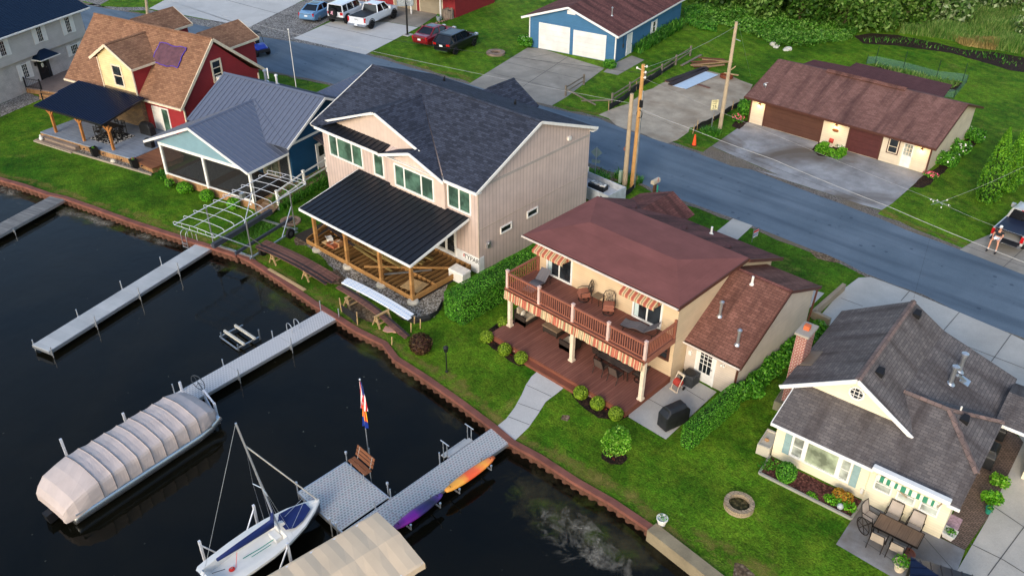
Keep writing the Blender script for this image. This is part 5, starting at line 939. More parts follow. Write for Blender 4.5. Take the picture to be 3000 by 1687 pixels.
b=MB(); b.box(-1.26,-.1,.12,1.26,6.6,.22); b.tube([(1.28,-.1,.2),(1.28,6.3,.2),(1.1,6.95,.22),(.7,7.25,.24),(-.7,7.25,.24),(-1.1,6.95,.22),(-1.28,6.3,.2),(-1.28,-.1,.2)],.035,6); b.build('deck_rail',m['alu'],T)
b=MB(); b.rings([[(-.2,-.75,-.45),(.2,-.75,-.45),(.2,-.35,-.4),(-.2,-.35,-.4)],[(-.18,-.8,.0),(.18,-.8,0),(.18,-.3,.05),(-.18,-.3,.05)]]); b.build('outboard_motor',m['black'],T); b=MB(); b.box(.55,-.3,-.2,.75,-.05,.15); b.build('step_bracket',m['alu'],T)
T=thing('pontoon_lift','silver lift posts and winch wheel holding the covered pontoon boat at the dock end','boat lift',(-32.6,12.0,0),0)
b=MB()
for t,x,y,x2,y2 in (('C1',1210,205,1200,155),('C1',826,385,826,362),('C1',435,620,405,535)):
    q=G(t,x,y,.1); b=MB(); b.beam((q[0],q[1],-1.3),(q[0],q[1],HT(t,x2,y2,q)),.1,.1); under(b,T,'lift_post',mt_pipe)
b=MB(); q=G('C1',1455,410,-.3); b.beam((q[0],q[1],-1.3),(q[0],q[1],.75),.1,.1); q2=G('C1',1380,300,-.1); b.beam((q2[0],q2[1],-1.3),(q2[0],q2[1],.75),.1,.1); b.beam((q[0],q[1],.7),(q2[0],q2[1],.7),.07,.09); b.beam((q[0],q[1],-.3),(q2[0],q2[1],.3),.05,.05); under(b,T,'lift_post',mt_pipe)
b=MB(); q=G('C1',1320,160,.55); b.tube([(q[0]+.42*math.cos(k*PI/10),q[1]+.12*math.cos(k*PI/10),q[2]+.42*math.sin(k*PI/10)) for k in range(20)],.02,5,True)
for k in range(3): a=k*2*PI/3; b.cyl((q[0],q[1],q[2]),(q[0]+.42*math.cos(a),q[1]+.12*math.cos(a),q[2]+.42*math.sin(a)),.012,5)
b.cyl(q,(q2[0],q2[1],.7),.03,6); under(b,T,'winch_wheel',m['dsteel'])
# sailboat
mt_gel=M_plain('white_gelcoat',lin(226,224,218),.28,spec=.5,var=.04); mt_nav=M_plain('navy_canvas',lin(16,36,92),.75,var=.15); mt_hull=M_plain('dark_navy_hull',lin(18,22,34),.3,spec=.5)
T=thing('sailboat','small white sailboat with navy sail cover and dark hull on a lift beside the platform','sailboat',(-22.46,9.49,0),R(2.5)); SB=T; T.scale=(.86,.86,1)
st=[(-2.75,.8),(-2.6,.93),(-2,1.0),(-1,1.06),(0,1.07),(1.,.98),(2.,.72),(2.8,.36),(3.2,.12),(3.32,.03)]
def hs(y,w_): sh=.5+.1*max(0,y/3.3)**2; return [(-w_,y,sh),(-w_*.98,y,.3),(-w_*.7,y,-.0),(0,y,-.18),(w_*.7,y,.0),(w_*.98,y,.3),(w_,y,sh)]
b=MB(); b.grid([hs(*q) for q in st]); b.poly([p for p in hs(*st[0])]); b.build('hull',mt_hull,T,smooth=True)
b=MB(); r1=[(-w_-.025,y,.51+.1*max(0,y/3.3)**2) for y,w_ in st]+[(w_+.025,y,.51+.1*max(0,y/3.3)**2) for y,w_ in st[::-1]]; 
inn=[(-.62,-2.3),(-.72,-1),(-.7,.2),(-.55,.95),(.55,.95),(.7,.2),(.72,-1),(.62,-2.3)]
# deck ring: gunwale, side decks, cockpit well
def deckrow(y,w_): z=.52+.1*max(0,y/3.3)**2; k=1 if y<1. else 0; wi=w_*.66; zi=z+.02 if not k else .16; return [(-w_-.03,y,z-.12),(-w_-.03,y,z),(-w_*.8,y,z+.03),(-wi,y,z+.03),(-wi*.96,y,zi),(0,y,zi if k else z+.08),(wi*.96,y,zi),(wi,y,z+.03),(w_*.8,y,z+.03),(w_+.03,y,z),(w_+.03,y,z-.12)]
rows=[deckrow(-2.75,.8),deckrow(-2.6,.93),deckrow(-2.2,.98),deckrow(-1,1.06),deckrow(0,1.07),deckrow(.95,.98),deckrow(1.02,.96),deckrow(2.,.72),deckrow(2.8,.36),deckrow(3.2,.12),deckrow(3.32,.04)]
z0=.55; rows[0]=[(x,y,max(z,z0-.03) if abs(x)<.7 else z) for x,y,z in rows[0]]; rows[1]=[(x,y,z0 if abs(x)<.75 else z) for x,y,z in rows[1]]; rows[2]=[(x,y,z0 if abs(x)<.66 and z<.3 and False else z) for x,y,z in rows[2]]
b=MB(); b.grid(rows); dk=b.build('deck',mt_gel,T)
b=MB(); b.poly([(-.3,1.2,.64),(.4,1.15,.64),(.62,1.5,.64),(.55,2.0,.645),(.28,2.65,.69),(-.2,2.7,.69),(-.52,2.1,.645),(-.62,1.5,.64)]); b.v=[(x,y,z+.03) for x,y,z in b.v]; b.build('hatch_cover',mt_nav,T)
L=T.location; a_=R(-2.5)
def toL(p): x,y=p[0]-L.x,p[1]-L.y; return ((math.cos(a_)*x-math.sin(a_)*y)/.86,(math.sin(a_)*x+math.cos(a_)*y)/.86,p[2])
mb_=toL(G('E6',820,1055,.4)); mtp=toL(G('E6',405,60,6.3)); lerp=lambda p,q,t:tuple(p[k]+(q[k]-p[k])*t for k in range(3))
b=MB(); b.tube([(mb_[0],mb_[1],.2),mtp],.048,10); b.build('mast',m['alu'],T)
fs=lerp((mb_[0],mb_[1],.2),mtp,.82); bow=(0,3.28,.62)
b=MB(); b.tube([lerp(fs,bow,t) for t in (0,.06,.2,.4,.7,.84,.86,1)],.032,7); b.build('furled_jib',M_plain('furled_sail',lin(206,198,186),.7),T)
b=MB(); ml=lambda t:lerp((mb_[0],mb_[1],.2),mtp,t); sp=ml(.45)
for s in (-1,1): b.cyl(sp,(sp[0]+s*.55,sp[1]-.12,sp[2]),.022,6)
b.build('spreader',m['alu'],T)
b=MB(); b.cyl(mtp,(-.3,-2.7,.55),.012,5)
for s in (-1,1): b.tube([ml(.8),(sp[0]+s*.55,sp[1]-.12,sp[2]),(s*.98,.9,.55)],.006,4); b.cyl(ml(.5),(s*.95,1.2,.55),.006,4)
b.cyl(lerp(fs,bow,.85),(-.3,1.5,.62),.01,4); b.cyl(lerp(fs,bow,.85),(.55,1.3,.62),.01,4); b.build('rigging',m['alu'],T)
bo=toL(G('E6',235,1295,1.15)); bm=ml(.16); b=MB(); path=[ml(.3),ml(.24),lerp(bm,bo,.06),lerp(bm,bo,.3),lerp(bm,bo,.65),bo]; rr=[.05,.1,.17,.15,.12,.07]
rs=[]
for p,r_ in zip(path,rr): rs.append([(p[0]+r_*math.cos(k*PI/5)*.8,p[1]+.02*math.cos(k*PI/5),p[2]+r_*math.sin(k*PI/5)*1.3-r_*.4) for k in range(10)])
b.rings(rs); b.build('sail_cover',mt_nav,T,smooth=True)
b=MB(); b.tube([(-.1,-.9,.24),(.0,-.1,.24),(.1,.8,.3)],.018,5); b.tube([(.12,-.6,.24),(.2,.4,.26)],.014,5); b.build('green_line',M_plain('teal_rope',lin(40,140,120),.7),T)
b=MB()
for k in range(4): b.tube([(.0+(.12-.02*k)*math.cos(t*PI/8),-1.55+(.13-.02*k)*math.sin(t*PI/8),.2+.02*k) for t in range(16)],.014,5,True)
b.cyl((.1,-1.4,.25),(-.1,-1.1,.75),.012,5); b.build('coiled_rope',M_plain('red_rope',lin(214,52,44),.7),T)
b=MB(); b.box(-.3,.62,.2,.3,.95,.4); b.rings([[(-.1,1.0,.55),(.12,1.0,.55),(.12,1.35,.6),(-.1,1.35,.6)],[(-.06,1.05,.9),(.08,1.05,.9),(.1,1.3,.8),(-.08,1.3,.8)]]); b.build('cuddy_seat',mt_gel,T)
b=MB(); b.beam((-.9,-2.9,.2),(.9,-2.9,.2),.05,.05) if False else b.tube([(-.1,-2.4,.58),(.15,-1.9,.6)],.016,5); b.build('tiller',m['dsteel'],T)
T=thing('sailboat_lift','silver lift posts with angled braces around the small sailboat','boat lift',(-22.3,9,0),0); b=MB()
for xb,yb,xt,yt,sx,sy in ((605,975,558,805,505,1045),(135,1345,55,1135,240,1240),(910,1330,868,1150,800,1400)):
    q=G('E6',xb,yb,-.45); h=HT('E6',xt,yt,q); b=MB(); b.beam((q[0],q[1],-1.3),(q[0],q[1],h),.09,.09); e=G('E6',sx,sy,-.2); b.beam((q[0],q[1],h*.75),e,.05,.05); under(b,T,'lift_post',mt_pipe)
# beige boat-lift canopy at the bottom edge
mt_can=M_plain('beige_canvas',lin(212,188,152),.75,var=.07,vs=.9,bump=.4,bs=2.5); c1=G('C2',922,1020,2.2); c2=G('C2',1240,1362,2.2)
g=NG('beige_canvas_shaded_cloth'); mt_can=M_plain('beige_canvas',lin(210,187,158),.75,var=.06,vs=.9,bump=.35,bs=2.)
T=thing('canopy_lift','boat lift under a beige canvas canopy at the bottom edge of the photo','boat lift',(c2[0],c2[1],0),math.atan2(c2[1]-c1[1],c2[0]-c1[0])); W=math.dist(c1[:2],c2[:2]); rows=[]; N=26
for k in range(N+1):
    y=-k*.32; sag=.045*(1-abs(math.sin(k*PI/3)))*1.
    rows.append([(-W-.01,y,1.92+.03*math.sin(k*2.1)),(-W,y,2.2),(-W*.97,y,2.25-sag),(-W*.75,y,2.33-sag),(-W*.5,y,2.42-sag*.4),(-W*.25,y,2.33-sag),(-W*.03,y,2.25-sag),(0,y,2.2),(.01,y,1.92+.03*math.sin(k*1.7))])
b=MB(); b.grid(rows); e=rows[0]; b.grid([[(x,y,z) for x,y,z in e[1:-1]],[(x,y+.05,1.95+.04*math.sin(i*1.9)) for i,(x,y,z) in enumerate(e[1:-1])]]); b.build('canopy',mt_can,T)
for x in (-W+.3,-.3):
    b=MB(); b.beam((x,-1.6,-1.4),(x,-1.6,2.2),.09,.09); b.build('lift_post',mt_pipe,T); b=MB(); b.beam((x,-6,-1.4),(x,-6,2.2),.09,.09); b.build('lift_post',mt_pipe,T)
b=MB(); b.beam((-W+.1,-.05,2.18),(-W+.1,-8.2,2.18),.06,.06); b.beam((-.1,-.05,2.18),(-.1,-8.2,2.18),.06,.06); b.build('canopy_rail',mt_pipe,T)
# kayaks on side racks
def kayak(label,p,q,w_,stops,z):
    L=math.dist(p[:2],q[:2]); g=NG('kayak_plastic'); x=g.ma('DIVIDE',g.sep(g.ob)[0],L); n=g.ma('ADD',x,g.mr(g.noise(g.ob,2.5,3),.3,.7,-.05,.05)); g.fin(g.ramp(n,stops),.35,0,.5)
    T=thing('kayak',label,'kayak',(p[0],p[1],z),math.atan2(q[1]-p[1],q[0]-p[0]),'kayaks racked along the dock'); rs=[]
    for k in range(15):
        t=k/14; s=max(.06,math.sin(PI*(.03+.94*t))**.42); a=w_/2*s; h=.3*max(.3,s); rs.append([(L*t,a*math.cos(j*PI/6),.16+h*.5*math.sin(j*PI/6)*(1 if math.sin(j*PI/6)>0 else .7)+.1*abs(t-.5)**3*4) for j in range(12)])
    b=MB(); b.rings(rs); b.build('hull',g.m,T,smooth=True); b=MB()
    for x in (.25,L-.25): b.tube([(x,-.06,.3),(x,0,.36),(x,.06,.3)],.012,5)
    b.build('carry_handle',m['rubber'],T); return T
o1,o2=G('C2',1352,868,.2),G('C2',1690,652,.2); p1,p2=G('C2',1010,1080,.2),G('C2',1330,890,.2)
kayak('orange and yellow kayak on a rack along the patterned dock',(-19.45,o1[1]),(-19.42,o2[1]),.5,[(0,lin(255,168,60)),(.3,lin(255,178,70)),(.45,lin(248,96,52)),(.6,lin(250,108,60)),(.75,lin(255,170,66)),(.95,lin(240,120,70))],.02)
kayak('purple and navy kayak racked along the dock nearest the beige canopy',(-19.47,p1[1]-.2),(-19.45,p2[1]),.5,[(0,lin(54,30,84)),(.25,lin(150,30,160)),(.42,lin(130,30,150)),(.55,lin(60,44,110)),(.75,lin(38,40,66)),(.95,lin(92,58,140))],.02)
for i,y in enumerate((14.3,15.9,17.,18.9)):
    T=thing('kayak_rack','silver bracket holding a kayak at the side of the patterned dock','rack',(-19.72,y,0),0,'kayak brackets on the patterned dock'); b=MB(); b.beam((0,0,-.05),(.62,0,-.02),.05,.05); b.cyl((.6,0,-.05),(.6,0,.2),.025,6); b.lathe((.6,0,.18),[(.05,0),(.05,.07)],8); b.cyl((-.0,0,-.1),(-.0,0,.3),.025,6); b.lathe((0,0,.28),[(.05,0),(.05,.07)],8); b.build('bracket',m['alu'],T)
# bench and flagpole on the platform
mt_bw=M_plank('bench_slats',lin(136,88,60),lin(120,76,52),.3,True,gap=.01)
T=thing('dock_bench','brown slatted bench on metal legs at the edge of the dock platform','bench',(-23.05,14.8,0),R(-2)); b=MB()
b=MB()
for k in range(2): b.box(-.62,-.18+k*.19,.43,.62,-.02+k*.19,.47)
b.build('seat',mt_bw,T); b=MB()
for k in range(3): b.beam((-.62,.26+.06*k,.6+.17*k),(.62,.26+.06*k,.6+.17*k),.03,.14,(0,.33,1))
b.build('backrest',mt_bw,T)
for x in (-.45,.45): b=MB(); b.tube([(x,-.15,-.6),(x,-.15,.42),(x,.2,.42),(x,.4,1.)],.022,6); b.cyl((x,.2,-.6),(x,.2,.42),.022,6); b.build('leg',m['alu'],T)
fp=G('C2',865,640,0); top=HT('C2',840,135,fp)
T=thing('dock_flagpole','silver flagpole behind the bench flying two limp flags','flagpole',(fp[0],fp[1],0)); b=MB(); b.cyl((0,0,-1.2),(0,0,top),.03,8,.018); b.ball((0,0,top),.05); b.build('pole',m['alu'],T); b=MB(); b.cyl((.07,0,-1.2),(.07,0,.45),.028,8); b.build('pole_bracket',m['alu'],T)
def flag(name,label,z1,L,mat,ph,wd):
    """limp flag: cloth hanging in folds below its hoist point"""
    rows=[]; n=16
    for k in range(n+1):
        t=k/n; w_=wd*(.35+.65*t); rows.append([(w_*(j/10-.42)+.03*math.sin(3*t+ph),.07*math.sin(j*1.25+ph+t*1.2)*(.4+.6*t),z1-L*t-.14*abs(j/10-.45)*t) for j in range(11)])
    b=MB(); b.grid(rows); me=b; o=b.build(name,mat,None,loc=(fp[0],fp[1],0)); so=o.modifiers.new('t','SOLIDIFY'); so.thickness=.006; tag(o,label,'flag'); 
    lay=o.data.uv_layers[0].data
    for pl in o.data.polygons:
        for li in pl.loop_indices:
            vi=o.data.loops[li].vertex_index; lay[li].uv=((vi%11)/10,(vi//11)/n)
    return o
g=NG('striped_flag_cloth'); q=g.sep(g.uv); st_=g.ma('GREATER_THAN',g.ma('FRACT',g.ma('MULTIPLY',g.ma('ADD',q[0],g.ma('MULTIPLY',q[1],.35)),5.)),.5); col=g.mix(st_,lin(205,36,52),lin(238,234,230)); can=g.ma('MULTIPLY',g.ma('LESS_THAN',q[1],.42),g.ma('GREATER_THAN',q[0],.45)); sv=g.vor(g.scalev(g.uv,1,2),9.); blue=g.mix(g.ma('LESS_THAN',sv.outputs[0],.22),lin(30,44,110),lin(235,235,235)); g.fin(g.mix(can,col,blue),.7)
flag('national_flag','limp red and white striped flag with a starred blue corner on the dock flagpole',top-.12,1.45,g.m,.3,.42)
g=NG('ray_flag_cloth'); q=g.sep(g.uv); rays=g.ma('GREATER_THAN',g.ma('FRACT',g.ma('MULTIPLY',q[0],4.)),.5); col=g.mix(rays,lin(232,60,40),lin(250,176,40)); g.fin(g.mix(g.ma('GREATER_THAN',g.ma('ADD',q[1],g.ma('MULTIPLY',q[0],-.3)),.45),col,lin(24,52,140)),.7)
flag('second_flag','limp blue, orange and yellow flag hanging lower on the dock flagpole',top-1.4,1.2,g.m,1.4,.36)
# ---------------------------------------------------------------- yard and deck furniture
mt_wick=M_plank('dark_wicker',lin(66,54,46),lin(50,42,36),.05,True,gap=.2,grain=.2); mt_cush=M_plain('beige_cushion',lin(186,170,146),.85); mt_iron=M_plain('dark_bronze_iron',lin(44,36,32),.5,.3); mt_sling=M_plain('brown_sling',lin(84,70,62),.8); mt_lsl=M_plank('grey_sling',lin(112,106,106),lin(100,96,98),.06,False,gap=.12,darkgap=.8); mt_terra=M_plain('rust_cushion',lin(148,92,72),.85); mt_sl2=M_plain('pale_sling',lin(176,162,148),.8); mt_tt=M_plain('mottled_table_top',lin(84,74,70),.4,var=.35,vs=4)
DZ=.355; BZ=2.765
def wicker_seat(label,name,cat,p,rz,w_,seats,pillow=True):
    T=thing(name,label,cat,p,rz); d=.8
    b=MB(); b.box(-w_/2,-d/2,.1,w_/2,d/2,.34); b.box(-w_/2,d/2-.1,.34,w_/2,d/2,.82); b.build('wicker_body',mt_wick,T)
    for s in (-1,1): b=MB(); b.box(s*w_/2,-d/2,.1,s*(w_/2-.1),d/2-.1,.62); b.build('arm',mt_wick,T)
    b=MB()
    for x in (-w_/2+.06,w_/2-.06):
        for y in (-d/2+.06,d/2-.06): b.box(x-.03,y-.03,0,x+.03,y+.03,.1)
    b.box(-w_/2+.03,-.03,.06,w_/2-.03,.03,.1); b.box(-w_/2+.03,-d/2+.04,.07,-w_/2+.08,d/2-.04,.1); b.box(w_/2-.08,-d/2+.04,.07,w_/2-.03,d/2-.04,.1); b.build('feet',mt_iron,T)
    cw_=(w_-.2)/seats
    for k in range(seats):
        x=-w_/2+.1+cw_*(k+.5); b=MB(); b.cbox((x,-.08,.34),cw_-.02,.62,.13,ch=.04); b.build('seat_cushion',mt_cush,T); b=MB(); b.rings([[(x-cw_/2+.01,.12,.47),(x+cw_/2-.01,.12,.47),(x+cw_/2-.01,.28,.47),(x-cw_/2+.01,.28,.47)],[(x-cw_/2+.05,.2,.92),(x+cw_/2-.05,.2,.92),(x+cw_/2-.05,.32,.92),(x-cw_/2+.05,.32,.92)]]); b.build('back_cushion',mt_cush,T)
    if pillow: b=MB(); b.ball((-w_/2+.3,-.02,.62),.2,.09,.2,8,6); q=b.build('pillow',M_plain('patterned_pillow',lin(206,196,180),.9,var=.3,vs=14),T)
    return T
q=G('E7',180,410,DZ); wicker_seat('dark wicker loveseat with beige cushions on the red brown deck','loveseat','sofa',(q[0]+.05,q[1]+.72,DZ),R(90),1.5,2)
q=G('E7',790,790,DZ); wicker_seat('dark wicker armchair with a pale pillow behind the middle deck post','armchair','armchair',(q[0]-.08,q[1]+.5,DZ),R(-90),.85,1)
q=G('E7',560,545,DZ); T=thing('coffee_table','dark wicker storage coffee table with a tan top on the deck','table',(q[0]+.12,q[1]+.55,DZ),0); b=MB(); b.box(-.5,-.5,.08,.5,.5,.4); b.build('wicker_body',mt_wick,T); b=MB(); b.box(-.54,-.54,.4,.54,.54,.45); b.build('table_top',M_plain('tan_top',lin(140,116,92),.5),T)
for x in (-.46,.46):
    for y in (-.46,.46): b=MB(); b.cbox((x,y,0),.06,.06,.09); b.build('leg',mt_iron,T)
cof=(q[0]+.12,q[1]+.55,DZ+.45)
def sling_chair(label,p,rz,group=None,swivel=False,mat=None):
    T=thing('patio_chair',label,'chair',p,rz,group); ms=mat or mt_sling
    b=MB(); b.slab([(-.25,-.26,.43),(.25,-.26,.43),(.25,.2,.4),(-.25,.2,.4)],.02); b.build('seat',ms,T); b=MB(); b.slab([(-.25,.2,.42),(.25,.2,.42),(.23,.36,.95),(-.23,.36,.95)],.02,(0,-1,.3)); b.build('backrest',ms,T)
    b=MB()
    for s in (-1,1): b.tube([(s*.28,-.28,.42),(s*.28,.2,.4),(s*.25,.37,.97)],.018,5); b.tube([(s*.28,-.24,.42),(s*.3,-.22,.64),(s*.3,.24,.64)],.018,5)
    b.tube([(-.25,.37,.97),(0,.39,.99),(.25,.37,.97)],.018,5)
    if swivel:
        b.cyl((0,0,.03),(0,0,.42),.04,8); b.tube([(.26*math.cos(k*PI/8),.26*math.sin(k*PI/8),.03) for k in range(16)],.02,5,True)
        for k in range(2): b.cyl((.26*math.cos(k*PI/2),.26*math.sin(k*PI/2),.04),(-.26*math.cos(k*PI/2),-.26*math.sin(k*PI/2),.04),.015,5)
        b.build('frame',mt_iron,T)
    else:
        b.build('frame',mt_iron,T)
        for s in (-1,1):
            b=MB(); b.tube([(s*.28,-.26,.42),(s*.28,-.3,0)],.018,5); b.build('leg',mt_iron,T); b=MB(); b.tube([(s*.28,.2,.41),(s*.28,.34,0)],.018,5); b.build('leg',mt_iron,T)
    return T
ta,tb,tc=G('E7',1225,812,DZ+.7),G('E7',1640,1045,DZ+.7),G('E7',1322,750,DZ+.7); tx,ty=(ta[0]+tb[0])/2,(ta[1]+tb[1])/2+.5; TL=tb[0]-ta[0]
T=thing('dining_table','long mottled patio dining table under the balcony of the brown roofed house','table',(tx,ty,DZ),0); b=MB(); b.box(-TL/2,-.5,.66,TL/2,.5,.7); b.build('table_top',mt_tt,T); b=MB(); b.box(-TL/2+.02,-.47,.6,TL/2-.02,.47,.655); b.build('apron',mt_iron,T)
for x in (-TL/2+.15,TL/2-.15):
    for y in (-.38,.38): b=MB(); b.tube([(x,y,0),(x*.97,y*.9,.3),(x,y,.62)],.03,6); b.build('leg',mt_iron,T)
T=thing('candle_tray','black tray with two white candles on the dining table under the balcony','tray',(tx,ty,DZ+.7),0); b=MB(); b.box(-.3,-.16,0,.3,.16,.03); b.build('tray',m['black'],T)
for x in (-.1,.14): b=MB(); b.cyl((x,0,.03),(x,0,.26),.04,10); b.build('candle',m['white'],T)
for k,(x,y,rz,sw,l) in enumerate(((-TL/2-.32,.1,R(90),True,'brown swivel patio chair at the left end of the dining table'),(TL/2+.25,.1,R(-90),True,'brown swivel patio chair at the right end of the dining table by the deck post'),(-.52,-.72,R(180),False,'brown patio chair on the near side of the dining table, toward its left end'),(.38,-.72,R(180),False,'brown patio chair on the near side of the dining table, toward the right post'),(-.5,.75,0,False,'brown patio chair on the far side of the dining table, left one'),(.5,.75,0,False,'brown patio chair on the far side of the dining table, right one'))):
    sling_chair(l,(tx+x,ty+y,DZ),rz,'chairs round the deck dining table',sw)
def lounger(label,p,rz):
    T=thing('sun_lounger',label,'lounger',p,rz,'loungers on the balcony'); b=MB(); b.grid([[(-.31,-1.2+k*.12,.32-.05*math.sin(k*.7)) for k in range(11)],[(.31,-1.2+k*.12,.32-.05*math.sin(k*.7)) for k in range(11)]]); o=b.build('seat',mt_lsl,T); o.modifiers.new('s','SOLIDIFY').thickness=.03
    b=MB(); b.slab([(-.31,.02,.33),(.31,.02,.33),(.3,.6,.78),(-.3,.6,.78)],.035); b.build('backrest',mt_lsl,T); b=MB()
    for s in (-1,1): b.tube([(s*.33,-1.2,.3),(s*.33,-.5,.27),(s*.33,.6,.32)],.02,6); b.cyl((s*.33,-1.,.28),(s*.33,-1.05,0),.018,6); b.cyl((s*.33,.45,.3),(s*.33,.5,0),.018,6)
    b.cyl((-.33,.6,.32),(.33,.6,.32),.018,6); b.build('frame',mt_iron,T); return T
q=G('B3',470,850,BZ+.2); lounger('grey sling lounger at the left end of the balcony',(q[0],q[1],BZ),R(8))
q=G('B3',1285,1215,BZ+.25); lounger('grey sling lounger in the right corner of the balcony',(q[0]-.1,q[1]-.02,BZ),R(-78))
def rocker(label,p,rz):
    T=thing('rocking_chair',label,'chair',p,rz,'cushioned rockers on the balcony'); b=MB(); b.tube([(.27*math.cos(k*PI/8),.27*math.sin(k*PI/8),.025) for k in range(16)],.025,5,True); b.cyl((0,0,.02),(0,0,.3),.05,8); b.build('base',mt_iron,T)
    b=MB(); b.cbox((0,-.02,.3),.56,.56,.16,ch=.06); b.build('seat_cushion',mt_terra,T); b=MB(); b.cbox((.02,.0,.47),.54,.5,.13,ch=.05); b.build('loose_cushion',mt_terra,T)
    b=MB(); fr=[(-.28,.28,.35),(-.29,.4,.85),(-.2,.44,1.02),(0,.46,1.06),(.2,.44,1.02),(.29,.4,.85),(.28,.28,.35)]; b.tube(fr,.022,6)
    for a in range(5): x=-.2+.1*a; b.tube([(x,.3,.4),(x*.4+.05*math.sin(a*2),.38,.7),(x,.43,.98)],.012,4)
    for z,y in ((.6,.34),(.8,.39)): b.tube([(.1*math.cos(k*PI/5)*1.6,y,z+.08*math.sin(k*PI/5)) for k in range(10)],.011,4,True)
    for s in (-1,1): b.tube([(s*.29,.36,.62),(s*.33,.0,.64),(s*.31,-.24,.58),(s*.27,-.22,.32)],.02,5)
    b.build('iron_frame',mt_iron,T); return T
q=G('B3',792,985,BZ); rocker('rust cushioned iron rocker to the left of the little balcony table',(q[0],q[1]+.1,BZ),R(-35)); q=G('B3',978,1085,BZ); rocker('rust cushioned iron rocker to the right of the little balcony table',(q[0],q[1]+.1,BZ),R(35))
q=G('B3',900,1010,BZ); T=thing('side_table','small slatted side table between the two balcony rockers','table',(q[0],q[1]+.1,BZ),0); b=MB(); 
for k in range(5): b.box(-.25,-.25+k*.105,.44,.25,-.16+k*.105,.46)
b.build('table_top',M_plain('taupe_slats',lin(120,104,84),.6),T)
for x in (-.22,.22):
    for y in (-.22,.22): b=MB(); b.cyl((x,y,0),(x*.95,y*.95,.44),.015,6); b.build('leg',mt_iron,T)
# patio things
q=G('C3',1470,545,.02); T=thing('air_conditioner','dark air conditioner condenser beside the white back door','air conditioner',(q[0]+.05,q[1]+.25,.02),0); b=MB(); b.cbox((0,0,0),.68,.68,.62,ch=.04)
for k in range(9): b.cbox((0,0,.06+k*.055),.7,.7,.02)
b.build('body',M_plain('dark_grey_metal',lin(58,60,62),.5),T); b=MB(); b.lathe((0,0,.62),[(.28,0),(.28,.02),(.25,.025)],18); b.build('fan_grille',m['black'],T)
def hose_reel(label,p,rz,s=1.):
    T=thing('hose_reel',label,'hose reel',p,rz,'hose reels'); b=MB()
    for x in (-.2,.2): b.tube([(x,-.25,0),(x,-.1,.45),(x,.15,.9)],.02,5); b.cyl((x,-.1,.45),(x,.2,.05),.02,5)
    b.box(-.22,.1,.82,.22,.18,.92); b.box(-.25,-.3,0,.25,-.22,.05); b.build('cart_frame',m['cream_trim'],T); b=MB(); b.cyl((-.17,-.02,.42),(.17,-.02,.42),.2,14)
    b.build('wound_hose',M_plain('red_hose',lin(176,62,50),.6) if 'red_hose' not in bpy.data.materials else bpy.data.materials['red_hose'],T); b=MB()
    for x in (-.24,.24): b.cyl((x-.02,.18,.1),(x+.02,.18,.1),.1,12)
    b.build('wheel_pair',m['rubber'],T); return T
q=G('C3',1385,590,.02); hose_reel('beige hose reel cart with red hose on the patio by the air conditioner',(q[0]+.05,q[1]+.25,.02),R(-10)); q=G('T4',985,1110,.02); hose_reel('beige hose reel with red hose in front of the long garage, between its doors',(q[0],q[1]+.2,.03),R(0))
def covered_grill(label,p,rz,s=1.,name='covered_grill'):
    T=thing(name,label,'grill',p,rz); b=MB(); L_,D=1.35*s,.62*s
    b.rings([[(x*L_/2*k1,y*D/2*k2,z*s) for x,y in ((-1,-1),(1,-1),(1,1),(-1,1))] for k1,k2,z in ((1,1,.04),(1.0,.98,.5),(1.0,1,.78),(.72,.95,.98),(.66,.55,1.12))]); b.build('cover',M_plain('black_vinyl_cover',(.016,.017,.019),.42,var=.3,bump=.5,bs=6) if 'black_vinyl_cover' not in bpy.data.materials else bpy.data.materials['black_vinyl_cover'],T,smooth=False,bevel=.05)
    b=MB()
    for x in (-.5,.5):
        for y in (-.2,.2): b.cyl((x*s-.02,y*s,.04),(x*s+.02,y*s,.04),.04,8)
    b.build('casters',m['rubber'],T); return T
q=G('C3',1320,885,.02); q2=G('C3',1435,800,.02); covered_grill('large grill under a black cover on the concrete patio',((q[0]+q2[0])/2-.1,(q[1]+q2[1])/2+.15,.02),R(75),1.05)
q=G('T1',1120,1125,.5); covered_grill('black covered smoker nearest the side deck on the red house deck',(q[0]-.1,q[1]+.25,.5),R(14),.62); q=G('T1',1090,1030,.5); covered_grill('wide black grill by the stone wall on the red house deck',(q[0],q[1]+.4,.5),R(14),.9)
for k,(a,c,l) in enumerate((((720,1150),.8,'nearest the cottage eave'),((770,1080),.7,'farther back'))): pass
q=G('C3',1448,450,.02); T=thing('broom','green handled broom leaning on the cream wall by the downspout','broom',(q[0],q[1],.02)); b=MB(); b.cyl((0,0,.15),(.05,.22,1.25),.014,6); b.build('handle',M_plain('green_handle',lin(110,160,90),.5),T); b=MB(); b.box(-.12,-.04,0,.12,.04,.18); b.build('bristles',M_plain('bristle',lin(70,60,50),.9),T)
q=G('P',1124,935); T=thing('lamp_post','black garden lamp post on the lawn by the seawall','lamp post',(q[0],q[1],0)); b=MB(); b.cyl((0,0,0),(0,0,1.25),.03,8); b.lathe((0,0,0),[(.08,0),(.08,.05),(.03,.1)],10); b.build('post',m['black'],T); b=MB(); b.lathe((0,0,1.25),[(.05,0),(.1,.04),(.13,.26),(.15,.28),(.05,.38),(.01,.42)],8); b.build('lantern',m['black'],T)
c=G('C3',1850,1385,.2); g=M_brick('tan_ring_blocks',lin(172,152,124),lin(150,132,108),lin(110,96,78),.3,.13,.01)
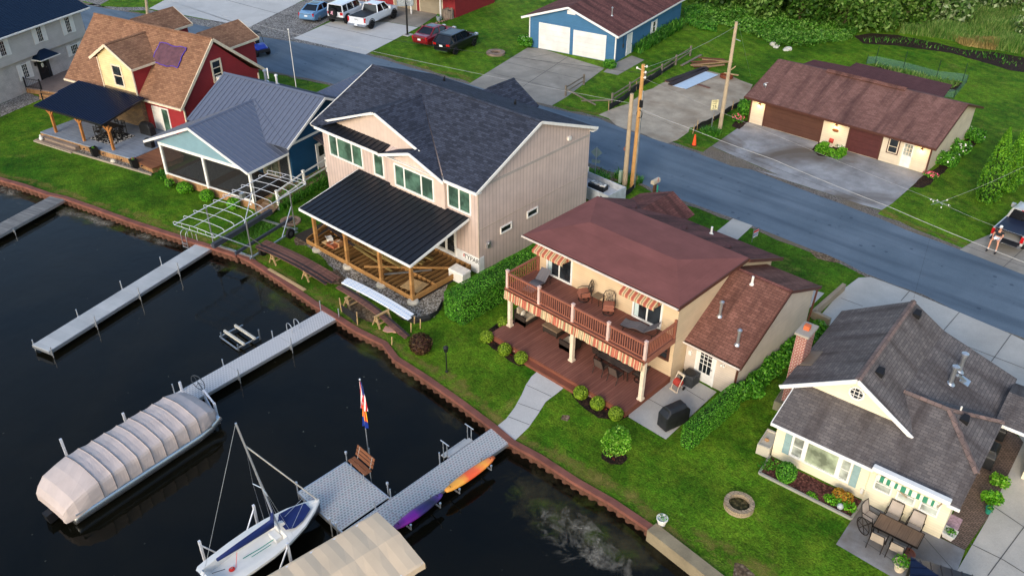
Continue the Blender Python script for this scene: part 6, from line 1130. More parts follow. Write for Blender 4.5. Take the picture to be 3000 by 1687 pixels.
def ring(label,c,r0,r1,h,mat,fill,cat='fire pit',name='fire_ring'):
    T=thing(name,label,cat,(c[0],c[1],0)); b=MB(); n=22
    for k in range(n):
        a0,a1=2*PI*k/n,2*PI*(k+.94)/n; P_=lambda r,a,z:(r*math.cos(a),r*math.sin(a),z); hh=h*random.uniform(.95,1.05); b.add([P_(r0,a0,0),P_(r1,a0,0),P_(r1,a1,0),P_(r0,a1,0),P_(r0,a0,hh),P_(r1,a0,hh),P_(r1,a1,hh),P_(r0,a1,hh)],[(3,2,1,0),(4,5,6,7),(0,1,5,4),(1,2,6,5),(2,3,7,6),(3,0,4,7)])
    b.build('block_ring',mat,T); b=MB(); b.lathe((0,0,.0),[(r0*.995,0),(r0*.99,.09),(.01,.11)],20); b.build('ring_fill',fill,T); return T
ring('round tan block fire ring on the lawn by the yellow cottage',c,.44,.63,.26,g,M_gravel('weedy_fill',lin(52,50,26),lin(84,78,44),lin(110,96,62),9))
c=G('T3',265,410); ring('low ring of field stones in the grass near the blue garage',c,.5,.95,.22,M_plain('field_stone',lin(130,112,98),.85,var=.35),m['dirt'])
c=G('E8',1600,820); ring('small round stone edged dirt pit beside the boat hoist frame',c,.45,.68,.1,M_plain('pinkish_stone',lin(140,116,98),.85,var=.3),m['dirt'],'garden ring','stone_ring')
def pot(label,p,r,h,mat,cat='planter',name='flower_pot',sq=False,group=None):
    T=thing(name,label,cat,p,0,group); b=MB()
    if sq: b.rings([[(x*r*k,y*r*k,z) for x,y in ((-1,-1),(1,-1),(1,1),(-1,1))] for k,z in ((.7,0),(1,h*.9),(1.06,h*.9),(1.06,h),(.9,h),(.88,h*.86))])
    else: b.lathe((0,0,0),[(r*.62,0),(r*.92,h*.85),(r,h*.86),(r,h),(r*.86,h),(r*.84,h*.86)],18)
    b.build('pot',mat,T); return T
POTS=[]
q=G('P',1664,1318); POTS.append((pot('white planter pot with a small plant by the end of the seawall',(q[0],q[1],0),.24,.38,m['white']),.2,.36,'mid',60))
q=G('C4',1090,1420); POTS.append((pot('cream pot overflowing with bright green foliage on the cottage patio',(q[0],q[1]+.1,.03),.27,.42,m['cream_trim']),.34,.5,'bright',260))
q=G('C4',1135,1345); POTS.append((pot('brown tub of dark soil beside the cottage patio table',(q[0],q[1]+.1,.03),.3,.34,mt_terra),.2,.3,'dark',14))
q=G('C4',1205,1440); POTS.append((pot('dark green tub with a white figurine on the cottage patio',(q[0],q[1]+.1,.03),.3,.36,M_plain('dark_tub',lin(60,66,58),.6)),.16,.34,'dark',20))
q=G('C4',1412,1195); POTS.append((pot('white square planter box with low green plant by the cottage corner',(q[0]+.05,q[1]+.1,.03),.24,.3,m['white'],sq=True),.22,.28,'mid',140))
q=G('T1',715,1190,.02); POTS.append((pot('tall black square planter on the pebbles, midway along the red house deck',(q[0],q[1]+.1,0),.24,.75,m['black'],sq=True),.12,.75,'mid',30))
q=G('T1',1015,1280,.02); POTS.append((pot('tall black square planter on the pebbles at the right end of the red house deck',(q[0],q[1]+.1,0),.24,.75,m['black'],sq=True),.14,.78,'pink',40))
POTS.append((pot('small bowl of green leaves on the wicker coffee table',(cof[0]+.1,cof[1]+.15,cof[2]),.16,.14,mt_terra),.26,.2,'bright',130))
q=G('E1',1955,280); POTS.append((pot('grey pot with a straggly plant beside the red garage post',(q[0],q[1],0),.3,.45,M_plain('grey_pot',lin(140,150,152),.6)),.22,.6,'mid',70))
q=G('C4',1690,1030); POTS.append((pot('teal pot standing on the brick path beside the yellow cottage',(q[0],q[1],.03),.15,.3,M_plain('teal_glaze',lin(36,120,100),.4)),.2,.3,'mid',60))
# cottage patio set
q=G('C4',1050,1230,.03); a=R(4.5); tc=G('C4',1085,1130,.62)
T=thing('patio_table','brown tiled patio table in front of the yellow cottage','table',(tc[0]+.1,tc[1]-.05,.03),a); b=MB(); b.box(-.85,-.42,.58,.85,.42,.62); b.build('table_top',M_plank('tile_top',lin(122,98,78),lin(104,84,68),.4,False,gap=.03),T); b=MB(); b.box(-.88,-.45,.55,.88,-.42,.625); b.box(-.88,.42,.55,.88,.45,.625); b.box(-.88,-.45,.55,-.85,.45,.625); b.box(.85,-.45,.55,.88,.45,.625); b.build('table_rim',mt_iron,T)
for x in (-.7,.7):
    for y in (-.32,.32): b=MB(); b.tube([(x,y,0),(x*.9,y*.9,.3),(x,y,.56)],.025,6); b.build('leg',mt_iron,T)
ox,oy=tc[0]+.1,tc[1]-.05
def locw(x,y): return (ox+math.cos(a)*x-math.sin(a)*y,oy+math.sin(a)*x+math.cos(a)*y,.03)
for x,y,rz,l in ((-.5,-.75,180,'pale sling chair on the lawn side of the cottage table, nearer the wheel'),(.25,-.75,180,'pale sling chair on the lawn side of the cottage table, nearer the pots'),(-.45,.72,0,'pale sling patio chair against the cottage wall, left of the pair'),(.4,.72,0,'pale sling patio chair against the cottage wall, right of the pair'),(-1.15,.2,80,'pale sling patio chair at the left end of the cottage table')): sling_chair(l,locw(x,y),a+R(rz),'chairs round the cottage table',False,mt_sl2)
q=G('C4',858,1125,.3); T=thing('wagon_wheel','old iron wheel standing beside the cottage patio chairs','wheel',(q[0],q[1],.03),R(60)); b=MB(); b.tube([(0,.36*math.cos(k*PI/10),.36+.36*math.sin(k*PI/10)) for k in range(20)],.022,5,True)
for k in range(6): b.cyl((0,0,.36),(0,.36*math.cos(k*PI/3),.36+.36*math.sin(k*PI/3)),.014,5)
b.build('rim_and_spokes',mt_iron,T); b=MB(); b.cyl((0,0,.36),(.4,0,.42),.02,6); b.build('axle',mt_iron,T)
q=G('C4',1460,1090,.03); b=MB(); b.box(-.28,-.4,0,.28,.4,.015); tag(b.build('door_mat',M_plain('pink_grey_mat',lin(172,142,150),.95,var=.35,vs=9),None,(q[0],q[1],.033),R(4.5)),'pink and grey patterned mat on the brick path beside the cottage','mat')
q=G('C4',1430,1449); T=thing('patio_umbrella','navy seamed canopy roof just entering the bottom edge below the cottage patio','canopy',(*G('C4',1440,1560,1.6)[:2],0),R(20)); b=MB(); z=2.0; hp=[(-1.3,-1.3,z-.55),(1.3,-1.3,z-.55),(1.3,1.3,z-.55),(-1.3,1.3,z-.55)]
for k in range(4): b.slab([hp[k],hp[(k+1)%4],(0,0,z)],.05); ribs(b,[hp[k],hp[(k+1)%4],(0,0,z)],.35)
b.build('canopy_roof',mt_corr,T)
for x in (-1.2,1.2):
    for y in (-1.2,1.2): b=MB(); b.cbox((x,y,0),.1,.1,1.45); b.build('post',m['black'],T)
p=G('C4',245,658); 
for nm,lb,cc,sx,sy,h,mt_ in (('concrete_planter','pale concrete planter box with a stone on top at the cottage corner',(-11.12,28.52),.58,1.25,.55,m['footing']),('window_well','weathered concrete box against the side of the yellow cottage',(-12.1,31.75),.55,1.3,.5,M_concrete('mossy_concrete',lin(130,126,104),.4))):
    T=thing(nm,lb,'concrete box',(*cc,0),R(9)); b=MB(); b.rings([[(x*sx/2*k,y*sy/2*k,z) for x,y in ((-1,-1),(1,-1),(1,1),(-1,1))] for k,z in ((1,0),(1,h),(.86,h),(.86,h-.08))]); b.build('box',mt_,T); 
    if nm[0]=='c': b=MB(); b.ball((-.05,-.1,h-.02),.11,.09,.09,8,6,.15); b.build('stone',M_plain('tan_stone',lin(170,130,90),.8),T)
b=MB(); pts=GP('C4',[(168,768),(780,1072),(858,960)]); pts=[(x,y,.05) for x,y,_ in pts]
for p,q in zip(pts[:-1],pts[1:]): b.beam(p,q,.1,.12)
p0_=G('C4',240,655); b.beam((p0_[0],p0_[1],.05),pts[0],.1,.12); T=thing('bed_edging','pale stone edging round the red mulch bed of the yellow cottage','edging',(*pts[0][:2],0)); under(b,T,'edging_strip',M_concrete('pale_edging',lin(164,160,150),.3))
b=MB(); q=[G('B4',955,905),G('B4',722,1112),G('B4',850,1172)]; 
for p,r_ in zip(q[:-1],q[1:]): b.beam((p[0],p[1],.2),(r_[0],r_[1],.2),.22,.5)
T=thing('retaining_wall','low weathered concrete wall at the edge of the cottage driveway','wall',(*q[1][:2],0)); under(b,T,'wall',M_concrete('tan_concrete',lin(150,134,112),.35))
# red house deck set
mt_blk=M_plain('black_wood',(.018,.017,.017),.55); q=G('T1',850,1040,.52); A14=R(14)
T=thing('bar_table','tall black table under the navy porch roof of the red house','table',(q[0],q[1],.5),A14); b=MB(); b.box(-.75,-.5,.95,.75,.5,1.0); b.build('table_top',mt_blk,T)
for x in (-.65,.65):
    for y in (-.4,.4): b=MB(); b.cbox((x,y,0),.08,.08,.95); b.build('leg',mt_blk,T)
def barchair(label,p,rz):
    T=thing('bar_chair',label,'chair',p,rz,'black bar chairs round the tall table'); b=MB(); b.box(-.22,-.22,.66,.22,.22,.7); b.build('seat',mt_blk,T); b=MB(); b.box(-.22,.2,.7,-.18,.24,1.15); b.box(.18,.2,.7,.22,.24,1.15)
    for z in (.82,.95,1.08): b.box(-.18,.2,z,.18,.235,z+.05)
    b.build('backrest',mt_blk,T)
    for x in (-.2,.2):
        for y in (-.2,.2): b=MB(); b.cbox((x,y,0),.04,.04,.66); b.build('leg',mt_blk,T)
    b=MB(); b.box(-.2,-.215,.25,.2,-.185,.28); b.build('foot_rail',mt_blk,T)
for k,(x,y,rz,w_) in enumerate(((-.95,-.15,90,'left end'),(.95,.1,-90,'right end'),(-.4,-.75,180,'lawn side, left of the pair'),(.4,-.75,180,'lawn side, right of the pair'),(-.4,.75,0,'house side, left of the pair'),(.4,.75,0,'house side, right of the pair'))):
    c,s=math.cos(A14),math.sin(A14); barchair('black bar chair at the tall red house table, '+w_,(q[0]+c*x-s*y,q[1]+s*x+c*y,.5),A14+R(rz))
g=NG('black_white_rug'); v=g.vor(g.uv,5.); g.fin(g.mix(g.ma('LESS_THAN',v.outputs[0],.42),lin(24,24,26),lin(196,192,186)),.9); b=MB(); b.box(-1.35,-1.1,0,1.35,1.1,.012); tag(b.build('deck_rug',g.m,None,(q[0],q[1],.503),A14),'black and white patterned rug under the tall table','rug')
def small(label,name,cat,t,x,y,z,fn): 
    q=G(t,x,y,z); T=thing(name,label,cat,q); fn(T); return T
def turtle(T): b=MB(); b.ball((0,0,.14),.26,.2,.16,10,6); b.ball((-.3,.02,.12),.08,.06,.07,8,5)
def turtle(T):
    b=MB(); b.ball((0,0,.13),.26,.2,.17,10,6); b.build('shell',m['footing'],T); b=MB(); b.ball((-.3,.02,.12),.09,.07,.08,8,5); b.build('head',m['footing'],T)
    for x in (-.16,.16):
        for y in (-.16,.16): b=MB(); b.ball((x,y,.04),.08,.06,.05,8,5); b.build('foot',m['footing'],T)
small('pale concrete turtle statue on the pebbles by the red house deck','turtle_statue','statue','T1',862,1235,.02,turtle)
def bagfn(T): b=MB(); b.lathe((0,0,0),[(.1,0),(.16,.08),(.13,.22),(.06,.3),(.09,.38),(.03,.44)],10); b.build('figure',m['white'],T)
small('white garden goose figure on the steps of the red house deck','garden_figure','statue','T1',315,1062,.2,bagfn)
for k,(x,y) in enumerate(((645,1160),(790,1195),(928,1245),(1082,1290))): small('black path light by the red house deck, %s'%('first from the steps','second from the steps','third from the steps','farthest from the steps')[k],'path_light','light','T1',x,y,.02,lambda T:(MB().cyl((0,0,0),(0,0,.3),.015,6).lathe((0,0,.3),[(.02,0),(.09,.02),(.02,.1)],8).build('light_stake',m['black'],T)))
# tarp on the red house roof
o=bpy.data.objects['red_house']; b=MB(); n=Vector((0,-4.28,4.2)).normalized(); sl_=lambda y:3.0+y*4.28/4.2
rows=[]
for j in range(9):
    rr=[]
    for i in range(13):
        t,s=i/12,j/8; x=-4.75+(t*2.9)+(1-s)*.0+.03*math.sin(9*s); y=2.1+s*1.2+.04*math.sin(t*9); rr.append((x+random.uniform(-.03,.03),y-.05,sl_(y)+.05+random.uniform(0,.05)))
    rows.append(rr)
b.grid(rows); tp=b.build('roof_tarp',M_plain('purple_brown_plastic',lin(96,64,70),.25,var=.25,vs=3,bump=.6,bs=8),None,o.location,o.rotation_euler.z); tag(tp,'purple brown plastic tarp taped to the red house roof','tarp')
b=MB(); e=rows[0]+[r_[-1] for r_ in rows]+rows[-1][::-1]+[r_[0] for r_ in rows[::-1]]; b.tube([(x,y,z+.015) for x,y,z in e],.03,4,True); b.build('tape_border',M_plain('purple_tape',lin(84,62,170),.5),tp)
# window air conditioner
b=MB(); b.box(0,-.25,0,.35,.25,.34); b.box(.35,-.22,.03,.36,.22,.31); q=bpy.data.objects['red_house']; c,s=math.cos(R(14)),math.sin(R(14)); tag(b.build('window_air_conditioner',m['white'],None,(q.location.x+c*.03-s*4.22,q.location.y+s*.03+c*4.22,3.95),R(14)),'white air conditioner sticking out of the red house side window','air conditioner')
# ---------------------------------------------------------------- building materials on the construction lot
mt_trex1=M_plank('brown_deck_boards',lin(124,86,74),lin(96,68,60),.14,True,gap=.12,darkgap=.4); mt_trex2=M_plank('dark_deck_boards',lin(62,50,48),lin(50,44,46),.14,True,gap=.12); mt_pine=M_plank('raw_pine',lin(196,164,118),lin(176,146,104),.3,True,gap=.01)
def sawhorse(label,p,rz):
    T=thing('sawhorse',label,'sawhorse',p,rz,'sawhorses holding deck boards'); b=MB(); b.box(-.5,-.045,.62,.5,.045,.72); b.build('top_rail',mt_pine,T)
    for x in (-.4,.4):
        for s in (-1,1): b=MB(); b.beam((x,0,.66),(x*1.1,s*.3,0),.04,.09,(1,0,0)); b.build('leg',mt_pine,T)
    b=MB()
    for s in (-1,1): b.beam((-.44,s*.2,.25),(.44,s*.2,.25),.03,.08)
    b.box(-.42,-.18,.3,-.38,.18,.36); b.build('brace',mt_pine,T)
def boardpile(name,label,p,q,n,layers,mats,z,bend,w_=.14,drop=0.):
    """long flexible boards sagging over two supports"""
    L=math.dist(p,q); rz=math.atan2(q[1]-p[1],q[0]-p[0]); T=thing(name,label,'board stack',(p[0],p[1],0),rz)
    for k in range(layers):
        for i in range(n):
            y=(i-n/2+.5)*w_*1.02+random.uniform(-.01,.01); x0=random.uniform(-.25,.1); x1=L+random.uniform(-.3,.25); rows=[[],[]]; zz=z+k*.03; b=MB(); rs=[]
            for j in range(13):
                t=j/12; x=x0+(x1-x0)*t; h=max(.04,zz-bend*((t-.42)*2)**2*(1+.3*t)-drop*t*t); yy=y+random.uniform(-.03,.03)*0+.05*math.sin(i*2.3)*(t-.5)
                rs.append([(x,yy-w_/2,h),(x,yy+w_/2,h),(x,yy+w_/2,h+.025),(x,yy-w_/2,h+.025)])
            b.rings(rs); b.build('board',mats[(i*2+k*3+i//3)%len(mats)],T)
    return T
pa,pb=G('B2',190,680,.72)[:2],G('B2',700,940,.72)[:2]; pa=(pa[0],pa[1]-.1)
boardpile('board_stack','long sagging brown and black deck boards across two sawhorses near the boat hoist',pa,pb,7,3,[mt_trex1,mt_trex1,mt_trex2,mt_trex1],.74,.16)
for t,x,y in ((.24,0,0),(.72,0,0)):
    pass
dirb=math.atan2(pb[1]-pa[1],pb[0]-pa[0]); lerp2=lambda p,q,t:(p[0]+(q[0]-p[0])*t,p[1]+(q[1]-p[1])*t,0)
sawhorse('sawhorse under the left end of the board stack near the boat hoist',lerp2(pa,pb,.22),dirb+PI/2); sawhorse('sawhorse under the right end of the board stack near the boat hoist',lerp2(pa,pb,.7),dirb+PI/2)
pc,pd=G('B2',765,1010,.7)[:2],G('B2',1262,1370,.25)[:2]
boardpile('board_stack','narrow stack of brown boards bowing over two sawhorses beside the white wrapped siding',pc,pd,3,3,[mt_trex1,mt_trex2,mt_trex1],.72,.1,.14,.4)
dirc=math.atan2(pd[1]-pc[1],pd[0]-pc[0]); sawhorse('sawhorse under the upper end of the boards beside the wrapped siding',lerp2(pc,pd,.2),dirc+PI/2); sawhorse('sawhorse under the lower end of the boards beside the wrapped siding',lerp2(pc,pd,.66),dirc+PI/2)
g=NG('printed_white_wrap'); q=g.sep(g.uv); f1=g.ma('LESS_THAN',g.ma('FRACT',g.ma('MULTIPLY',q[0],3.2)),.45); f2=g.ma('LESS_THAN',g.ma('FRACT',g.ma('MULTIPLY',q[1],7.)),.3); g.fin(g.mix(g.ma('MULTIPLY',f1,f2),lin(232,236,240),lin(172,200,230)),.4); mt_wrap=g.m
pe,pf_=G('B2',800,962,.75)[:2],G('B2',1290,1232,.5)[:2]; boardpile('siding_bundle','bundles of white trim boards in blue printed wrap beside the brown board stack',pe,pf_,2,3,[mt_wrap],.76,.05,.3,.22)
b=MB(); 
def plank(label,t,x0,y0,x1,y1,z,mat,w_=.2,h=.05,name='plank',cat='plank',z1=None):
    p,q=G(t,x0,y0,z),G(t,x1,y1,z if z1 is None else z1); T=None; L=math.dist(p,q); b=MB(); b.beam((0,0,0),(L,0,(q[2]-p[2])),w_,h); o=b.build(name,mat,None,p,math.atan2(q[1]-p[1],q[0]-p[0])); return tag(o,label,cat)
plank('pale plank lying on the grass along the steel seawall','B2',225,875,500,1035,.04,mt_pine,.22,.05)
plank('shiny metal strip lying across the bare joists by the nearest porch posts','B2',1100,915,1460,880,.5,m['galv'],.14,.04,'metal_strip','metal strip')
plank('long single beam lying across the joists toward the right corner of the deck frame','B2',950,855,1730,868,.54,mt_lum,.14,.09,'lumber_beam','lumber')
plank('dark board with a white tag lying across the joists behind the boxes','B2',680,565,910,725,.5,mt_trex2,.16,.04)
LP=thing('lumber_pile','pile of greenish brown lumber lying across the unfinished deck joists','lumber pile',(*G('B2',1100,780,.45)[:2],0),R(2.2)); mt_lg=M_plank('green_lumber',lin(148,126,74),lin(126,106,60),.3,True,gap=.01,grain=.3); LPk=LP
for k in range(13): 
    x0,y0,x1=random.uniform(-3,-2),random.uniform(-1.,1.4),random.uniform(1.2,2.6); a=random.uniform(-.12,.18); b=MB(); z=.47+.05*(k//4); b.beam((x0,y0,z),(x1,y0+(x1-x0)*a,z),.14,.045); b.build('board',mt_lg,LP)
q=G('B2',1330,1000,.46); b=MB(); b.box(-.62,-.55,0,.62,.55,.02); tag(b.build('plywood_sheet',M_plain('chip_board',lin(178,144,98),.8,var=.3,vs=9),None,q,R(12)),'square chip board sheet on the joists beside the right front porch post','plywood')
q=G('B2',712,690,.46); T=thing('tool_tray','plywood scrap under the boxes on the unfinished deck','board',(q[0],q[1],.45),R(2)); b=MB(); b.box(-.75,-.3,0,.6,.35,.03); b.build('board',mt_pine,T)
mt_card=M_plain('cardboard',lin(166,118,78),.85); mt_card2=M_plain('orange_cardboard',lin(150,84,54),.85)
for lb,dx,dy,sx,sy,h,mt_,rz in (('brown cardboard box nearest the second post on the unfinished deck',.38,.15,.5,.35,.32,mt_card,10),('orange brown box in front of the other boxes on the unfinished deck',.2,-.2,.7,.3,.22,mt_card2,4),('white and blue carton at the left of the boxes on the unfinished deck',-.4,.1,.45,.3,.3,m['white'],-20)):
    T=thing('carton',lb,'box',(q[0]+dx,q[1]+dy,.48),R(rz),'cartons on the unfinished deck'); b=MB(); b.cbox((0,0,0),sx,sy,h); b.build('body',mt_,T); b=MB(); b.box(-.04,-sy/2,h,.04,sy/2,h+.004); b.build('tape',m['cream_trim'],T)
    b=MB(); b.slab([(-sx/2,-sy/2,h),(sx/2,-sy/2,h),(sx/2,-sy/2-.1,h+.09),(-sx/2,-sy/2-.1,h+.09)],.008); b.build('flap',mt_,T)
q=G('B2',1665,960,0); T=thing('generator','white standby generator cabinet between the deck frame and the hedge','generator',(q[0],q[1]+.1,0),R(2)); b=MB(); b.cbox((0,0,0),1.15,.65,.62); b.build('cabinet',m['white'],T); b=MB(); b.rings([[(-.6,-.35,.62),(.6,-.35,.62),(.6,.35,.62),(-.6,.35,.62)],[(-.58,-.3,.7),(.58,-.3,.7),(.58,.33,.74),(-.58,.33,.74)]]); b.build('lid',m['white'],T)
q=G('B2',1150,1330,.05); T=thing('paver_stack','few pinkish concrete slabs stacked on the grass under the board ends','paving stones',(q[0],q[1],0),R(30)); 
for k in range(3): b=MB(); b.cbox((.1*k,-.06*k,.06*k),.75,.42,.055,.2*k); b.build('slab',M_plain('pink_concrete',lin(184,140,124),.85) if k==0 else bpy.data.materials['pink_concrete'],T)
mt_silt=M_plain('black_silt_cloth',(.014,.014,.015),.7,bump=.5,bs=4)
def siltfence(label,t,pts,h,stakes=()):
    P=[G(t,x,y,0) for x,y in pts]; P2=[(*p,0) for p in wobo(P,.03,.5,len(pts))]; T=thing('silt_fence',label,'silt fence',(*P[0][:2],0)); r=random.Random(len(pts)); b=MB(); rows=[[],[],[]]
    for p in P2: hh=h*r.uniform(.7,1.1); dx=r.uniform(-.06,.06); rows[0].append((p[0],p[1],-.05)); rows[1].append((p[0]+dx,p[1]+dx,hh*.5)); rows[2].append((p[0]-dx,p[1]+dx,hh))
    b.grid(rows); under(b,T,'cloth',mt_silt); T.children[0].modifiers.new('s','SOLIDIFY').thickness=.02
    for k in stakes: p=P[k]; b=MB(); b.beam((p[0],p[1],0),(p[0]+r.uniform(-.08,.08),p[1],h*1.5),.045,.045); under(b,T,'stake',mt_pine)
siltfence('low black silt fence curving round the pebbles by the big clipped hedge','B2',[(1225,1255),(1330,1290),(1440,1265),(1510,1215),(1545,1150)],.35,(1,))
siltfence('short black silt fence above the seawall near the board stacks','B2',[(780,1200),(850,1250),(900,1300)],.6,(0,2))
siltfence('long black silt fence along the split rail fence beside the dirt lot','T3',[(1120,840),(1230,770),(1330,690),(1430,625),(1520,565),(1615,500)],.6,(0,2,4))
siltfence('black silt fence curving round the lower edge of the dirt lot to the long garage','E4',[(320,1340),(370,1290),(470,1255),(560,1200),(660,1135),(780,1060),(900,1005),(985,950)],.55,(0,1,3,5))
siltfence('small black silt fence by the utility poles in front of the brown roofed house','E5',[(870,1195),(1000,1130),(1080,1040),(1105,985)],.5,(3,))
for k,(x,y,h,l) in enumerate(((1375,1325,.6,'beside the burgundy bush'),(1305,1355,.6,'below the ends of the bowed boards'),(1160,1449,.5,'at the seawall edge below the burgundy bush'))):
    q=G('B2',x,y); b=MB(); b.beam((0,0,0),(.03,.02,h),.05,.05); b.rings([[(-.0,-.02,h),(.05,-.02,h),(.05,.05,h),(0,.05,h)],[(.02,0,h+.03),(.03,0,h+.03),(.03,.02,h+.03),(.02,.02,h+.03)]]); tag(b.build('wood_stake',mt_pine,None,(q[0],q[1],0)),'pinkish survey stake '+l,'stake','survey stakes on the construction lot')
# ---------------------------------------------------------------- street
mt_pole=M_plain('weathered_pole',lin(176,156,128),.85,var=.2,vs=1.5,bump=.3); mt_pole2=M_plain('orange_pole',lin(186,140,84),.85,var=.25,vs=1.5,bump=.3)
def pole(label,t,bx,by,tt,tx,ty,r,mt_,extra=None):
    p=G(t,bx,by); h=HT(tt,tx,ty,p); q=G(tt,tx,ty,h); T=thing('utility_pole',label,'utility pole',(p[0],p[1],0),0,'wooden utility poles'); b=MB(); b.cyl((0,0,-.1),(q[0]-p[0],q[1]-p[1],h),r*1.15,12,r*.8); b.build('pole',mt_,T); return T,p,h
PT,pp,ph=pole('tallest utility pole, by the street behind the tan house, with insulators and grey conduit','T3',1298,1415,'T3',1385,490,.15,mt_pole2)
q=G('T3',1385,490,ph); ax=(q[0]-pp[0],q[1]-pp[1]); at=lambda f:(ax[0]*f,ax[1]*f,ph*f)
b=MB(); b.cyl((.2,-.02,0),(ax[0]*.8+.18,ax[1]*.8,ph*.8),.07,8); b.build('conduit',m['galv'],PT)
b=MB()
for f,dx in ((.985,.35),(.955,-.4),(.94,.3),(.9,.3)): a=at(f); b.cyl(a,(a[0]+dx,a[1]-.1,a[2]+.08),.03,6); b.ball((a[0]+dx,a[1]-.1,a[2]+.1),.07,.07,.09,8,5)
b.build('insulator',m['white'],PT); b=MB(); a=at(.62); b.tube([(a[0]+.12+.22*math.cos(k*PI/6),a[1]-.1,a[2]+.28*math.sin(k*PI/6)) for k in range(12)],.03,5,True); b.box(a[0]+.1,a[1]-.2,a[2]+.5,a[0]+.3,a[1]-.05,a[2]+1.0); b.build('cable_coil',m['black'],PT)
P2,p2_,h2=pole('shorter utility pole standing just left of the tallest one by the street','E5',905,975,'T3',1298,712,.16,mt_pole); b=MB(); b.box(-.26,-.1,2.6,-.1,.1,2.85); b.build('meter_box',M_plain('rusty_box',lin(140,90,76),.7),P2)
P3,p3_,h3_=pole('pale leaning utility pole between the dirt lot and the long garage','E4',640,1275,'E4',838,20,.15,mt_pole); b=MB(); b.cyl((.5,.3,7.2),(.1,.2,7.3),.03,6); b.build('bracket',m['galv'],P3)
P4,p4_,h4_=pole('utility pole at the top left beyond the red house, cut by the top edge','T1',1118,108,'T1',1092,-140,.15,mt_pole)
mt_wire=M_plain('pale_cable',lin(176,174,170),.5); mt_wireb=M_plain('black_cable',(.02,.02,.022),.6)
def wire(label,pts,r,mat,sag=.25,name='power_line'):
    L=math.dist(pts[0],pts[1]); path=[]
    for p,q in zip(pts[:-1],pts[1:]):
        for k in range(12): t=k/12; path.append((p[0]+(q[0]-p[0])*t,p[1]+(q[1]-p[1])*t,p[2]+(q[2]-p[2])*t-sag*4*t*(1-t)))
    path.append(pts[-1]); r*=.48; T=thing(name,label,'cable',(*pts[0][:2],0)); b=MB(); b.tube(path,r,4); under(b,T,'wire',mat); b=MB()
    for e in (pts[0],pts[-1]): b.ball(e,r*3,r*3,r*3,6,4)
    under(b,T,'clamp',mat); return T
wa=tuple(pp[i]+at(.935)[i] for i in range(3)); wb=(p2_[0],p2_[1],h2*.9)
wire('upper dark cable running from the tallest pole to the far left past the parked truck',[G('T2',0,-8,7.6),G('T2',1220,292,8.0),wa],.022,mt_wireb,.1)
wire('pale cable running from the shorter pole to the far left over the street',[G('T2',0,118,5.0),G('T2',1090,378,5.1),wb],.022,mt_wire,.1)
wire('pale thick cable running from the tallest pole to the right over the long garage drive',[(pp[0]+at(.66)[0],pp[1]+at(.66)[1],ph*.66),G('T3',1700,960,5.8),G('T4',560,1210,5.8),G('B4',1310,275,5.9),G('B4',2360,705,6.)],.03,mt_wire,.05)
wire('thin cable from the tallest pole to the pole by the long garage',[tuple(pp[i]+at(.97)[i] for i in range(3)),(p3_[0]+.2,p3_[1]+.3,h3_*.98)],.016,mt_wire,.3)
ins=G('B4',1690,240,7.); wire('thin cable from the tallest pole past the floating white insulators to the right edge',[tuple(pp[i]+at(.9)[i] for i in range(3)),(ins[0],ins[1],ins[2]),G('B4',2340,500,7.)],.01,mt_wire,.1)
wire('thin drop cable from the white insulators down to the yellow cottage roof',[ins,G('B4',1495,960,5.0)],.012,mt_wireb,.1,'drop_line'); wire('thin cable from the white insulators to the upper right corner',[ins,G('B4',2329,-30,8.5)],.01,mt_wire,.1)
wire('second pale cable beside the thick one over the long garage drive',[(pp[0],pp[1],ph*.64),G('B4',1310,300,5.5),G('B4',2360,735,5.6)],.012,mt_wireb,.2); wire('guy wire from the leaning pole to the ground behind the long garage',[(p3_[0]+.3,p3_[1]+.2,h3_*.95),G('E4',1000,655)],.012,m['galv'],.0,'guy_wire')
T=thing('line_spacer','cluster of small white insulators hanging on thin cables over the lawn','insulator',ins); b=MB()
for k in range(6): a=k*PI/3; b.ball((.45*math.cos(a),.38*math.sin(a),.1*math.sin(2*a)),.034,.034,.05,6,4); 
b.build('insulator',m['white'],T); b=MB()
for k in range(3): a=k*PI/3; b.cyl((.55*math.cos(a),.45*math.sin(a),.1*math.sin(2*a)),(-.55*math.cos(a),-.45*math.sin(a),-.1*math.sin(2*a)),.01,4)
b.build('spacer_bar',m['galv'],T)
def signpost(name,label,t,bx,by,h,rz,build):
    q=G(t,bx,by); T=thing(name,label,'sign',(q[0],q[1],0),rz); b=MB(); b.box(-.03,-.02,0,.03,.02,h); b.build('post',m['galv'],T); build(T); return T
def speed(T):
    b=MB(); b.box(-.32,-.03,1.75,.32,-.022,2.6); p=b.build('sign_plate',M_plain('pale_yellow_sign',lin(236,222,170),.5),T); 
    for s_,z,sz in (('SPEED',2.46,.17),('LIMIT',2.28,.17),('25',1.99,.4)): text(p,s_,sz,(0,-.034,z),(R(90),0,0),ink,ext=.002)
    b=MB(); 
    for x0,z0_,x1,z1_ in ((-.3,1.77,.3,1.785),(-.3,2.565,.3,2.58),(-.3,1.785,-.285,2.565),(.285,1.785,.3,2.565)): b.box(x0,-.0325,z0_,x1,-.03,z1_)
    b.build('sign_border',ink,p)
signpost('speed_limit_sign','pale yellow speed limit 25 sign on a metal post beside the dirt lot','E4',535,1298,2.6,R(58),speed)
def diamond(T):
    b=MB(); b.rings([[(0,y,1.55),(.42,y,1.97),(0,y,2.39),(-.42,y,1.97)] for y in (.022,.03)]); b.build('diamond_plate',M_plain('sign_back_metal',lin(150,166,160),.4,.4),T); b=MB(); b.box(-.3,.022,1.15,.3,.03,1.4); b.build('small_plate',bpy.data.materials['sign_back_metal'],T)
signpost('road_sign','grey back of a diamond road sign with a small plate, behind the tan house','E5',380,850,2.4,R(28),diamond)
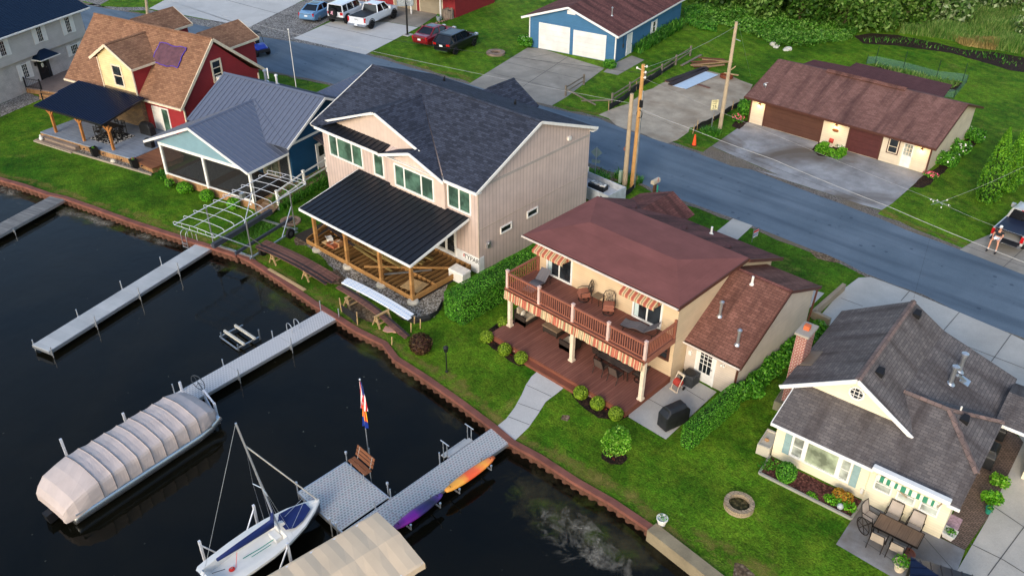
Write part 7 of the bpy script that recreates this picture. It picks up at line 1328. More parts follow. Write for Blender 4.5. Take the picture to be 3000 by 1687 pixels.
def sale(T):
    b=MB(); b.box(-.03,-.02,1.1,.85,.02,1.13); b.build('arm',m['black'],T); b=MB(); b.box(.05,-.012,.35,.8,.012,1.02); p=b.build('sign_panel',m['white'],T); b=MB(); b.box(.05,-.016,.82,.8,-.012,1.02); b.build('red_band',M_plain('sign_red',lin(200,40,50),.5),p); b=MB(); b.box(.1,-.016,.5,.24,-.012,.75); b.box(.3,-.016,.6,.74,-.012,.72); b.box(.3,-.016,.45,.74,-.012,.52); b.build('blue_print',M_plain('sign_blue',lin(50,80,150),.5),p)
signpost('yard_sign','white yard sign with a red band on a black post beside the street path','B4',265,540,1.15,R(84),sale).scale=(.68,.68,.75)
def mailbox(label,t,x,y,mt_,numb=False):
    q=G(t,x,y); T=thing('mailbox',label,'mailbox',(q[0],q[1],0),R(0)); b=MB(); b.cbox((0,0,0),.16,.16,1.05); b.build('post',M_plain('brown_post',lin(92,60,44),.7),T); b=MB(); b.rings([[(x_,-.35 if e==0 else .4,1.05+z) for x_,z in ((-.14,0),(.14,0),(.14,.18),(.1,.28),(0,.31),(-.1,.28),(-.14,.18))] for e in (0,1)]); b.build('box',mt_,T); b=MB(); b.box(.14,.1,1.15,.16,.13,1.45); b.build('flag',M_plain('red_flag',lin(190,40,40),.5),T)
    b=MB(); b.box(.22,-.05,.35,.25,.05,.95); b.build('number_post',M_plain('green_reflector',lin(40,170,120),.5),T)
mailbox('tan mailbox on a brown post beside the street behind the brown roofed house','E5',1420,1185,M_plain('tan_mailbox',lin(196,180,156),.5))
q=G('E4',330,1445,0); q=G('T3',1768,1102); T=thing('traffic_cone','orange traffic cone at the street edge of the dirt lot','cone',(q[0],q[1],0)); b=MB(); b.box(-.2,-.2,0,.2,.2,.04); b.build('base',m['rubber'],T); b=MB(); b.lathe((0,0,.04),[(.17,0),(.05,.85),(.03,.86)],14); b.build('cone_body',M_plain('safety_orange',lin(255,88,40),.5),T)
mt_rail_=M_plain('weathered_rail',lin(124,112,98),.85,var=.25)
def railfence(label,t,pts,fallen=()):
    P=[G(t,x,y) for x,y in pts]; T=thing('rail_fence',label,'fence',(*P[0][:2],0))
    for p in P: b=MB(); b.cbox((p[0],p[1],0),.14,.14,1.0); under(b,T,'post',mt_rail_)
    for p,q in zip(P[:-1],P[1:]):
        for z in (.4,.8): b=MB(); b.beam((p[0],p[1],z),(q[0],q[1],z),.06,.1); under(b,T,'rail',mt_rail_)
    return T
railfence('short weathered split rail fence section beside the blue garage drive','T3',[(795,730),(932,645)]); railfence('weathered split rail fence running up beside the dirt lot','T3',[(1145,790),(1278,705),(1395,625),(1520,565),(1628,495),(1738,425)])
plank('fallen fence rail leaning off the short rail fence onto the grass','T3',805,680,1015,795,.85,mt_rail_,.1,.1,'fence_rail','fence rail',.05); plank('fallen fence rail lying on the grass at the end of the split rail fence','T3',915,765,1145,760,.06,mt_rail_,.1,.1,'fence_rail','fence rail',.4); plank('single weathered board lying on the grass uphill of the lumber heap','E4',185,535,420,408,.08,mt_rail_,.25,.06)
# lumber heap and metal sheets on the dirt lot
q=G('E4',500,500); T=thing('lumber_heap','heap of brown and tan boards lying on the grass behind the dirt lot','lumber pile',(q[0],q[1],0)); c=[M_plank('heap_brown',lin(120,76,52),lin(96,62,44),.3,True,gap=.01),M_plank('heap_tan',lin(176,140,98),lin(150,120,84),.3,True,gap=.01)]
for k,(x0,y0,x1,y1) in enumerate(((385,440,690,460),(430,460,790,490),(300,490,700,470),(295,530,740,490),(330,548,700,520),(500,550,690,525),(310,515,640,480),(320,535,560,545))):
    p,r_=G('E4',x0,y0,.08+.05*(k%3)),G('E4',x1,y1,.1+.05*(k%2)); b=MB(); b.beam(p,r_,.22,.06); under(b,T,'board',c[k%2])
q=G('E4',350,700); T=thing('metal_sheets','pale blue ribbed metal sheets lying on the dirt lot','metal sheets',(q[0],q[1],0)); mt_ms=M_plain('pale_blue_sheet',lin(200,212,224),.35,.3,var=.06)
for k,(x0,y0,x1,y1) in enumerate(((140,780,500,605),(185,790,565,625))): 
    p,r_=G('E4',x0,y0,.12),G('E4',x1,y1,.12); p=(p[0],p[1],.06+.02*k); r_=(r_[0],r_[1],.06+.02*k); b=MB(); b.beam(p,r_,1.05,.03); under(b,T,'sheet',mt_ms)
for k,(x0,y0,x1,y1) in enumerate(((60,760,480,575),(20,720,490,550))): p,r_=G('E4',x0,y0,.1),G('E4',x1,y1,.1); b=MB(); b.beam(p,r_,.55,.1); under(b,T,'dark_sheet',mt_trex2)
plank('single rusty board lying on the dirt in front of the metal sheets','E4',335,738,520,798,.05,mt_trex1,.24,.06); plank('long brown board lying at the left edge of the dirt lot','E4',0,722,310,625,.06,mt_trex1,.3,.06)
q=G('E4',715,680); T=thing('scrap_pile','rusty coil with pale scrap boards beside the leaning pole','scrap',(q[0],q[1],0)); b=MB(); 
for k in range(3): b.tube([(.6*math.cos(t*PI/8),.5*math.sin(t*PI/8),.08+.09*k) for t in range(16)],.05,5,True)
b.build('coil',M_plain('rust_coil',lin(120,62,40),.85),T); b=MB(); b.beam((-.4,.2,.35),(1.0,.4,.4),.2,.05); b.beam((-.3,.6,.3),(.2,1.1,.9),.15,.05); b.build('scrap_board',mt_pine,T)
# skip behind the tan house
q=G('E5',560,1080,.9); T=thing('dumpster','grey open dumpster behind the tan house near the street','dumpster',(q[0]-1.3,q[1]+.4,0),R(-2)); b=MB()
L_,D,hh=4.2,1.9,1.0; o_=[(-L_/2,-D/2),(L_/2,-D/2),(L_/2,D/2),(-L_/2,D/2)]; i2=[(x*.95,y*.92) for x,y in o_]; b.rings([[(*p,.1) for p in o_],[(*p,hh) for p in o_],[(*p,hh) for p in i2],[(*p,.55) for p in i2]],True,True); b.build('body',M_plain('grey_white_steel',lin(178,182,186),.5,var=.2),T)
b=MB(); b.cbox((0.3,.1,.55),1.3,.6,.35,.1); b.build('rubbish_tray',m['black'],T); b=MB()
for k in range(6): b.cbox((-.1+.18*k,.1+.05*math.sin(k*3),.85),.3,.26,.12,k)
b.build('rubbish',m['white'],T); b=MB(); b.cbox((-1.7,.7,.9),.8,.5,.4,.4); b.build('white_foam',m['white'],T); b=MB(); b.tube([(1.2,-D/2-.01,.45),(1.3,-D/2-.01,.4),(1.45,-D/2-.01,.75),(1.6,-D/2-.01,.7),(1.68,-D/2-.01,.55)],.035,5); b.build('spray_mark',ink,T)
q=G('E5',825,935); T=thing('cable_pedestal','small pale green utility pedestal beside the shorter pole','pedestal',(q[0],q[1],0)); b=MB(); b.cbox((0,0,0),.2,.2,.85,ch=.04); b.build('housing',M_plain('pale_green',lin(158,176,150),.6),T); b=MB(); b.cbox((0,0,.86),.22,.22,.05); b.build('cap',bpy.data.materials['pale_green'],T)
# blue cottage flagpole by the street
q=G('E2',1500,1395,1.5); hq=HT('E2',1355,205,(q[0],q[1])); T=thing('bare_flagpole','thin white bare flagpole behind the blue cottage','flagpole',(q[0],q[1],0)); b=MB(); b.cyl((0,0,0),(-.0,0,hq),.045,8,.025); b.build('pole',m['white'],T); b=MB(); b.ball((0,0,hq+.05),.07); b.build('finial',m['white'],T)
# basketball hoop
q=G('E1',1535,475); h=HT('E1',1495,75,q); T=thing('basketball_hoop','black pole basketball hoop at the edge of the concrete drive','basketball hoop',(q[0],q[1],0),R(12)); b=MB(); b.cbox((0,0,0),.9,.9,.05); b.build('pad',m['conc'],T); b=MB(); b.cbox((0,0,.05),.3,.3,.06); b.cyl((0,0,.05),(0,.1,h),.1,8); b.build('pole',m['black'],T); b=MB(); b.beam((0,.1,h),(-.9,1.1,h+.15),.07,.07); b.beam((0,.1,h-.7),(-.9,1.1,h-.1),.06,.06); b.build('arm',m['black'],T)
b=MB(); c_=(-.95,1.15); d_=Vector((-.67,.74,0)); s_=Vector((.74,.67,0)); 
P_=lambda u,z:(c_[0]+s_.x*u,c_[1]+s_.y*u,h+z); b.slab([P_(-.85,-.45),P_(.85,-.45),P_(.85,.6),P_(-.85,.6)],.03,d_); bb=b.build('backboard',M_net('clear_board',lin(170,180,185),.5),T); b=MB()
for a_,c2_ in (((-.85,-.45),(.85,-.45)),((.85,-.45),(.85,.6)),((.85,.6),(-.85,.6)),((-.85,.6),(-.85,-.45))): b.beam(P_(*a_),P_(*c2_),.05,.05)
b.build('backboard_frame',m['galv'],T); b=MB(); b.tube([(c_[0]+d_.x*.35+.23*math.cos(k*PI/7),c_[1]+d_.y*.35+.23*math.sin(k*PI/7),h-.25) for k in range(14)],.015,5,True); b.build('rim',M_plain('rim_orange',lin(210,90,60),.5),T)
# red garage odds and ends
q=G('E1',2055,255); T=thing('log_planter','round planter of upright grey logs beside the red garage','planter',(q[0],q[1]+.3,0)); b=MB()
for k in range(14): a=2*PI*k/14; b.cyl((.55*math.cos(a),.5*math.sin(a),0),(.55*math.cos(a),.5*math.sin(a),random.uniform(.9,1.1)),.13,7)
b.build('logs',M_plain('grey_log',lin(130,116,104),.85,var=.25),T); b=MB(); b.lathe((0,0,.8),[(.48,0),(.01,.02)],14); b.build('soil',m['darkint'],T)
q=G('E1',2200,195); T=thing('pallet_screen','weathered pallet leaning by the red garage wall','pallet',(q[0],q[1]+.2,0),R(30)); b=MB()
for k in range(6): b.beam((-.5+.2*k,0,0),(-.55+.2*k,.3,1.0+.08*math.sin(k*3)),.12,.025,(0,-1,.3))
b.build('slats',mt_rail_,T); b=MB(); b.beam((-.55,.12,.4),(.55,.12,.4),.03,.08); b.beam((-.55,.22,.75),(.55,.22,.75),.03,.08); b.build('crosspiece',mt_rail_,T)
P=GP('E1',[(1735,362),(1850,345),(2000,300),(2150,250),(2300,185),(2500,75)]); T=thing('stone_edging','low row of brown edging stones along the red garage bed','edging',(*P[0][:2],0)); b=MB()
for p,r_ in zip(P[:-1],P[1:]):
    n=int(math.dist(p,r_)/.35)
    for k in range(n): t=k/n; b.ball((p[0]+(r_[0]-p[0])*t,p[1]+(r_[1]-p[1])*t,.08),.18,.15,.12,6,4,.15)
under(b,T,'stones',M_plain('brown_stone',lin(124,100,84),.9,var=.3))
# garden fence behind the shed
gp=[(1262,488),(1330,485),(1540,530),(1790,600),(1990,620),(2020,630),(1925,745),(1840,735)]; P=GP('T4',gp); T=thing('garden_fence','green wire mesh garden fence on thin posts behind the shed','fence',(*P[0][:2],0)); mt_gm=M_net('green_mesh',lin(90,130,112),.3); mt_gp=M_plain('dark_green_post',lin(20,44,36),.6)
for p,q in zip(P[:-1],P[1:]): b=MB(); b.slab([(p[0],p[1],.02),(q[0],q[1],.02),(q[0],q[1],.75),(p[0],p[1],.75)],.008,(0,-1,.01)); under(b,T,'mesh',mt_gm)
for k,p in enumerate(P): b=MB(); b.cyl((p[0],p[1],0),(p[0],p[1],1.75 if k in (1,2,3,4) else .95),.03,6); under(b,T,'post',mt_gp)
bed(GP('T4',[(1290,492),(1540,535),(1790,605),(1990,630),(1985,670),(1900,700),(1840,660),(1500,560)]),m['mulch'],z=.02,seed=31)
q=G('T4',625,372); 
for k in range(10):
    dx,dy=random.uniform(-1.2,1.2),random.uniform(-.5,.5); b=MB(); s=random.uniform(.2,.42); b.ball((0,0,s*.4),s,s*.8,s*.6,7,5,.2); tag(b.build('rock',M_plain('pale_rock',lin(190,188,176),.9,var=.25) if k==0 else bpy.data.materials['pale_rock'],None,(q[0]+dx,q[1]+dy,0)),'pale rock in the little heap at the edge of the wild grass','rock','pale rocks heaped by the wild grass')
# ---------------------------------------------------------------- vehicles (local: x forward, y left)
mt_tail=M_plain('red_tail_light',lin(190,20,24),.25,spec=.6); mt_plate=M_plain('licence_plate',lin(220,224,226),.5); mt_hl=M_plain('headlamp',lin(206,212,216),.15,spec=.6); mt_blackp=M_plain('black_plastic',(.018,.018,.02),.6)
def paint(name,c): 
    g=NG(name); g.b.name='Principled BSDF'; g.fin(c,.28,.1,.5); g.b.inputs['Coat Weight'].default_value=.6; g.b.inputs['Coat Roughness'].default_value=.08; return g.m
def loft(secs,n=5):
    """secs: (x, halfwidth low, halfwidth belt, z0, zbelt, ztop, halfwidth top)"""
    rs=[]
    for x,wl,wb,z0,zb,zt,wt in secs: rs.append([(x,-wl,z0),(x,-wb,z0+(zb-z0)*.45),(x,-wb*.985,zb),(x,-wt,zt),(x,wt,zt),(x,wb*.985,zb),(x,wb,z0+(zb-z0)*.45),(x,wl,z0)])
    return MB().rings(rs)
def wheels(T,L,wx,tw,r,rim,w_=.24):
    for x in wx:
        for s in (-1,1):
            b=MB(); b.lathe((0,0,0),[(r*.72,0),(r*.95,.0),(r,.05),(r,w_-.05),(r*.95,w_),(r*.72,w_)],20); b.v=[(x+px,s*(tw-w_+pz),r+py) for px,py,pz in b.v]; b.f=[f[::-1] for f in b.f] if s<0 else b.f
            t=b.build('wheel',m['rubber'],T); b=MB(); y=s*(tw-.015)
            for k in range(5): a=2*PI*k/5; b.beam((x,y,r),(x+r*.68*math.cos(a),y,r+r*.68*math.sin(a)),.02,.11,(0,1,0))
            b.tube([(x+r*.7*math.cos(k*PI/8),y,r+r*.7*math.sin(k*PI/8)) for k in range(16)],.03,5,True); b.build('rim',rim,t); b=MB(); b.cyl((x,s*(tw-.06),r),(x,s*(tw-.05),r),r*.7,14); b.build('brake_disc',mt_blackp,t)
def arches(T,wx,tw,r):
    for x in wx:
        for s in (-1,1):
            b=MB(); pts=[(x+(r+.07)*math.cos(PI*k/10),s*(tw-.02),r+(r+.07)*math.sin(PI*k/10)) for k in range(11)]; b.tube(pts,.05,6); b.build('wheel_arch',mt_blackp,T)
def greenhouse(T,pm,base,top,bp=(),glass=None):
    """base/top: (x0,x1,halfwidth,z); glass solid with roof skin and pillars"""
    (x0,x1,w0,z0),(X0,X1,w1,z1)=base,top; b=MB(); b.rings([[(x0,-w0,z0),(x1,-w0,z0),(x1,w0,z0),(x0,w0,z0)],[(X0,-w1,z1),(X1,-w1,z1),(X1,w1,z1),(X0,w1,z1)]]); b.build('windows',glass or m['carglass'],T)
    b=MB(); k=.03; b.rings([[(X0-k,-w1-k,z1-.03),(X1+k,-w1-k,z1-.03),(X1+k,w1+k,z1-.03),(X0-k,w1+k,z1-.03)],[(X0-k,-w1-k,z1+.015),(X1+k,-w1-k,z1+.015),(X1+k,w1+k,z1+.015),(X0-k,w1+k,z1+.015)],[(X0+.2,-w1*.7,z1+.06),(X1-.2,-w1*.7,z1+.06),(X1-.2,w1*.7,z1+.06),(X0+.2,w1*.7,z1+.06)]]); b.build('roof',pm,T,smooth=False)
    for s in (-1,1):
        for e in [((x0,s*w0,z0),(X0,s*w1,z1),.09,.12,(0,0,1)),((x1,s*w0,z0),(X1,s*w1,z1),.07,.08,(0,0,1))]+[((x0+(x1-x0)*f,s*(w0+.01),z0),(X0+(X1-X0)*f,s*(w1+.01),z1),.04,.09,(1,0,0)) for f in bp]: b=MB(); b.beam(*e); b.build('pillar',pm,T)
def bits(T,xr,w_,zt,pm,xf,tl=(.14,.28),zf=.7,plate=.75,bump=None,mir=None):
    for s in (-1,1):
        b=MB(); b.rings([[(xr-.02,s*(w_-.3),zt-tl[1]/2),(xr-.02,s*(w_-.3),zt+tl[1]/2),(xr+.0,s*w_*1.0,zt+tl[1]/2),(xr,s*w_*1.0,zt-tl[1]/2)],[(xr+.12,s*(w_-.3),zt-tl[1]/2),(xr+.12,s*(w_-.3),zt+tl[1]/2),(xr+.16,s*w_*1.005,zt+tl[1]/2),(xr+.16,s*w_*1.005,zt-tl[1]/2)]]); b.build('tail_light',mt_tail,T)
        b=MB(); b.cbox((xf-.12,s*(w_-.22),zf),.22,.3,.14); b.build('headlight',mt_hl,T)
        if mir: b=MB(); b.cbox((mir[0],s*(w_+.1),mir[1]),.16,.2,.16); b.build('mirror',pm,T)
        b=MB()
        for x in (-.35,.6): b.cbox((x,s*(w_*.995),zt+.0),.18,.03,.03)
        b.build('door_handle',mt_blackp if pm is not None else pm,T)
    b=MB(); b.box(xr-.035,-.16,plate-.08,xr-.01,.16,plate+.08); b.build('number_plate',mt_plate,T)
def vplace(name,label,cat,p,deg,s): T=thing(name,label,cat,(p[0],p[1],.02),R(deg)); T.scale=(s,s,s); return T
def shift(p,deg,dx,dy): c,s=math.cos(R(deg)),math.sin(R(deg)); return (p[0]+c*dx-s*dy,p[1]+s*dx+c*dy)
def sedan(label,p,deg,s,pm,wheelm):
    """p: rear right wheel contact"""
    q=shift(p,deg,1.38*s,.84*s); T=vplace('parked_sedan',label,'car',q,deg,s)
    loft([(-2.38,.6,.72,.42,.72,.98,.62),(-2.25,.78,.86,.3,.78,1.03,.72),(-1.7,.86,.91,.22,.86,1.04,.78),(-.9,.88,.92,.2,.88,.98,.85),(.9,.88,.92,.2,.86,.94,.84),(1.6,.86,.91,.22,.82,.9,.74),(2.2,.78,.84,.3,.68,.78,.6),(2.38,.55,.66,.4,.6,.66,.5)]).build('body',pm,T,smooth=False,bevel=.03)
    greenhouse(T,pm,(-1.75,1.05,.8,.97),(-.85,.35,.6,1.42),(.5,)); wheels(T,4.7,(-1.38,1.42),.9,.33,wheelm); bits(T,-2.36,.8,.8,pm,2.34,plate=.7,mir=(.75,1.0))
    b=MB(); b.box(-2.405,-.55,.86,-2.35,.55,.9); b.build('chrome_strip',m['chrome'],T); b=MB(); b.box(-.75,-.42,1.475,-.05,.42,1.487); b.build('sunroof',m['carglass'],T); return T
def suv(label,p,deg,s,pm,wheelm):
    q=shift(p,deg,1.42*s,.84*s); T=vplace('parked_suv',label,'car',q,deg,s)
    loft([(-2.33,.66,.76,.5,.8,1.0,.72),(-2.2,.82,.88,.36,.86,1.06,.8),(-1.,.88,.92,.28,.92,1.06,.86),(.9,.88,.92,.28,.92,1.04,.84),(1.6,.86,.9,.3,.88,1.02,.72),(2.2,.76,.82,.36,.76,.9,.6),(2.33,.55,.66,.45,.66,.74,.5)]).build('body',pm,T,bevel=.03)
    greenhouse(T,pm,(-2.22,1.1,.84,1.03),(-1.75,.3,.66,1.6),(.3,.62)); wheels(T,4.6,(-1.42,1.42),.91,.37,wheelm); bits(T,-2.32,.82,.95,pm,2.3,tl=(.1,.16),zf=.78,plate=.84,mir=(.75,1.08))
    b=MB()
    for s_ in (-1,1): b.cyl((-1.6,s_*.62,1.68),(.2,s_*.62,1.68),.025,6)
    b.build('roof_rail',m['chrome'],T); b=MB(); b.box(-2.38,-.6,.36,-2.28,.6,.46); b.build('bumper_trim',m['chrome'],T); return T
def pickup(label,p,deg,s,pm,wheelm,open_=False,chrome=True,cov=None):
    q=shift(p,deg,1.9*s,.92*s); T=vplace('parked_pickup',label,'truck',q,deg,s)
    loft([(-.62,.9,.97,.5,1.0,1.22,.92),(.95,.9,.97,.5,1.0,1.2,.92),(1.5,.9,.97,.5,1.02,1.2,.84),(2.5,.86,.95,.5,1.02,1.16,.76),(2.85,.78,.86,.55,.95,1.06,.66)]).build('cab_body',pm,T,bevel=.03)
    b=MB()
    for s_ in (-1,1): b.rings([[(x,s_*.83,.55),(x,s_*.97,.55),(x,s_*.985,.95),(x,s_*.95,1.24),(x,s_*.83,1.24)] for x in (-2.75,-.63)])
    b.box(-2.75,-.83,.55,-.63,.83,.72); b.box(-.7,-.83,.72,-.63,.83,1.22); b.build('cargo_bed',pm,T)
    b=MB(); b.box(-2.7 if not open_ else -2.72,-.86,1.235,-.64,.86,1.265); b.build('bed_cover',cov or mt_blackp,T)
    b=MB(); (b.box(-2.8,-.84,.62,-2.74,.84,1.22) if not open_ else b.box(-3.35,-.84,.68,-2.74,.84,.74)); tg=b.build('tailgate',pm if not open_ else mt_blackp,T)
    b=MB(); b.rings([[(x,-.95,z),(x,.95,z),(x,.95,z+.2),(x,-.95,z+.2)] for x,z in ((-2.95,.45),(-2.76,.45))]); b.build('rear_bumper',m['chrome'],T)
    greenhouse(T,pm,(-.58,1.45,.87,1.2),(-.4,.85,.7,1.86),(.52,)); wheels(T,5.6,(-1.75,2.05),.99,.43,wheelm,.28); arches(T,(-1.75,2.05),.98,.43)
    for s_ in (-1,1):
        b=MB(); b.box(-2.8,s_*.8,.78,-2.68,s_*.975,1.2); b.build('tail_light',mt_tail,T); b=MB(); b.cbox((2.75,s_*.7,.85),.2,.3,.2); b.build('headlight',mt_hl,T); b=MB(); b.cbox((1.2,s_*1.12,1.22),.2,.24,.26); b.build('mirror',pm,T)
        b=MB()
        for x in (-.2,.75): b.cbox((x,s_*.965,1.05),.2,.03,.04)
        b.build('door_handle',pm,T); b=MB(); b.beam((-.6,s_*.98,.42),(1.4,s_*.98,.42),.12,.05); b.build('side_step',mt_blackp,T)
    b=MB(); b.box(-2.965,-.17,.48,-2.95,.17,.62); b.build('number_plate',mt_plate,T)
    b=MB(); b.box(-.44,-.2,1.84,-.4,.2,1.88); b.build('brake_light',mt_tail,T)
    return T,tg
def boxy(label,p,deg,s,pm,wheelm):
    q=shift(p,deg,1.45*s,.9*s); T=vplace('parked_offroader',label,'car',q,deg,s)
    loft([(-2.1,.8,.9,.6,1.0,1.2,.86),(.9,.86,.93,.55,1.02,1.2,.88),(1.3,.86,.93,.55,1.05,1.22,.84),(2.2,.84,.92,.6,1.05,1.2,.8),(2.3,.78,.86,.65,1.0,1.12,.74)]).build('body',pm,T,bevel=.04)
    greenhouse(T,pm,(-2.08,1.05,.86,1.2),(-2.02,.7,.76,1.84),(.28,.62)); wheels(T,4.6,(-1.45,1.5),1.0,.45,wheelm,.3); arches(T,(-1.45,1.5),.97,.45); bits(T,-2.1,.85,1.05,pm,2.25,tl=(.1,.26),zf=.95,plate=.8,mir=(.95,1.2))
    b=MB(); b.box(-2.2,-.9,.5,-2.08,.9,.72); b.build('rear_bumper',mt_blackp,T); b=MB(); b.cyl((-2.15,.15,1.1),(-2.4,.15,1.1),.43,22); sp=b.build('spare_wheel',m['rubber'],T)
    mk=M_plain('pink_print',lin(220,160,176),.6); b=MB()        # pale print of a bucking animal shape on the tyre cover, and lettering along its lower edge
    b.v=[]; pts=[(-.1,.2),(.0,.16),(.1,.22),(.12,.08),(.04,.02),(.1,-.1),(.02,-.16),(-.04,-.04),(-.14,-.12),(-.16,-.02),(-.08,.06)]; b.rings([[(x,.15-y,1.12+z) for y,z in pts] for x in (-2.402,-2.408)]); b.build('cover_print',mk,sp); return T
alw=M_plain('alloy',lin(176,180,184),.3,.7); blw=M_plain('black_alloy',(.02,.02,.022),.35,.4)
TR=107.6
pickup('white crew cab pickup with black bed cover parked on the concrete drive',G('E1',1045,400),TR,1.16,paint('white_paint_coat',lin(226,228,230)),blw)
boxy('white boxy off roader with a rear spare wheel, parked beside the white pickup',G('E1',735,328),TR+2,1.15,paint('white_coat_two',lin(224,226,228)),blw)
sedan('light blue sedan parked on the gravel beside the white off roader',G('E1',352,295),TR+8,1.15,paint('sky_blue_coat',lin(104,146,184)),alw)
sedan('dark red sedan parked on the grass beside the black suv',G('E1',1890,628),102,1.15,paint('dark_red_coat',lin(126,18,34)),alw)
suv('black suv parked on the grass beside the dark red sedan',G('E1',2185,742),102.9,1.18,BK:=paint('black_coat',(.006,.006,.008)),blw)
BK.node_tree.nodes['Principled BSDF'].inputs['Coat Weight'].default_value=.15; mk=M_plain('dark_letter',lin(70,72,74),.5)
for o_ in list(COL.objects):
    if o_.name.startswith('tailgate') and o_.parent and 'white crew' in o_.parent.get('label',''): text(o_,'GMC',.2,(-2.806,0,1.0),(R(90),0,R(-90)),mk,ext=.002)
pr_=G('E3',1285,1130); PKT,PTG=pickup('silver pickup with open tailgate parked on the concrete drive at the right edge',(pr_[0],pr_[1]),88.,.97,paint('silver_coat',lin(190,188,182)),alw,True,cov=M_plain('navy_black_cover',lin(26,34,54),.45))
# utility vehicle on the street with its driver
q=G('E2',710,785); T=vplace('utility_vehicle','blue and black open utility vehicle on the street beyond the red house','utility vehicle',(q[0]-1.1,q[1]+.55),-3,1.12); bp_=paint('bright_blue_coat',lin(16,46,150))
loft([(.35,.55,.62,.5,.78,.98,.5),(.8,.5,.6,.5,.78,.92,.44),(1.25,.4,.5,.52,.68,.74,.34)]).build('hood',bp_,T,bevel=.03)
b=MB(); b.box(-1.2,-.62,.4,1.3,.62,.55); b.box(-1.25,-.62,.55,-.5,.62,.95); b.box(1.25,-.5,.4,1.4,.5,.65); b.build('chassis',mt_blackp,T); b=MB(); b.box(-.45,-.58,.55,-.0,.58,.72); b.box(-.55,-.58,.7,-.42,.58,1.15); b.build('seat',mt_blackp,T)
b=MB()
for s in (-1,1): b.tube([(.35,s*.6,.95),(.05,s*.56,1.75),(-.75,s*.56,1.75),(-.95,s*.6,.9)],.03,6)
b.tube([(.05,-.56,1.75),(.05,.56,1.75)],.03,6); b.tube([(-.75,-.56,1.75),(-.75,.56,1.75)],.03,6); b.build('roll_cage',mt_blackp,T); b=MB(); b.box(-.8,-.58,1.76,.1,.58,1.8); b.build('canopy_top',mt_blackp,T); wheels(T,2.6,(-.85,.9),.68,.33,blw)
b=MB(); b.tube([(.2+.04*math.cos(k*PI/6),-.28+.17*math.cos(k*PI/6),1.02+.17*math.sin(k*PI/6)) for k in range(12)],.015,5,True); b.build('steering_wheel',mt_blackp,T)
UT=T
# ---------------------------------------------------------------- people
mt_skin=M_plain('skin',lin(206,146,116),.55,var=.06); mt_hair=M_plain('dark_hair',lin(44,32,26),.8)
def skinmesh(name,joints,bones,mat,parent,sub=2,root=0):
    me=bpy.data.meshes.new(name); me.from_pydata([j[:3] for j in joints],bones,[]); o=bpy.data.objects.new(name,me); COL.objects.link(o); o.modifiers.new('s','SKIN'); 
    for k,j in enumerate(joints): me.skin_vertices[0].data[k].radius=(j[3],j[4] if len(j)>4 else j[3]); me.skin_vertices[0].data[k].use_root=(k==root)
    sb=o.modifiers.new('u','SUBSURF'); sb.levels=sb.render_levels=sub; me.materials.append(mat); dg=bpy.context.evaluated_depsgraph_get(); m2=bpy.data.meshes.new_from_object(o.evaluated_get(dg)); bpy.data.objects.remove(o); m2.name=name
    for p in m2.polygons: p.use_smooth=True
    q=bpy.data.objects.new(name,m2); COL.objects.link(q); q.parent=parent; return q
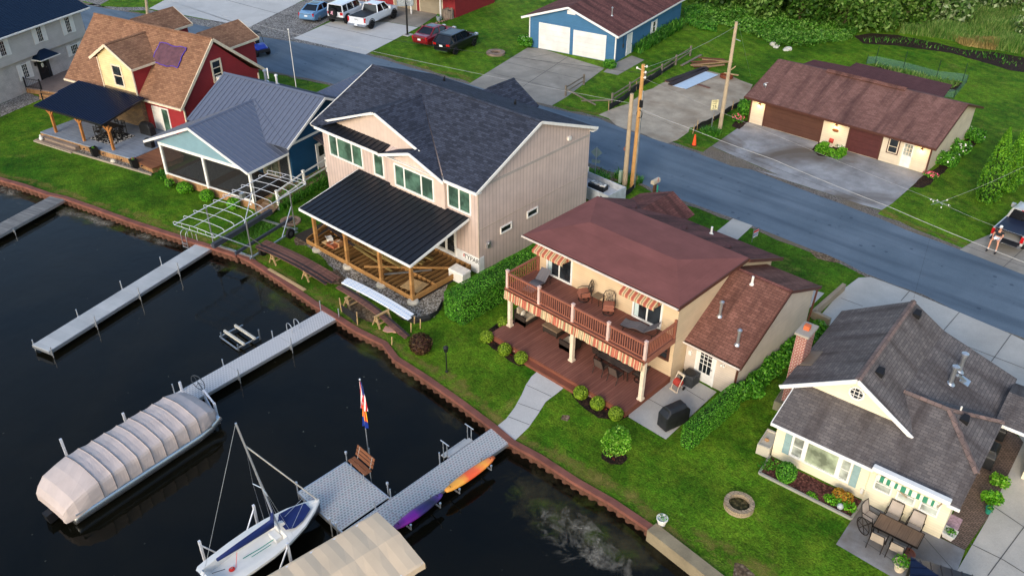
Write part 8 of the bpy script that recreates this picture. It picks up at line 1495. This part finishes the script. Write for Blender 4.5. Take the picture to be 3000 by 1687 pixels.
def person(label,p,rz,shirt,shorts,hair,cap=None,scale=1.,knee=.36,armf=.3,feet=True,shoe=None):
    """seated figure; origin below the seat edge at foot level, facing -y; seat height .62"""
    T=thing('person',label,'person',p,rz); T.scale=(scale,)*3; S=.62; K=knee
    J=[(0,.12,S+.1,.15,.11),(0,.14,S+.3,.15,.1),(0,.13,S+.5,.17,.1),(0,.09,S+.62,.06,.055),(0,.05,S+.72,.055,.06),(0,.03,S+.82,.082,.095),(0,.02,S+.9,.07,.08)]
    Bn=[(0,1),(1,2),(2,3),(3,4),(4,5),(5,6)]
    for s in (-1,1):
        n=len(J); J+=[(s*.1,.06,S+.08,.085),(s*.2,-.34,S+.06,.062),(s*(.22+.03*s),-.42,S-.2,.05),(s*(.23+.04*s),-.44,.1,.036),(s*(.24+.04*s),-.52,.05,.038,.03),(s*(.25+.05*s),-.66,.035,.03,.022)]
        Bn+=[(0,n),(n,n+1),(n+1,n+2),(n+2,n+3),(n+3,n+4),(n+4,n+5)]
        n=len(J); J+=[(s*.19,.12,S+.53,.055),(s*.27,.02,S+.33,.042),(s*.2,-armf,S+.18,.033),(s*.16,-armf-.07,S+.16,.03,.02)]; Bn+=[(2,n),(n,n+1),(n+1,n+2),(n+2,n+3)]
        for f in range(4):
            k=len(J); dx=(f-1.5)*.02; L=(.06,.075,.07,.055)[f]; J+=[(s*.16+dx,-armf-.11,S+.155,.009),(s*.155+dx,-armf-.11-L*.6,S+.145,.008),(s*.15+dx,-armf-.11-L,S+.12,.007)]; Bn+=[(n+3,k),(k,k+1),(k+1,k+2)]
        k=len(J); J+=[(s*.16-s*.035,-armf-.08,S+.165,.01),(s*.16-s*.055,-armf-.12,S+.16,.009)]; Bn+=[(n+3,k),(k,k+1)]
    body=skinmesh('body',J,Bn,mt_skin,T)
    b=MB(); b.ball((0,-.07,S+.82),.018,.03,.02,6,4); b.build('nose',mt_skin,body)
    for s in (-1,1): b=MB(); b.ball((s*.035,-.062,S+.85),.012,.006,.008,6,4); b.build('eye',m['black'],body); b=MB(); b.ball((s*.085,.03,S+.83),.012,.02,.03,6,4); b.build('ear',mt_skin,body)
    b=MB(); b.ball((0,-.068,S+.775),.024,.006,.006,6,4); b.build('mouth',M_plain('lips',lin(160,84,76),.6) if 'lips' not in bpy.data.materials else bpy.data.materials['lips'],body)
    skinmesh('shirt',[(0,.13,S+.06,.165,.125),(0,.145,S+.3,.165,.118),(0,.13,S+.5,.18,.115),(0,.1,S+.58,.09,.08)]+[q for s in (-1,1) for q in ((s*.2,.12,S+.53,.07),(s*.25,.05,S+.41,.062))],[(0,1),(1,2),(2,3),(2,4),(4,5),(2,6),(6,7)],shirt,T)
    skinmesh('shorts',[(0,.12,S+.08,.168,.128)]+[q for s in (-1,1) for q in ((s*.1,.06,S+.08,.105),(s*.17,-.2,S+.075,.09))],[(0,1),(1,2),(0,3),(3,4)],shorts,T)
    b=MB(); b.ball((0,.035,S+.88),.093,.108,.085,12,8); b.build('hair',hair,T)
    if cap:
        b=MB(); b.ball((0,.03,S+.9),.1,.115,.09,12,8); c=b.build('cap',cap,T,smooth=True); b=MB(); b.rings([[(x,y,S+.9+.0*k) for x,y in ((-.07,-.06),(.07,-.06),(.05,-.17),(-.05,-.17))] if k==0 else [(x,y,S+.915) for x,y in ((-.07,-.06),(.07,-.06),(.05,-.17),(-.05,-.17))] for k in (0,1)]); b.build('brim',cap,c)
    for s in (-1,1):
        b=MB(); b.cyl((s*(.23+.04*s),-.44,.09),(s*(.23+.04*s),-.44,.19),.048,10); b.build('sock',m['white'],T)
        b=MB(); X=s*(.245+.045*s); b.rings([[(X+x*w_,y,z) for x,z in ((-1,0),(1,0),(.8,h),(-.8,h))] for y,w_,h in ((-.38,.035,.08),(-.46,.045,.1),(-.58,.05,.075),(-.69,.035,.045))]); b.build('shoe',shoe or mt_blackp,T,bevel=.01)
    return T
sx,sy=(PKT.location.x,PKT.location.y); c_,s_=math.cos(R(88.)),math.sin(R(88.)); e=(sx+c_*(-3.28*.97)-s_*.3,sy+s_*(-3.28*.97)+c_*.3)
mt_sh=M_plain('black_shirt',(.02,.021,.024),.85); mt_wh=M_plain('white_shorts',lin(222,228,232),.85)
person('person in a white cap, black shirt and white shorts sitting on the open tailgate',(e[0]-.1,e[1]+.06,.06),R(-2),mt_sh,mt_wh,mt_hair,m['white'],1.02)
person('person in a dark red shirt and pale shorts sitting in the blue utility vehicle',(UT.location.x-.1,UT.location.y-.32,.17),R(87),M_plain('maroon_shirt',lin(70,26,34),.85),M_plain('pale_shorts',lin(196,190,186),.85),mt_hair,None,1.0,armf=.28)
# ---------------------------------------------------------------- vegetation
lf_dark=M_leaf('dark_tree_leaves',lin(28,62,14),lin(58,100,26),lin(108,142,60),.35); lf_mid=M_leaf('mid_tree_leaves',lin(42,80,18),lin(82,122,38),lin(136,166,86),.35); lf_pale=M_leaf('pale_tree_leaves',lin(52,86,28),lin(98,130,62),lin(176,190,144))
lf_hedge=M_leaf('hedge_leaves',lin(30,84,10),lin(74,138,30),lin(120,180,60),.2); lf_box=M_leaf('boxwood_leaves',lin(84,116,14),lin(130,160,34),lin(168,190,70),.25); lf_bright=M_leaf('bright_shrub_leaves',lin(44,108,10),lin(90,160,24),lin(140,196,60),.25); lf_tree=M_leaf('young_tree_leaves',lin(56,120,14),lin(112,176,36),lin(170,214,90),.3)
lf_cedar=M_leaf('arborvitae_sprays',lin(34,84,10),lin(84,140,24),lin(120,168,44),.2); lf_burg=M_leaf('burgundy_leaves',lin(38,22,18),lin(72,40,30),lin(104,84,52),.15); lf_lily=M_leaf('strap_leaves',lin(24,76,10),lin(62,124,26),lin(110,160,60),.2); lf_reed=M_leaf('reed_blades',lin(52,100,28),lin(104,146,60),lin(160,170,100),.35); lf_dry=M_leaf('dry_grass',lin(120,104,58),lin(160,140,84),None,.2)
mt_bark=M_plain('bark',lin(92,76,60),.9,var=.3,bump=.5); FL={k:M_plain(k+'_petals',c,.7) for k,c in (('pink',lin(240,92,130)),('white',lin(240,236,228)),('red',lin(196,40,40)),('orange',lin(206,110,40)))}
FM={'bright':lf_bright,'mid':lf_hedge,'dark':lf_burg,'pink':lf_hedge}
for T,r,z,k,n in POTS:
    P,N=ellpts(n,(0,0,z),(r,r,r*.7),.3); leafmesh('foliage',P,.05 if n>30 else .06,FM[k],T,N,.4)
    if k=='pink': P,N=ellpts(40,(0,0,z+.05),(r,r,r*.6),.8); leafmesh('flowers',P,.03,FL['pink'],T,N)
    if 'figurine' in T['label']: b=MB(); b.lathe((0,0,.36),[(.03,0),(.06,.08),(.04,.2),(.055,.26),(.01,.33)],8); b.build('figurine',m['white'],T)
def blob(label,name,cat,c,r,n,mat,size,group=None,h=None,shell=.75,stem=True,core=None):
    T=thing(name,label,cat,(c[0],c[1],0),0,group); h=h or r*.95; P,N=ellpts(n,(0,0,h*.9),(r,r,h),shell); k=P[:,2]>.02; 
    bump_=1+.07*np.sin(P[:,0]*9/r*.3+c[0])*np.cos(P[:,1]*7/r*.3); P[:,:2]*=bump_[:,None]
    leafmesh('foliage',P[k],size,mat,T,N[k],.55)
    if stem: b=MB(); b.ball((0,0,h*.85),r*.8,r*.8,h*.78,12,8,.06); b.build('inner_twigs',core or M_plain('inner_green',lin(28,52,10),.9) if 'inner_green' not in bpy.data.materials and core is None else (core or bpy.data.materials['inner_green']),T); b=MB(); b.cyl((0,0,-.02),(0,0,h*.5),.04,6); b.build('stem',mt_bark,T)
    return T
loc9=('behind the left deck post','leftmost in the left bed','middle of the left bed','nearest the step in the left bed','nearest the step in the right bed','middle of the right bed','nearest the patio in the right bed')
for k,(x,y,r) in enumerate(((182,140,35),(62,240,41),(190,330,46),(305,390,44),(725,637,44),(843,712,46),(973,786,46))):
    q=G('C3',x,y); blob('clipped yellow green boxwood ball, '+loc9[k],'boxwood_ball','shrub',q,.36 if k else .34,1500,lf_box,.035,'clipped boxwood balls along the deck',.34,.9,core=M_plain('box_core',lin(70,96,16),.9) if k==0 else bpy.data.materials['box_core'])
for k,(x,y,r,l) in enumerate(((1400,165,.5,'rightmost pair of leafy mounds'),(1575,225,.5,'between the screened porch post and hoist leg'),(1775,285,.46,'nearest the ramp'))): q=G('B1',x,y+(1.)); blob('bright round green shrub by the screened porch, '+('left one' if k==0 else l),'round_shrub','shrub',q,r,1500,lf_bright,.05,'round shrubs along the screened porch',.42,.8)
q=G('B1',1295,125); blob('small loose green shrub left of the round ones at the screened porch','loose_shrub','shrub',q,.38,400,lf_bright,.06,None,.35,.5); q=G('B1',1440,165); blob('small flowering shrub leaning on the left round shrub at the screened porch','flowering_shrub','shrub',q,.3,500,lf_bright,.045,None,.33,.6)
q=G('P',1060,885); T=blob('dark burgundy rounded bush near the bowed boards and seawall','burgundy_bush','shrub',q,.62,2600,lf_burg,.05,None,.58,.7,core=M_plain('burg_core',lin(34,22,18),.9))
def hedge(label,x0,y0,x1,y1,h,n,size,rz=0,mat=None):
    T=thing('clipped_hedge',label,'hedge',((x0+x1)/2,(y0+y1)/2,0),rz); a,b_=(x1-x0)/2,(y1-y0)/2; P,N=boxpts(n,-a,-b_,.03,a,b_,h,.09,.03); r_=.2
    for ax,L in ((0,a),(1,b_)):                       # round the shoulders
        d=np.clip(np.abs(P[:,ax])-(L-r_),0,None); dz=np.clip(P[:,2]-(h-r_),0,None); k=np.hypot(d,dz); f=np.where(k>r_*.9,r_*.9/np.maximum(k,1e-6),1); P[:,ax]=np.sign(P[:,ax])*(np.minimum(np.abs(P[:,ax]),L-r_)+d*f); P[:,2]=np.minimum(P[:,2],h-r_)+dz*f
    d=np.clip(np.hypot(np.clip(np.abs(P[:,0])-(a-.35),0,None),np.clip(np.abs(P[:,1])-(b_-.35),0,None))-.33,0,None); P[:,0]-=np.sign(P[:,0])*d*.7; P[:,1]-=np.sign(P[:,1])*d*.7
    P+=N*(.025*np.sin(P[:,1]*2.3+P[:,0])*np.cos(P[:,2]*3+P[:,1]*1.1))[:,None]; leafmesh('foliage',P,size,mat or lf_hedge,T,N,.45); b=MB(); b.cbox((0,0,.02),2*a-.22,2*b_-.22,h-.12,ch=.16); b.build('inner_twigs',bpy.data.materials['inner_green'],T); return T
hedge('big clipped hedge between the tan house and the brown roofed house',-29.35,25.35,-27.75,33.0,1.62,24000,.042)
hedge('narrow clipped hedge between the concrete patio and the yellow cottage lawn',-14.12,25.8,-13.42,30.2,1.25,11000,.036)
def lilies(label,c0,c1,w_,n,hgt,mat=None,name='strap_leaf_plants',cat='plant',blade=.05):
    """clumps of arching strap leaves along a line"""
    T=thing(name,label,cat,(c0[0],c0[1],0),math.atan2(c1[1]-c0[1],c1[0]-c0[0])); L=math.dist(c0[:2],c1[:2]); V=np.empty((n*3,4,3)); 
    bx=RNG.random(n)*L; by=(RNG.random(n)-.5)*w_; a=RNG.random(n)*2*PI; ln=hgt*RNG.uniform(.7,1.25,n); up=RNG.uniform(.55,1.,n)
    prev=np.stack([bx,by,np.zeros(n)],1); side=np.stack([-np.sin(a),np.cos(a),np.zeros(n)],1); dirn=np.stack([np.cos(a),np.sin(a),np.zeros(n)],1)
    for s in range(3):
        t=(s+1)/3; nx=np.stack([bx,by,np.zeros(n)],1)+dirn*(ln*.75*t**1.4)[:,None]; nx[:,2]=ln*up*np.sin(t*PI*.62); w0=blade*(1-s/3.2); w1=blade*(1-(s+1)/3.2)
        V[s::3,0]=prev-side*w0; V[s::3,1]=prev+side*w0; V[s::3,2]=nx+side*w1; V[s::3,3]=nx-side*w1; prev=nx
    quads('leaves',V,mat or lf_lily,T); return T
lilies('dense row of strap leaved lilies beside the white ramp rail',G('B2',280,420),G('B2',680,205),1.0,1400,.75)
lilies('dense row of strap leaved plants along the blue garage side wall',G('T3',1310,400),G('T3',1640,205),1.6,1500,1.0,blade=.07)
q=G('E4',520,1345); lilies('tuft of strap leaved plants round the speed limit sign',(q[0]-.6,q[1]),(q[0]+.7,q[1]),.8,260,.6); q=G('E5',440,850); lilies('rough grass tuft below the diamond road sign',(q[0]-.8,q[1]),(q[0]+.8,q[1]),.8,300,.5)
q=G('E5',960,900); lilies('rough grass tuft round the utility poles',(q[0]-1,q[1]),(q[0]+1,q[1]),.9,360,.55); q=G('B1',1240,60); lilies('wild weeds at the left corner of the screened porch',(q[0]-.4,q[1]),(q[0]+.6,q[1]+.2),.5,140,.6)
# broad leaved border along the side wing, and its neighbours by the garages
def leafrow(label,c0,c1,w_,h,n,size,mat,name='leafy_border',cat='plants',flowers=None,nf=0):
    T=thing(name,label,cat,(c0[0],c0[1],0),math.atan2(c1[1]-c0[1],c1[0]-c0[0])); L=math.dist(c0[:2],c1[:2]); k=max(3,int(L/.55)); Ps=[];Ns=[]
    for i in range(k):
        P,N=ellpts(n//k,(L*(i+.5)/k,random.uniform(-.15,.15)*w_,h*.55),(.5*L/k+.18,w_*.5*random.uniform(.8,1.15),h*random.uniform(.45,.62)),.55); Ps.append(P);Ns.append(N)
    P=np.concatenate(Ps);N=np.concatenate(Ns); q=P[:,2]>0; leafmesh('foliage',P[q],size,mat,T,N[q],.35)
    if flowers: i=RNG.choice(np.where(P[:,2]>h*.5)[0],nf); leafmesh('flowers',P[i]+N[i]*.05,.07,FL[flowers],T,N[i],.6,aspect=.9)
    return T
leafrow('dense broad leaved border along the side wall of the brown roofed house',(-13.55,30.3),(-13.6,38.2),1.0,.95,6500,.085,lf_hedge)
leafrow('white flowering bush at the blue garage left corner',G('T3',440,350),G('T3',530,365),1.2,1.1,1100,.1,lf_hedge,'corner_bush','shrub','white',30); leafrow('round green bush at the blue garage right corner',G('T3',1090,520),G('T3',1165,525),.9,.8,800,.09,lf_hedge,'corner_bush','shrub')
for k,(x,y,l) in enumerate(((2055,1075,'farthest up'),(1945,1165,'middle one'),(1850,1255,'nearest the drive'))): q=G('T4',x,y); leafrow('white flowering peony bush along the long garage end wall, '+l,(q[0]-.7,q[1]+.2),(q[0]+.7,q[1]+.2),1.6,.95,1500,.09,lf_hedge,'peony_bush','shrub','white',26)
q=G('T4',1745,1345); leafrow('small pink flowering plants at the long garage drive corner',(q[0]-.4,q[1]),(q[0]+.4,q[1]),.6,.4,350,.06,lf_hedge,'pink_flowers','plant','pink',50); q=G('T4',285,925); leafrow('pink flowering plant at the left corner of the long garage',(q[0]-.4,q[1]),(q[0]+.4,q[1]),.7,.6,350,.07,lf_hedge,'pink_flowers','plant','pink',45); q=G('T4',340,880); leafrow('leafy green bush behind the pink flowers at the long garage left corner',(q[0]-.7,q[1]+.3),(q[0]+.4,q[1]+.3),1.2,1.2,900,.1,lf_hedge,'leafy_bush','shrub')
c=[G('T4',870,1150),G('T4',960,1185),G('T4',1055,1120)]; T=thing('box_edging','U shaped clipped bright green hedge in the bed before the long garage','hedge',(c[1][0],c[1][1],0)); Ps=[];Ns=[]
for x0,y0,x1,y1 in ((-1.,-.05,1.,.45),(-1.,.45,-.5,1.3),(.5,.45,1.,1.2)): P,N=boxpts(900,x0,y0,.02,x1,y1,.55,.1,.05); Ps.append(P);Ns.append(N)
leafmesh('foliage',np.concatenate(Ps),.07,lf_bright,T,np.concatenate(Ns),.4); q=G('T4',1062,1128); leafrow('little white flowering plant at the right end of the U shaped hedge',(q[0]-.2,q[1]),(q[0]+.2,q[1]),.4,.35,160,.05,lf_hedge,'white_flowers','plant','white',24)
# cottage bed
q=G('C4',340,810); blob('round dense green shrub in the left end of the cottage bed','round_shrub','shrub',q,.45,2200,lf_hedge,.045,None,.5,.8); q=G('C4',690,930); blob('orange and green rounded shrub in the cottage bed, left of two','orange_shrub','shrub',q,.26,700,M_leaf('orange_leaves',lin(140,90,24),lin(196,140,50),lin(150,160,50)),.045,'orange shrubs in the cottage bed',.28); q=G('C4',742,955); blob('orange and green rounded shrub in the cottage bed, right of two','orange_shrub','shrub',q,.28,700,bpy.data.materials['orange_leaves'],.045,'orange shrubs in the cottage bed',.28)
q0,q1=G('C4',620,940),G('C4',790,1010); leafrow('low spreading green plants round the orange cottage shrubs',q0,q1,.55,.3,600,.06,lf_bright,'spreading_plants','plants'); q0,q1=G('C4',190,745),G('C4',260,700); leafrow('low weedy greens at the left corner of the cottage bed',q0,q1,.6,.25,300,.05,lf_hedge,'low_greens','plants'); q=G('C4',515,920); leafrow('small bright green clump at the front edge of the cottage bed',(q[0]-.1,q[1]),(q[0]+.15,q[1]),.3,.2,120,.05,lf_bright,'green_clump','plant')
q=G('C4',705,1000); T=thing('round_stone','pale round ornamental ball in the cottage bed','ornament',(q[0],q[1],0)); b=MB(); b.ball((0,0,.14),.14); b.build('ball',M_plain('speckled_stone',lin(170,176,180),.6,var=.3,vs=20),T); b=MB(); b.lathe((0,0,0),[(.1,0),(.08,.04)],10); b.build('base',bpy.data.materials['speckled_stone'],T)
q=G('C4',1760,850); leafrow('variegated green plant by the driveway edge of the brick path, upper one',(q[0]-.25,q[1]),(q[0]+.25,q[1]+.1),.6,.45,500,.07,lf_tree,'hosta_plant','plant'); q=G('C4',1705,965); leafrow('dense green plant by the driveway edge of the brick path, lower one',(q[0]-.25,q[1]),(q[0]+.25,q[1]+.1),.6,.55,600,.07,lf_bright,'hosta_plant','plant')
for k,(x,y,w_) in enumerate(((1710,720,1.5),(1790,540,1.3))): q=G('C4',x,y,.03); covered_grill(('black covered grill under the cottage carport roof, nearest the drive','black covered grill behind the other one under the cottage carport')[k],(q[0]-.2,q[1]+.2,.03),R(95),.8*w_/1.4)
# bed flowers
for k,(x,y,c) in enumerate(((95,255,'red'),(235,350,'red'),(262,325,'white'),(160,140,'white'),(790,640,'white'),(865,720,'red'),(905,735,'red'),(960,1085,'red'),(1010,1055,'red'),(935,1050,'red'),(770,1030,'red'))):
    q=G('C3',x,y) if k<10 else G('C4',x,y); P,N=ellpts(26,(0,0,.1),(.12,.1,.04),.2); P=P[::2]; N=N[::2]; o=leafmesh('bedding_flower',P,.018,FL[c],None,N,.6,(q[0],q[1],.03)); tag(o,None,'flower','little bedding flowers in the mulch'); o['label']='tiny %s bedding flowers in the dark mulch '%c+('of the tree ring' if 7<=k<10 else 'of the cottage bed' if k==10 else 'of the left deck bed' if k<4 else 'of the right deck bed')
# trees
def tree(label,p,h,crown,r,n,leaf,size,th=.18,name='leafy_tree',group=None,lobes=9,zb=.3,seed=1,flat=.25):
    rr=random.Random(seed); T=thing(name,label,'tree',(p[0],p[1],0),0,group); b=MB(); top=h*.75; b.tube([(0,0,-.1),(rr.uniform(-.1,.1)*r,0,h*.3),(rr.uniform(-.15,.15)*r,rr.uniform(-.15,.15)*r,top)],th,8,False,th*.3)
    Ps=[];Ns=[]
    for i in range(lobes):
        a=2*PI*i/lobes*1.618+rr.uniform(-.3,.3); d=r*rr.uniform(.25,.72) if i else 0; z=h*(zb+(1-zb)*rr.uniform(.12,.8)); k=rr.uniform(.34,.55); c=(d*math.cos(a),d*math.sin(a),z); b.tube([(0,0,max(.2,z*.45)),(c[0]*.5,c[1]*.5,z*.8),c],th*.4,5,False,th*.1)
        P,N=ellpts(int(n/lobes),c,(r*k,r*k*rr.uniform(.85,1.1),h*(1-zb)*k*.72),.35); j=RNG.random(len(P))<.93; Ps.append(P[j]);Ns.append(N[j])
    b.build('trunk',mt_bark,T); P=np.concatenate(Ps);N=np.concatenate(Ns); k=P[:,2]>h*zb*.35; leafmesh('crown',P[k],size,leaf,T,N[k],flat); return T
q=G('C3',975,1062); T=thing('young_tree','small young round headed tree in a mulch ring on the lawn','tree',(q[0],q[1],0)); b=MB(); b.tube([(0,0,-.05),(.02,0,.5),(.05,.02,1.2)],.035,7,False,.02)
for k in range(5): a=k*1.26; b.cyl((.03,0,.55+.08*k),(.4*math.cos(a),.4*math.sin(a),1.0+.1*k),.014,5)
b.build('trunk',mt_bark,T); Ps=[];Ns=[]
for k in range(16): a=k*2.4; rr=.42*math.sqrt((k+.5)/16); z=1.12+.42*math.cos(k*1.9); P,N=ellpts(190,(rr*math.cos(a)*1.1,rr*math.sin(a)*1.1,z),(.3,.3,.26),.4); Ps.append(P);Ns.append(N)
leafmesh('crown',np.concatenate(Ps),.06,lf_tree,T,np.concatenate(Ns),.3)
for k,(t,x,y,h,r,n,lf,s,l) in enumerate((
 ('T4',130,40,8.5,4.2,5200,lf_dark,.3,'dark broad tree at the far left of the tree line behind the leaning pole'),('T4',420,130,6.5,3.4,4500,lf_mid,.26,'mid green bushy tree beside the dark one on the left of the tree line'),('T4',740,170,9.,4.4,6500,lf_dark,.28,'tall dark tree just left of the middle of the tree line'),('T4',1080,215,9.5,4.8,7500,lf_mid,.26,'big mid green tree at the middle of the tree line over the mulch bed'),
 ('T4',1420,190,8.,4.4,6500,lf_mid,.26,'mid green tree right of the middle, its limbs reaching over the mulch bed'),('T4',1780,150,8.5,4.6,7000,lf_pale,.27,'pale silvery leaved tree at the right of the tree line'),('T4',2010,60,7,3.6,5000,lf_pale,.26,'smaller pale leaved tree behind the silvery one toward the right corner'),('T4',620,20,10,4.8,6000,lf_dark,.32,'dark tall tree standing farther back behind the left trees'),('T4',1250,40,10.5,5.2,6500,lf_dark,.32,'dark tall tree standing farther back behind the middle trees'),('T4',1650,0,9.,4.5,5200,lf_dark,.32,'dark tree standing farther back behind the pale tree'),('T4',-40,-60,9,4.5,4500,lf_dark,.34,'dark tree at the top edge behind the blue garage'),('T4',2400,110,3.2,2.2,2600,lf_pale,.2,'low pale shrubby tree at the top right corner above the reeds'),('T4',2440,290,2.2,1.5,1600,lf_pale,.16,'low yellowish shrub at the right edge among the reeds'))):
    q=G(t,x,y); tree(l,q,h,0,r,n,lf,s,.22,'leafy_tree','trees along the back of the lots',12,.04,20+k)
b=None
def undergrowth(name,label,cat,poly,n,hgt,mat,w_,seed,lean=.35,kind='stuff'):
    xs=[p[0] for p in poly];ys=[p[1] for p in poly]; r=np.random.default_rng(seed); x0,x1,y0,y1=min(xs),max(xs),min(ys),max(ys); pts=np.empty((0,2))
    while len(pts)<n:
        c=np.stack([r.uniform(x0,x1,n),r.uniform(y0,y1,n)],1); ins=np.zeros(n,bool); j=len(poly)-1
        for i in range(len(poly)):
            yi,yj,xi,xj=poly[i][1],poly[j][1],poly[i][0],poly[j][0]; cond=((yi>c[:,1])!=(yj>c[:,1]))&(c[:,0]<(xj-xi)*(c[:,1]-yi)/(yj-yi+1e-9)+xi); ins^=cond; j=i
        pts=np.concatenate([pts,c[ins]])
    pts=pts[:n]; cl=.6+.5*np.sin(pts[:,0]*.9+seed)*np.cos(pts[:,1]*.7)+r.uniform(0,.5,n); h=hgt*np.clip(cl,.25,1.5); a=r.random(n)*2*PI; base=np.concatenate([pts,np.zeros((n,1))],1); sd=np.stack([np.cos(a),np.sin(a),np.zeros(n)],1)*w_; tip=base+np.stack([np.cos(a*3)*h*lean,np.sin(a*3)*h*lean,h],1); V=np.stack([base-sd,base+sd,tip+sd*.25,tip-sd*.25],1); o=quads(name,V,mat); return tag(o,label,cat,None,kind)
def leafcover(name,label,cat,poly,n,hgt,mat,size,seed):
    xs=[p[0] for p in poly];ys=[p[1] for p in poly]; r=np.random.default_rng(seed); x0,x1,y0,y1=min(xs),max(xs),min(ys),max(ys); pts=np.empty((0,2))
    while len(pts)<n:
        c=np.stack([r.uniform(x0,x1,n),r.uniform(y0,y1,n)],1); ins=np.zeros(n,bool); j=len(poly)-1
        for i in range(len(poly)):
            yi,yj,xi,xj=poly[i][1],poly[j][1],poly[i][0],poly[j][0]; ins^=((yi>c[:,1])!=(yj>c[:,1]))&(c[:,0]<(xj-xi)*(c[:,1]-yi)/(yj-yi+1e-9)+xi); j=i
        pts=np.concatenate([pts,c[ins]])
    pts=pts[:n]; h=hgt*np.clip(.55+.35*np.sin(pts[:,0]*1.3+seed)*np.cos(pts[:,1]*1.1)+.3*np.sin(pts[:,0]*.37)*np.sin(pts[:,1]*.5+1),.08,1.4); P=np.concatenate([pts,(h*np.sqrt(r.random(n)))[:,None]],1); N=np.tile([0,0,1.],(n,1)); o=leafmesh(name,P,size,mat,None,N,.35); return tag(o,label,cat,None,'stuff')
pl=lambda t,p:[q[:2] for q in GP(t,p)]
undergrowth('tall_reeds','tall reeds and wild grass beyond the mulch bed at the top right','reeds',pl('T4',[(1500,255),(1850,300),(2100,360),(2458,420),(2700,480),(2700,-40),(2100,-60),(1900,100)]),36000,.95,lf_reed,.035,3)
undergrowth('dry_grass_fringe','dry straw coloured grass fringe behind the mulch bed','grass',pl('T4',[(1880,290),(2000,350),(2240,385),(2250,350),(1950,260)]),3000,.7,lf_dry,.05,4)
leafcover('wild_ground_cover','wild leafy undergrowth at the foot of the tree line','undergrowth',pl('T4',[(0,190),(200,200),(450,300),(560,360),(800,375),(1150,300),(1200,250),(1000,120),(500,60),(0,40)]),22000,1.0,M_leaf('weed_leaves',lin(36,84,14),lin(76,130,30),lin(130,170,80),.2),.13,5)
leafcover('wild_ground_cover','long weedy growth by the blue garage at the foot of the trees','undergrowth',pl('T3',[(1690,60),(1941,30),(1941,250),(1800,230),(1700,180)]),6000,.7,lf_lily,.13,6)
undergrowth('bed_weeds','scattered green weeds in the long mulch bed','weeds',pl('T4',[(1240,290),(1500,280),(1800,340),(2000,390),(2240,410),(2440,450),(2440,520),(2200,470),(1900,395),(1500,340),(1240,325)]),260,.3,lf_lily,.05,7,.6)
undergrowth('bed_weeds','sparse garden rows inside the green mesh fence','plants',pl('T4',[(1300,495),(1540,540),(1790,610),(1980,640),(1900,680),(1500,560)]),700,.45,lf_reed,.05,8,.5)
undergrowth('long_grass','longer grass growing inside the boat hoist frame','grass',pl('E8',[(640,1090),(1010,830),(1300,800),(1450,870),(1100,1110),(960,1190)]),3000,.2,lf_lily,.012,9,.6)
# columnar evergreens
for k,(t,x,y,tx,ty,r,l) in enumerate((('T4',2160,1470,2228,1145,.62,'shortest one nearest the street'),('B4',2035,235,2300,955,.8,'broad one nearest the pickup'),('T4',2330,1449,2338,1005,.6,'slim one behind the broad one'),('B4',2180,150,2372,935,.65,'middle one toward the right edge'),('B4',2260,95,2425,880,.65,'next to last at the right edge'),('B4',2335,50,2462,838,.6,'tallest one, cut by the right edge'))):
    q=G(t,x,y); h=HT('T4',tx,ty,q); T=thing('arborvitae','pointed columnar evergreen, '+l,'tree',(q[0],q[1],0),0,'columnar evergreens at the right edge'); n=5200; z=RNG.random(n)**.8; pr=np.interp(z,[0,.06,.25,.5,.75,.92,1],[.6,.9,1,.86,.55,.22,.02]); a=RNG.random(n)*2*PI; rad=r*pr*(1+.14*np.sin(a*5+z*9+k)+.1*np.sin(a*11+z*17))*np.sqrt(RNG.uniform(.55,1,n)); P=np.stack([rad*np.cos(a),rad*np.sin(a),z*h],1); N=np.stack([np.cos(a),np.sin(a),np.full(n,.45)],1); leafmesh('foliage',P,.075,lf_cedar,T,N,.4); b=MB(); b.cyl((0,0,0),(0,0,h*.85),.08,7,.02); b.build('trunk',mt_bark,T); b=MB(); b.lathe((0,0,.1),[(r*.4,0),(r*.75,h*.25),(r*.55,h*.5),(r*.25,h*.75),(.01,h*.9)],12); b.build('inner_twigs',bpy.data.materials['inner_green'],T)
# grass blades fringe the lawn edges where it is seen closest
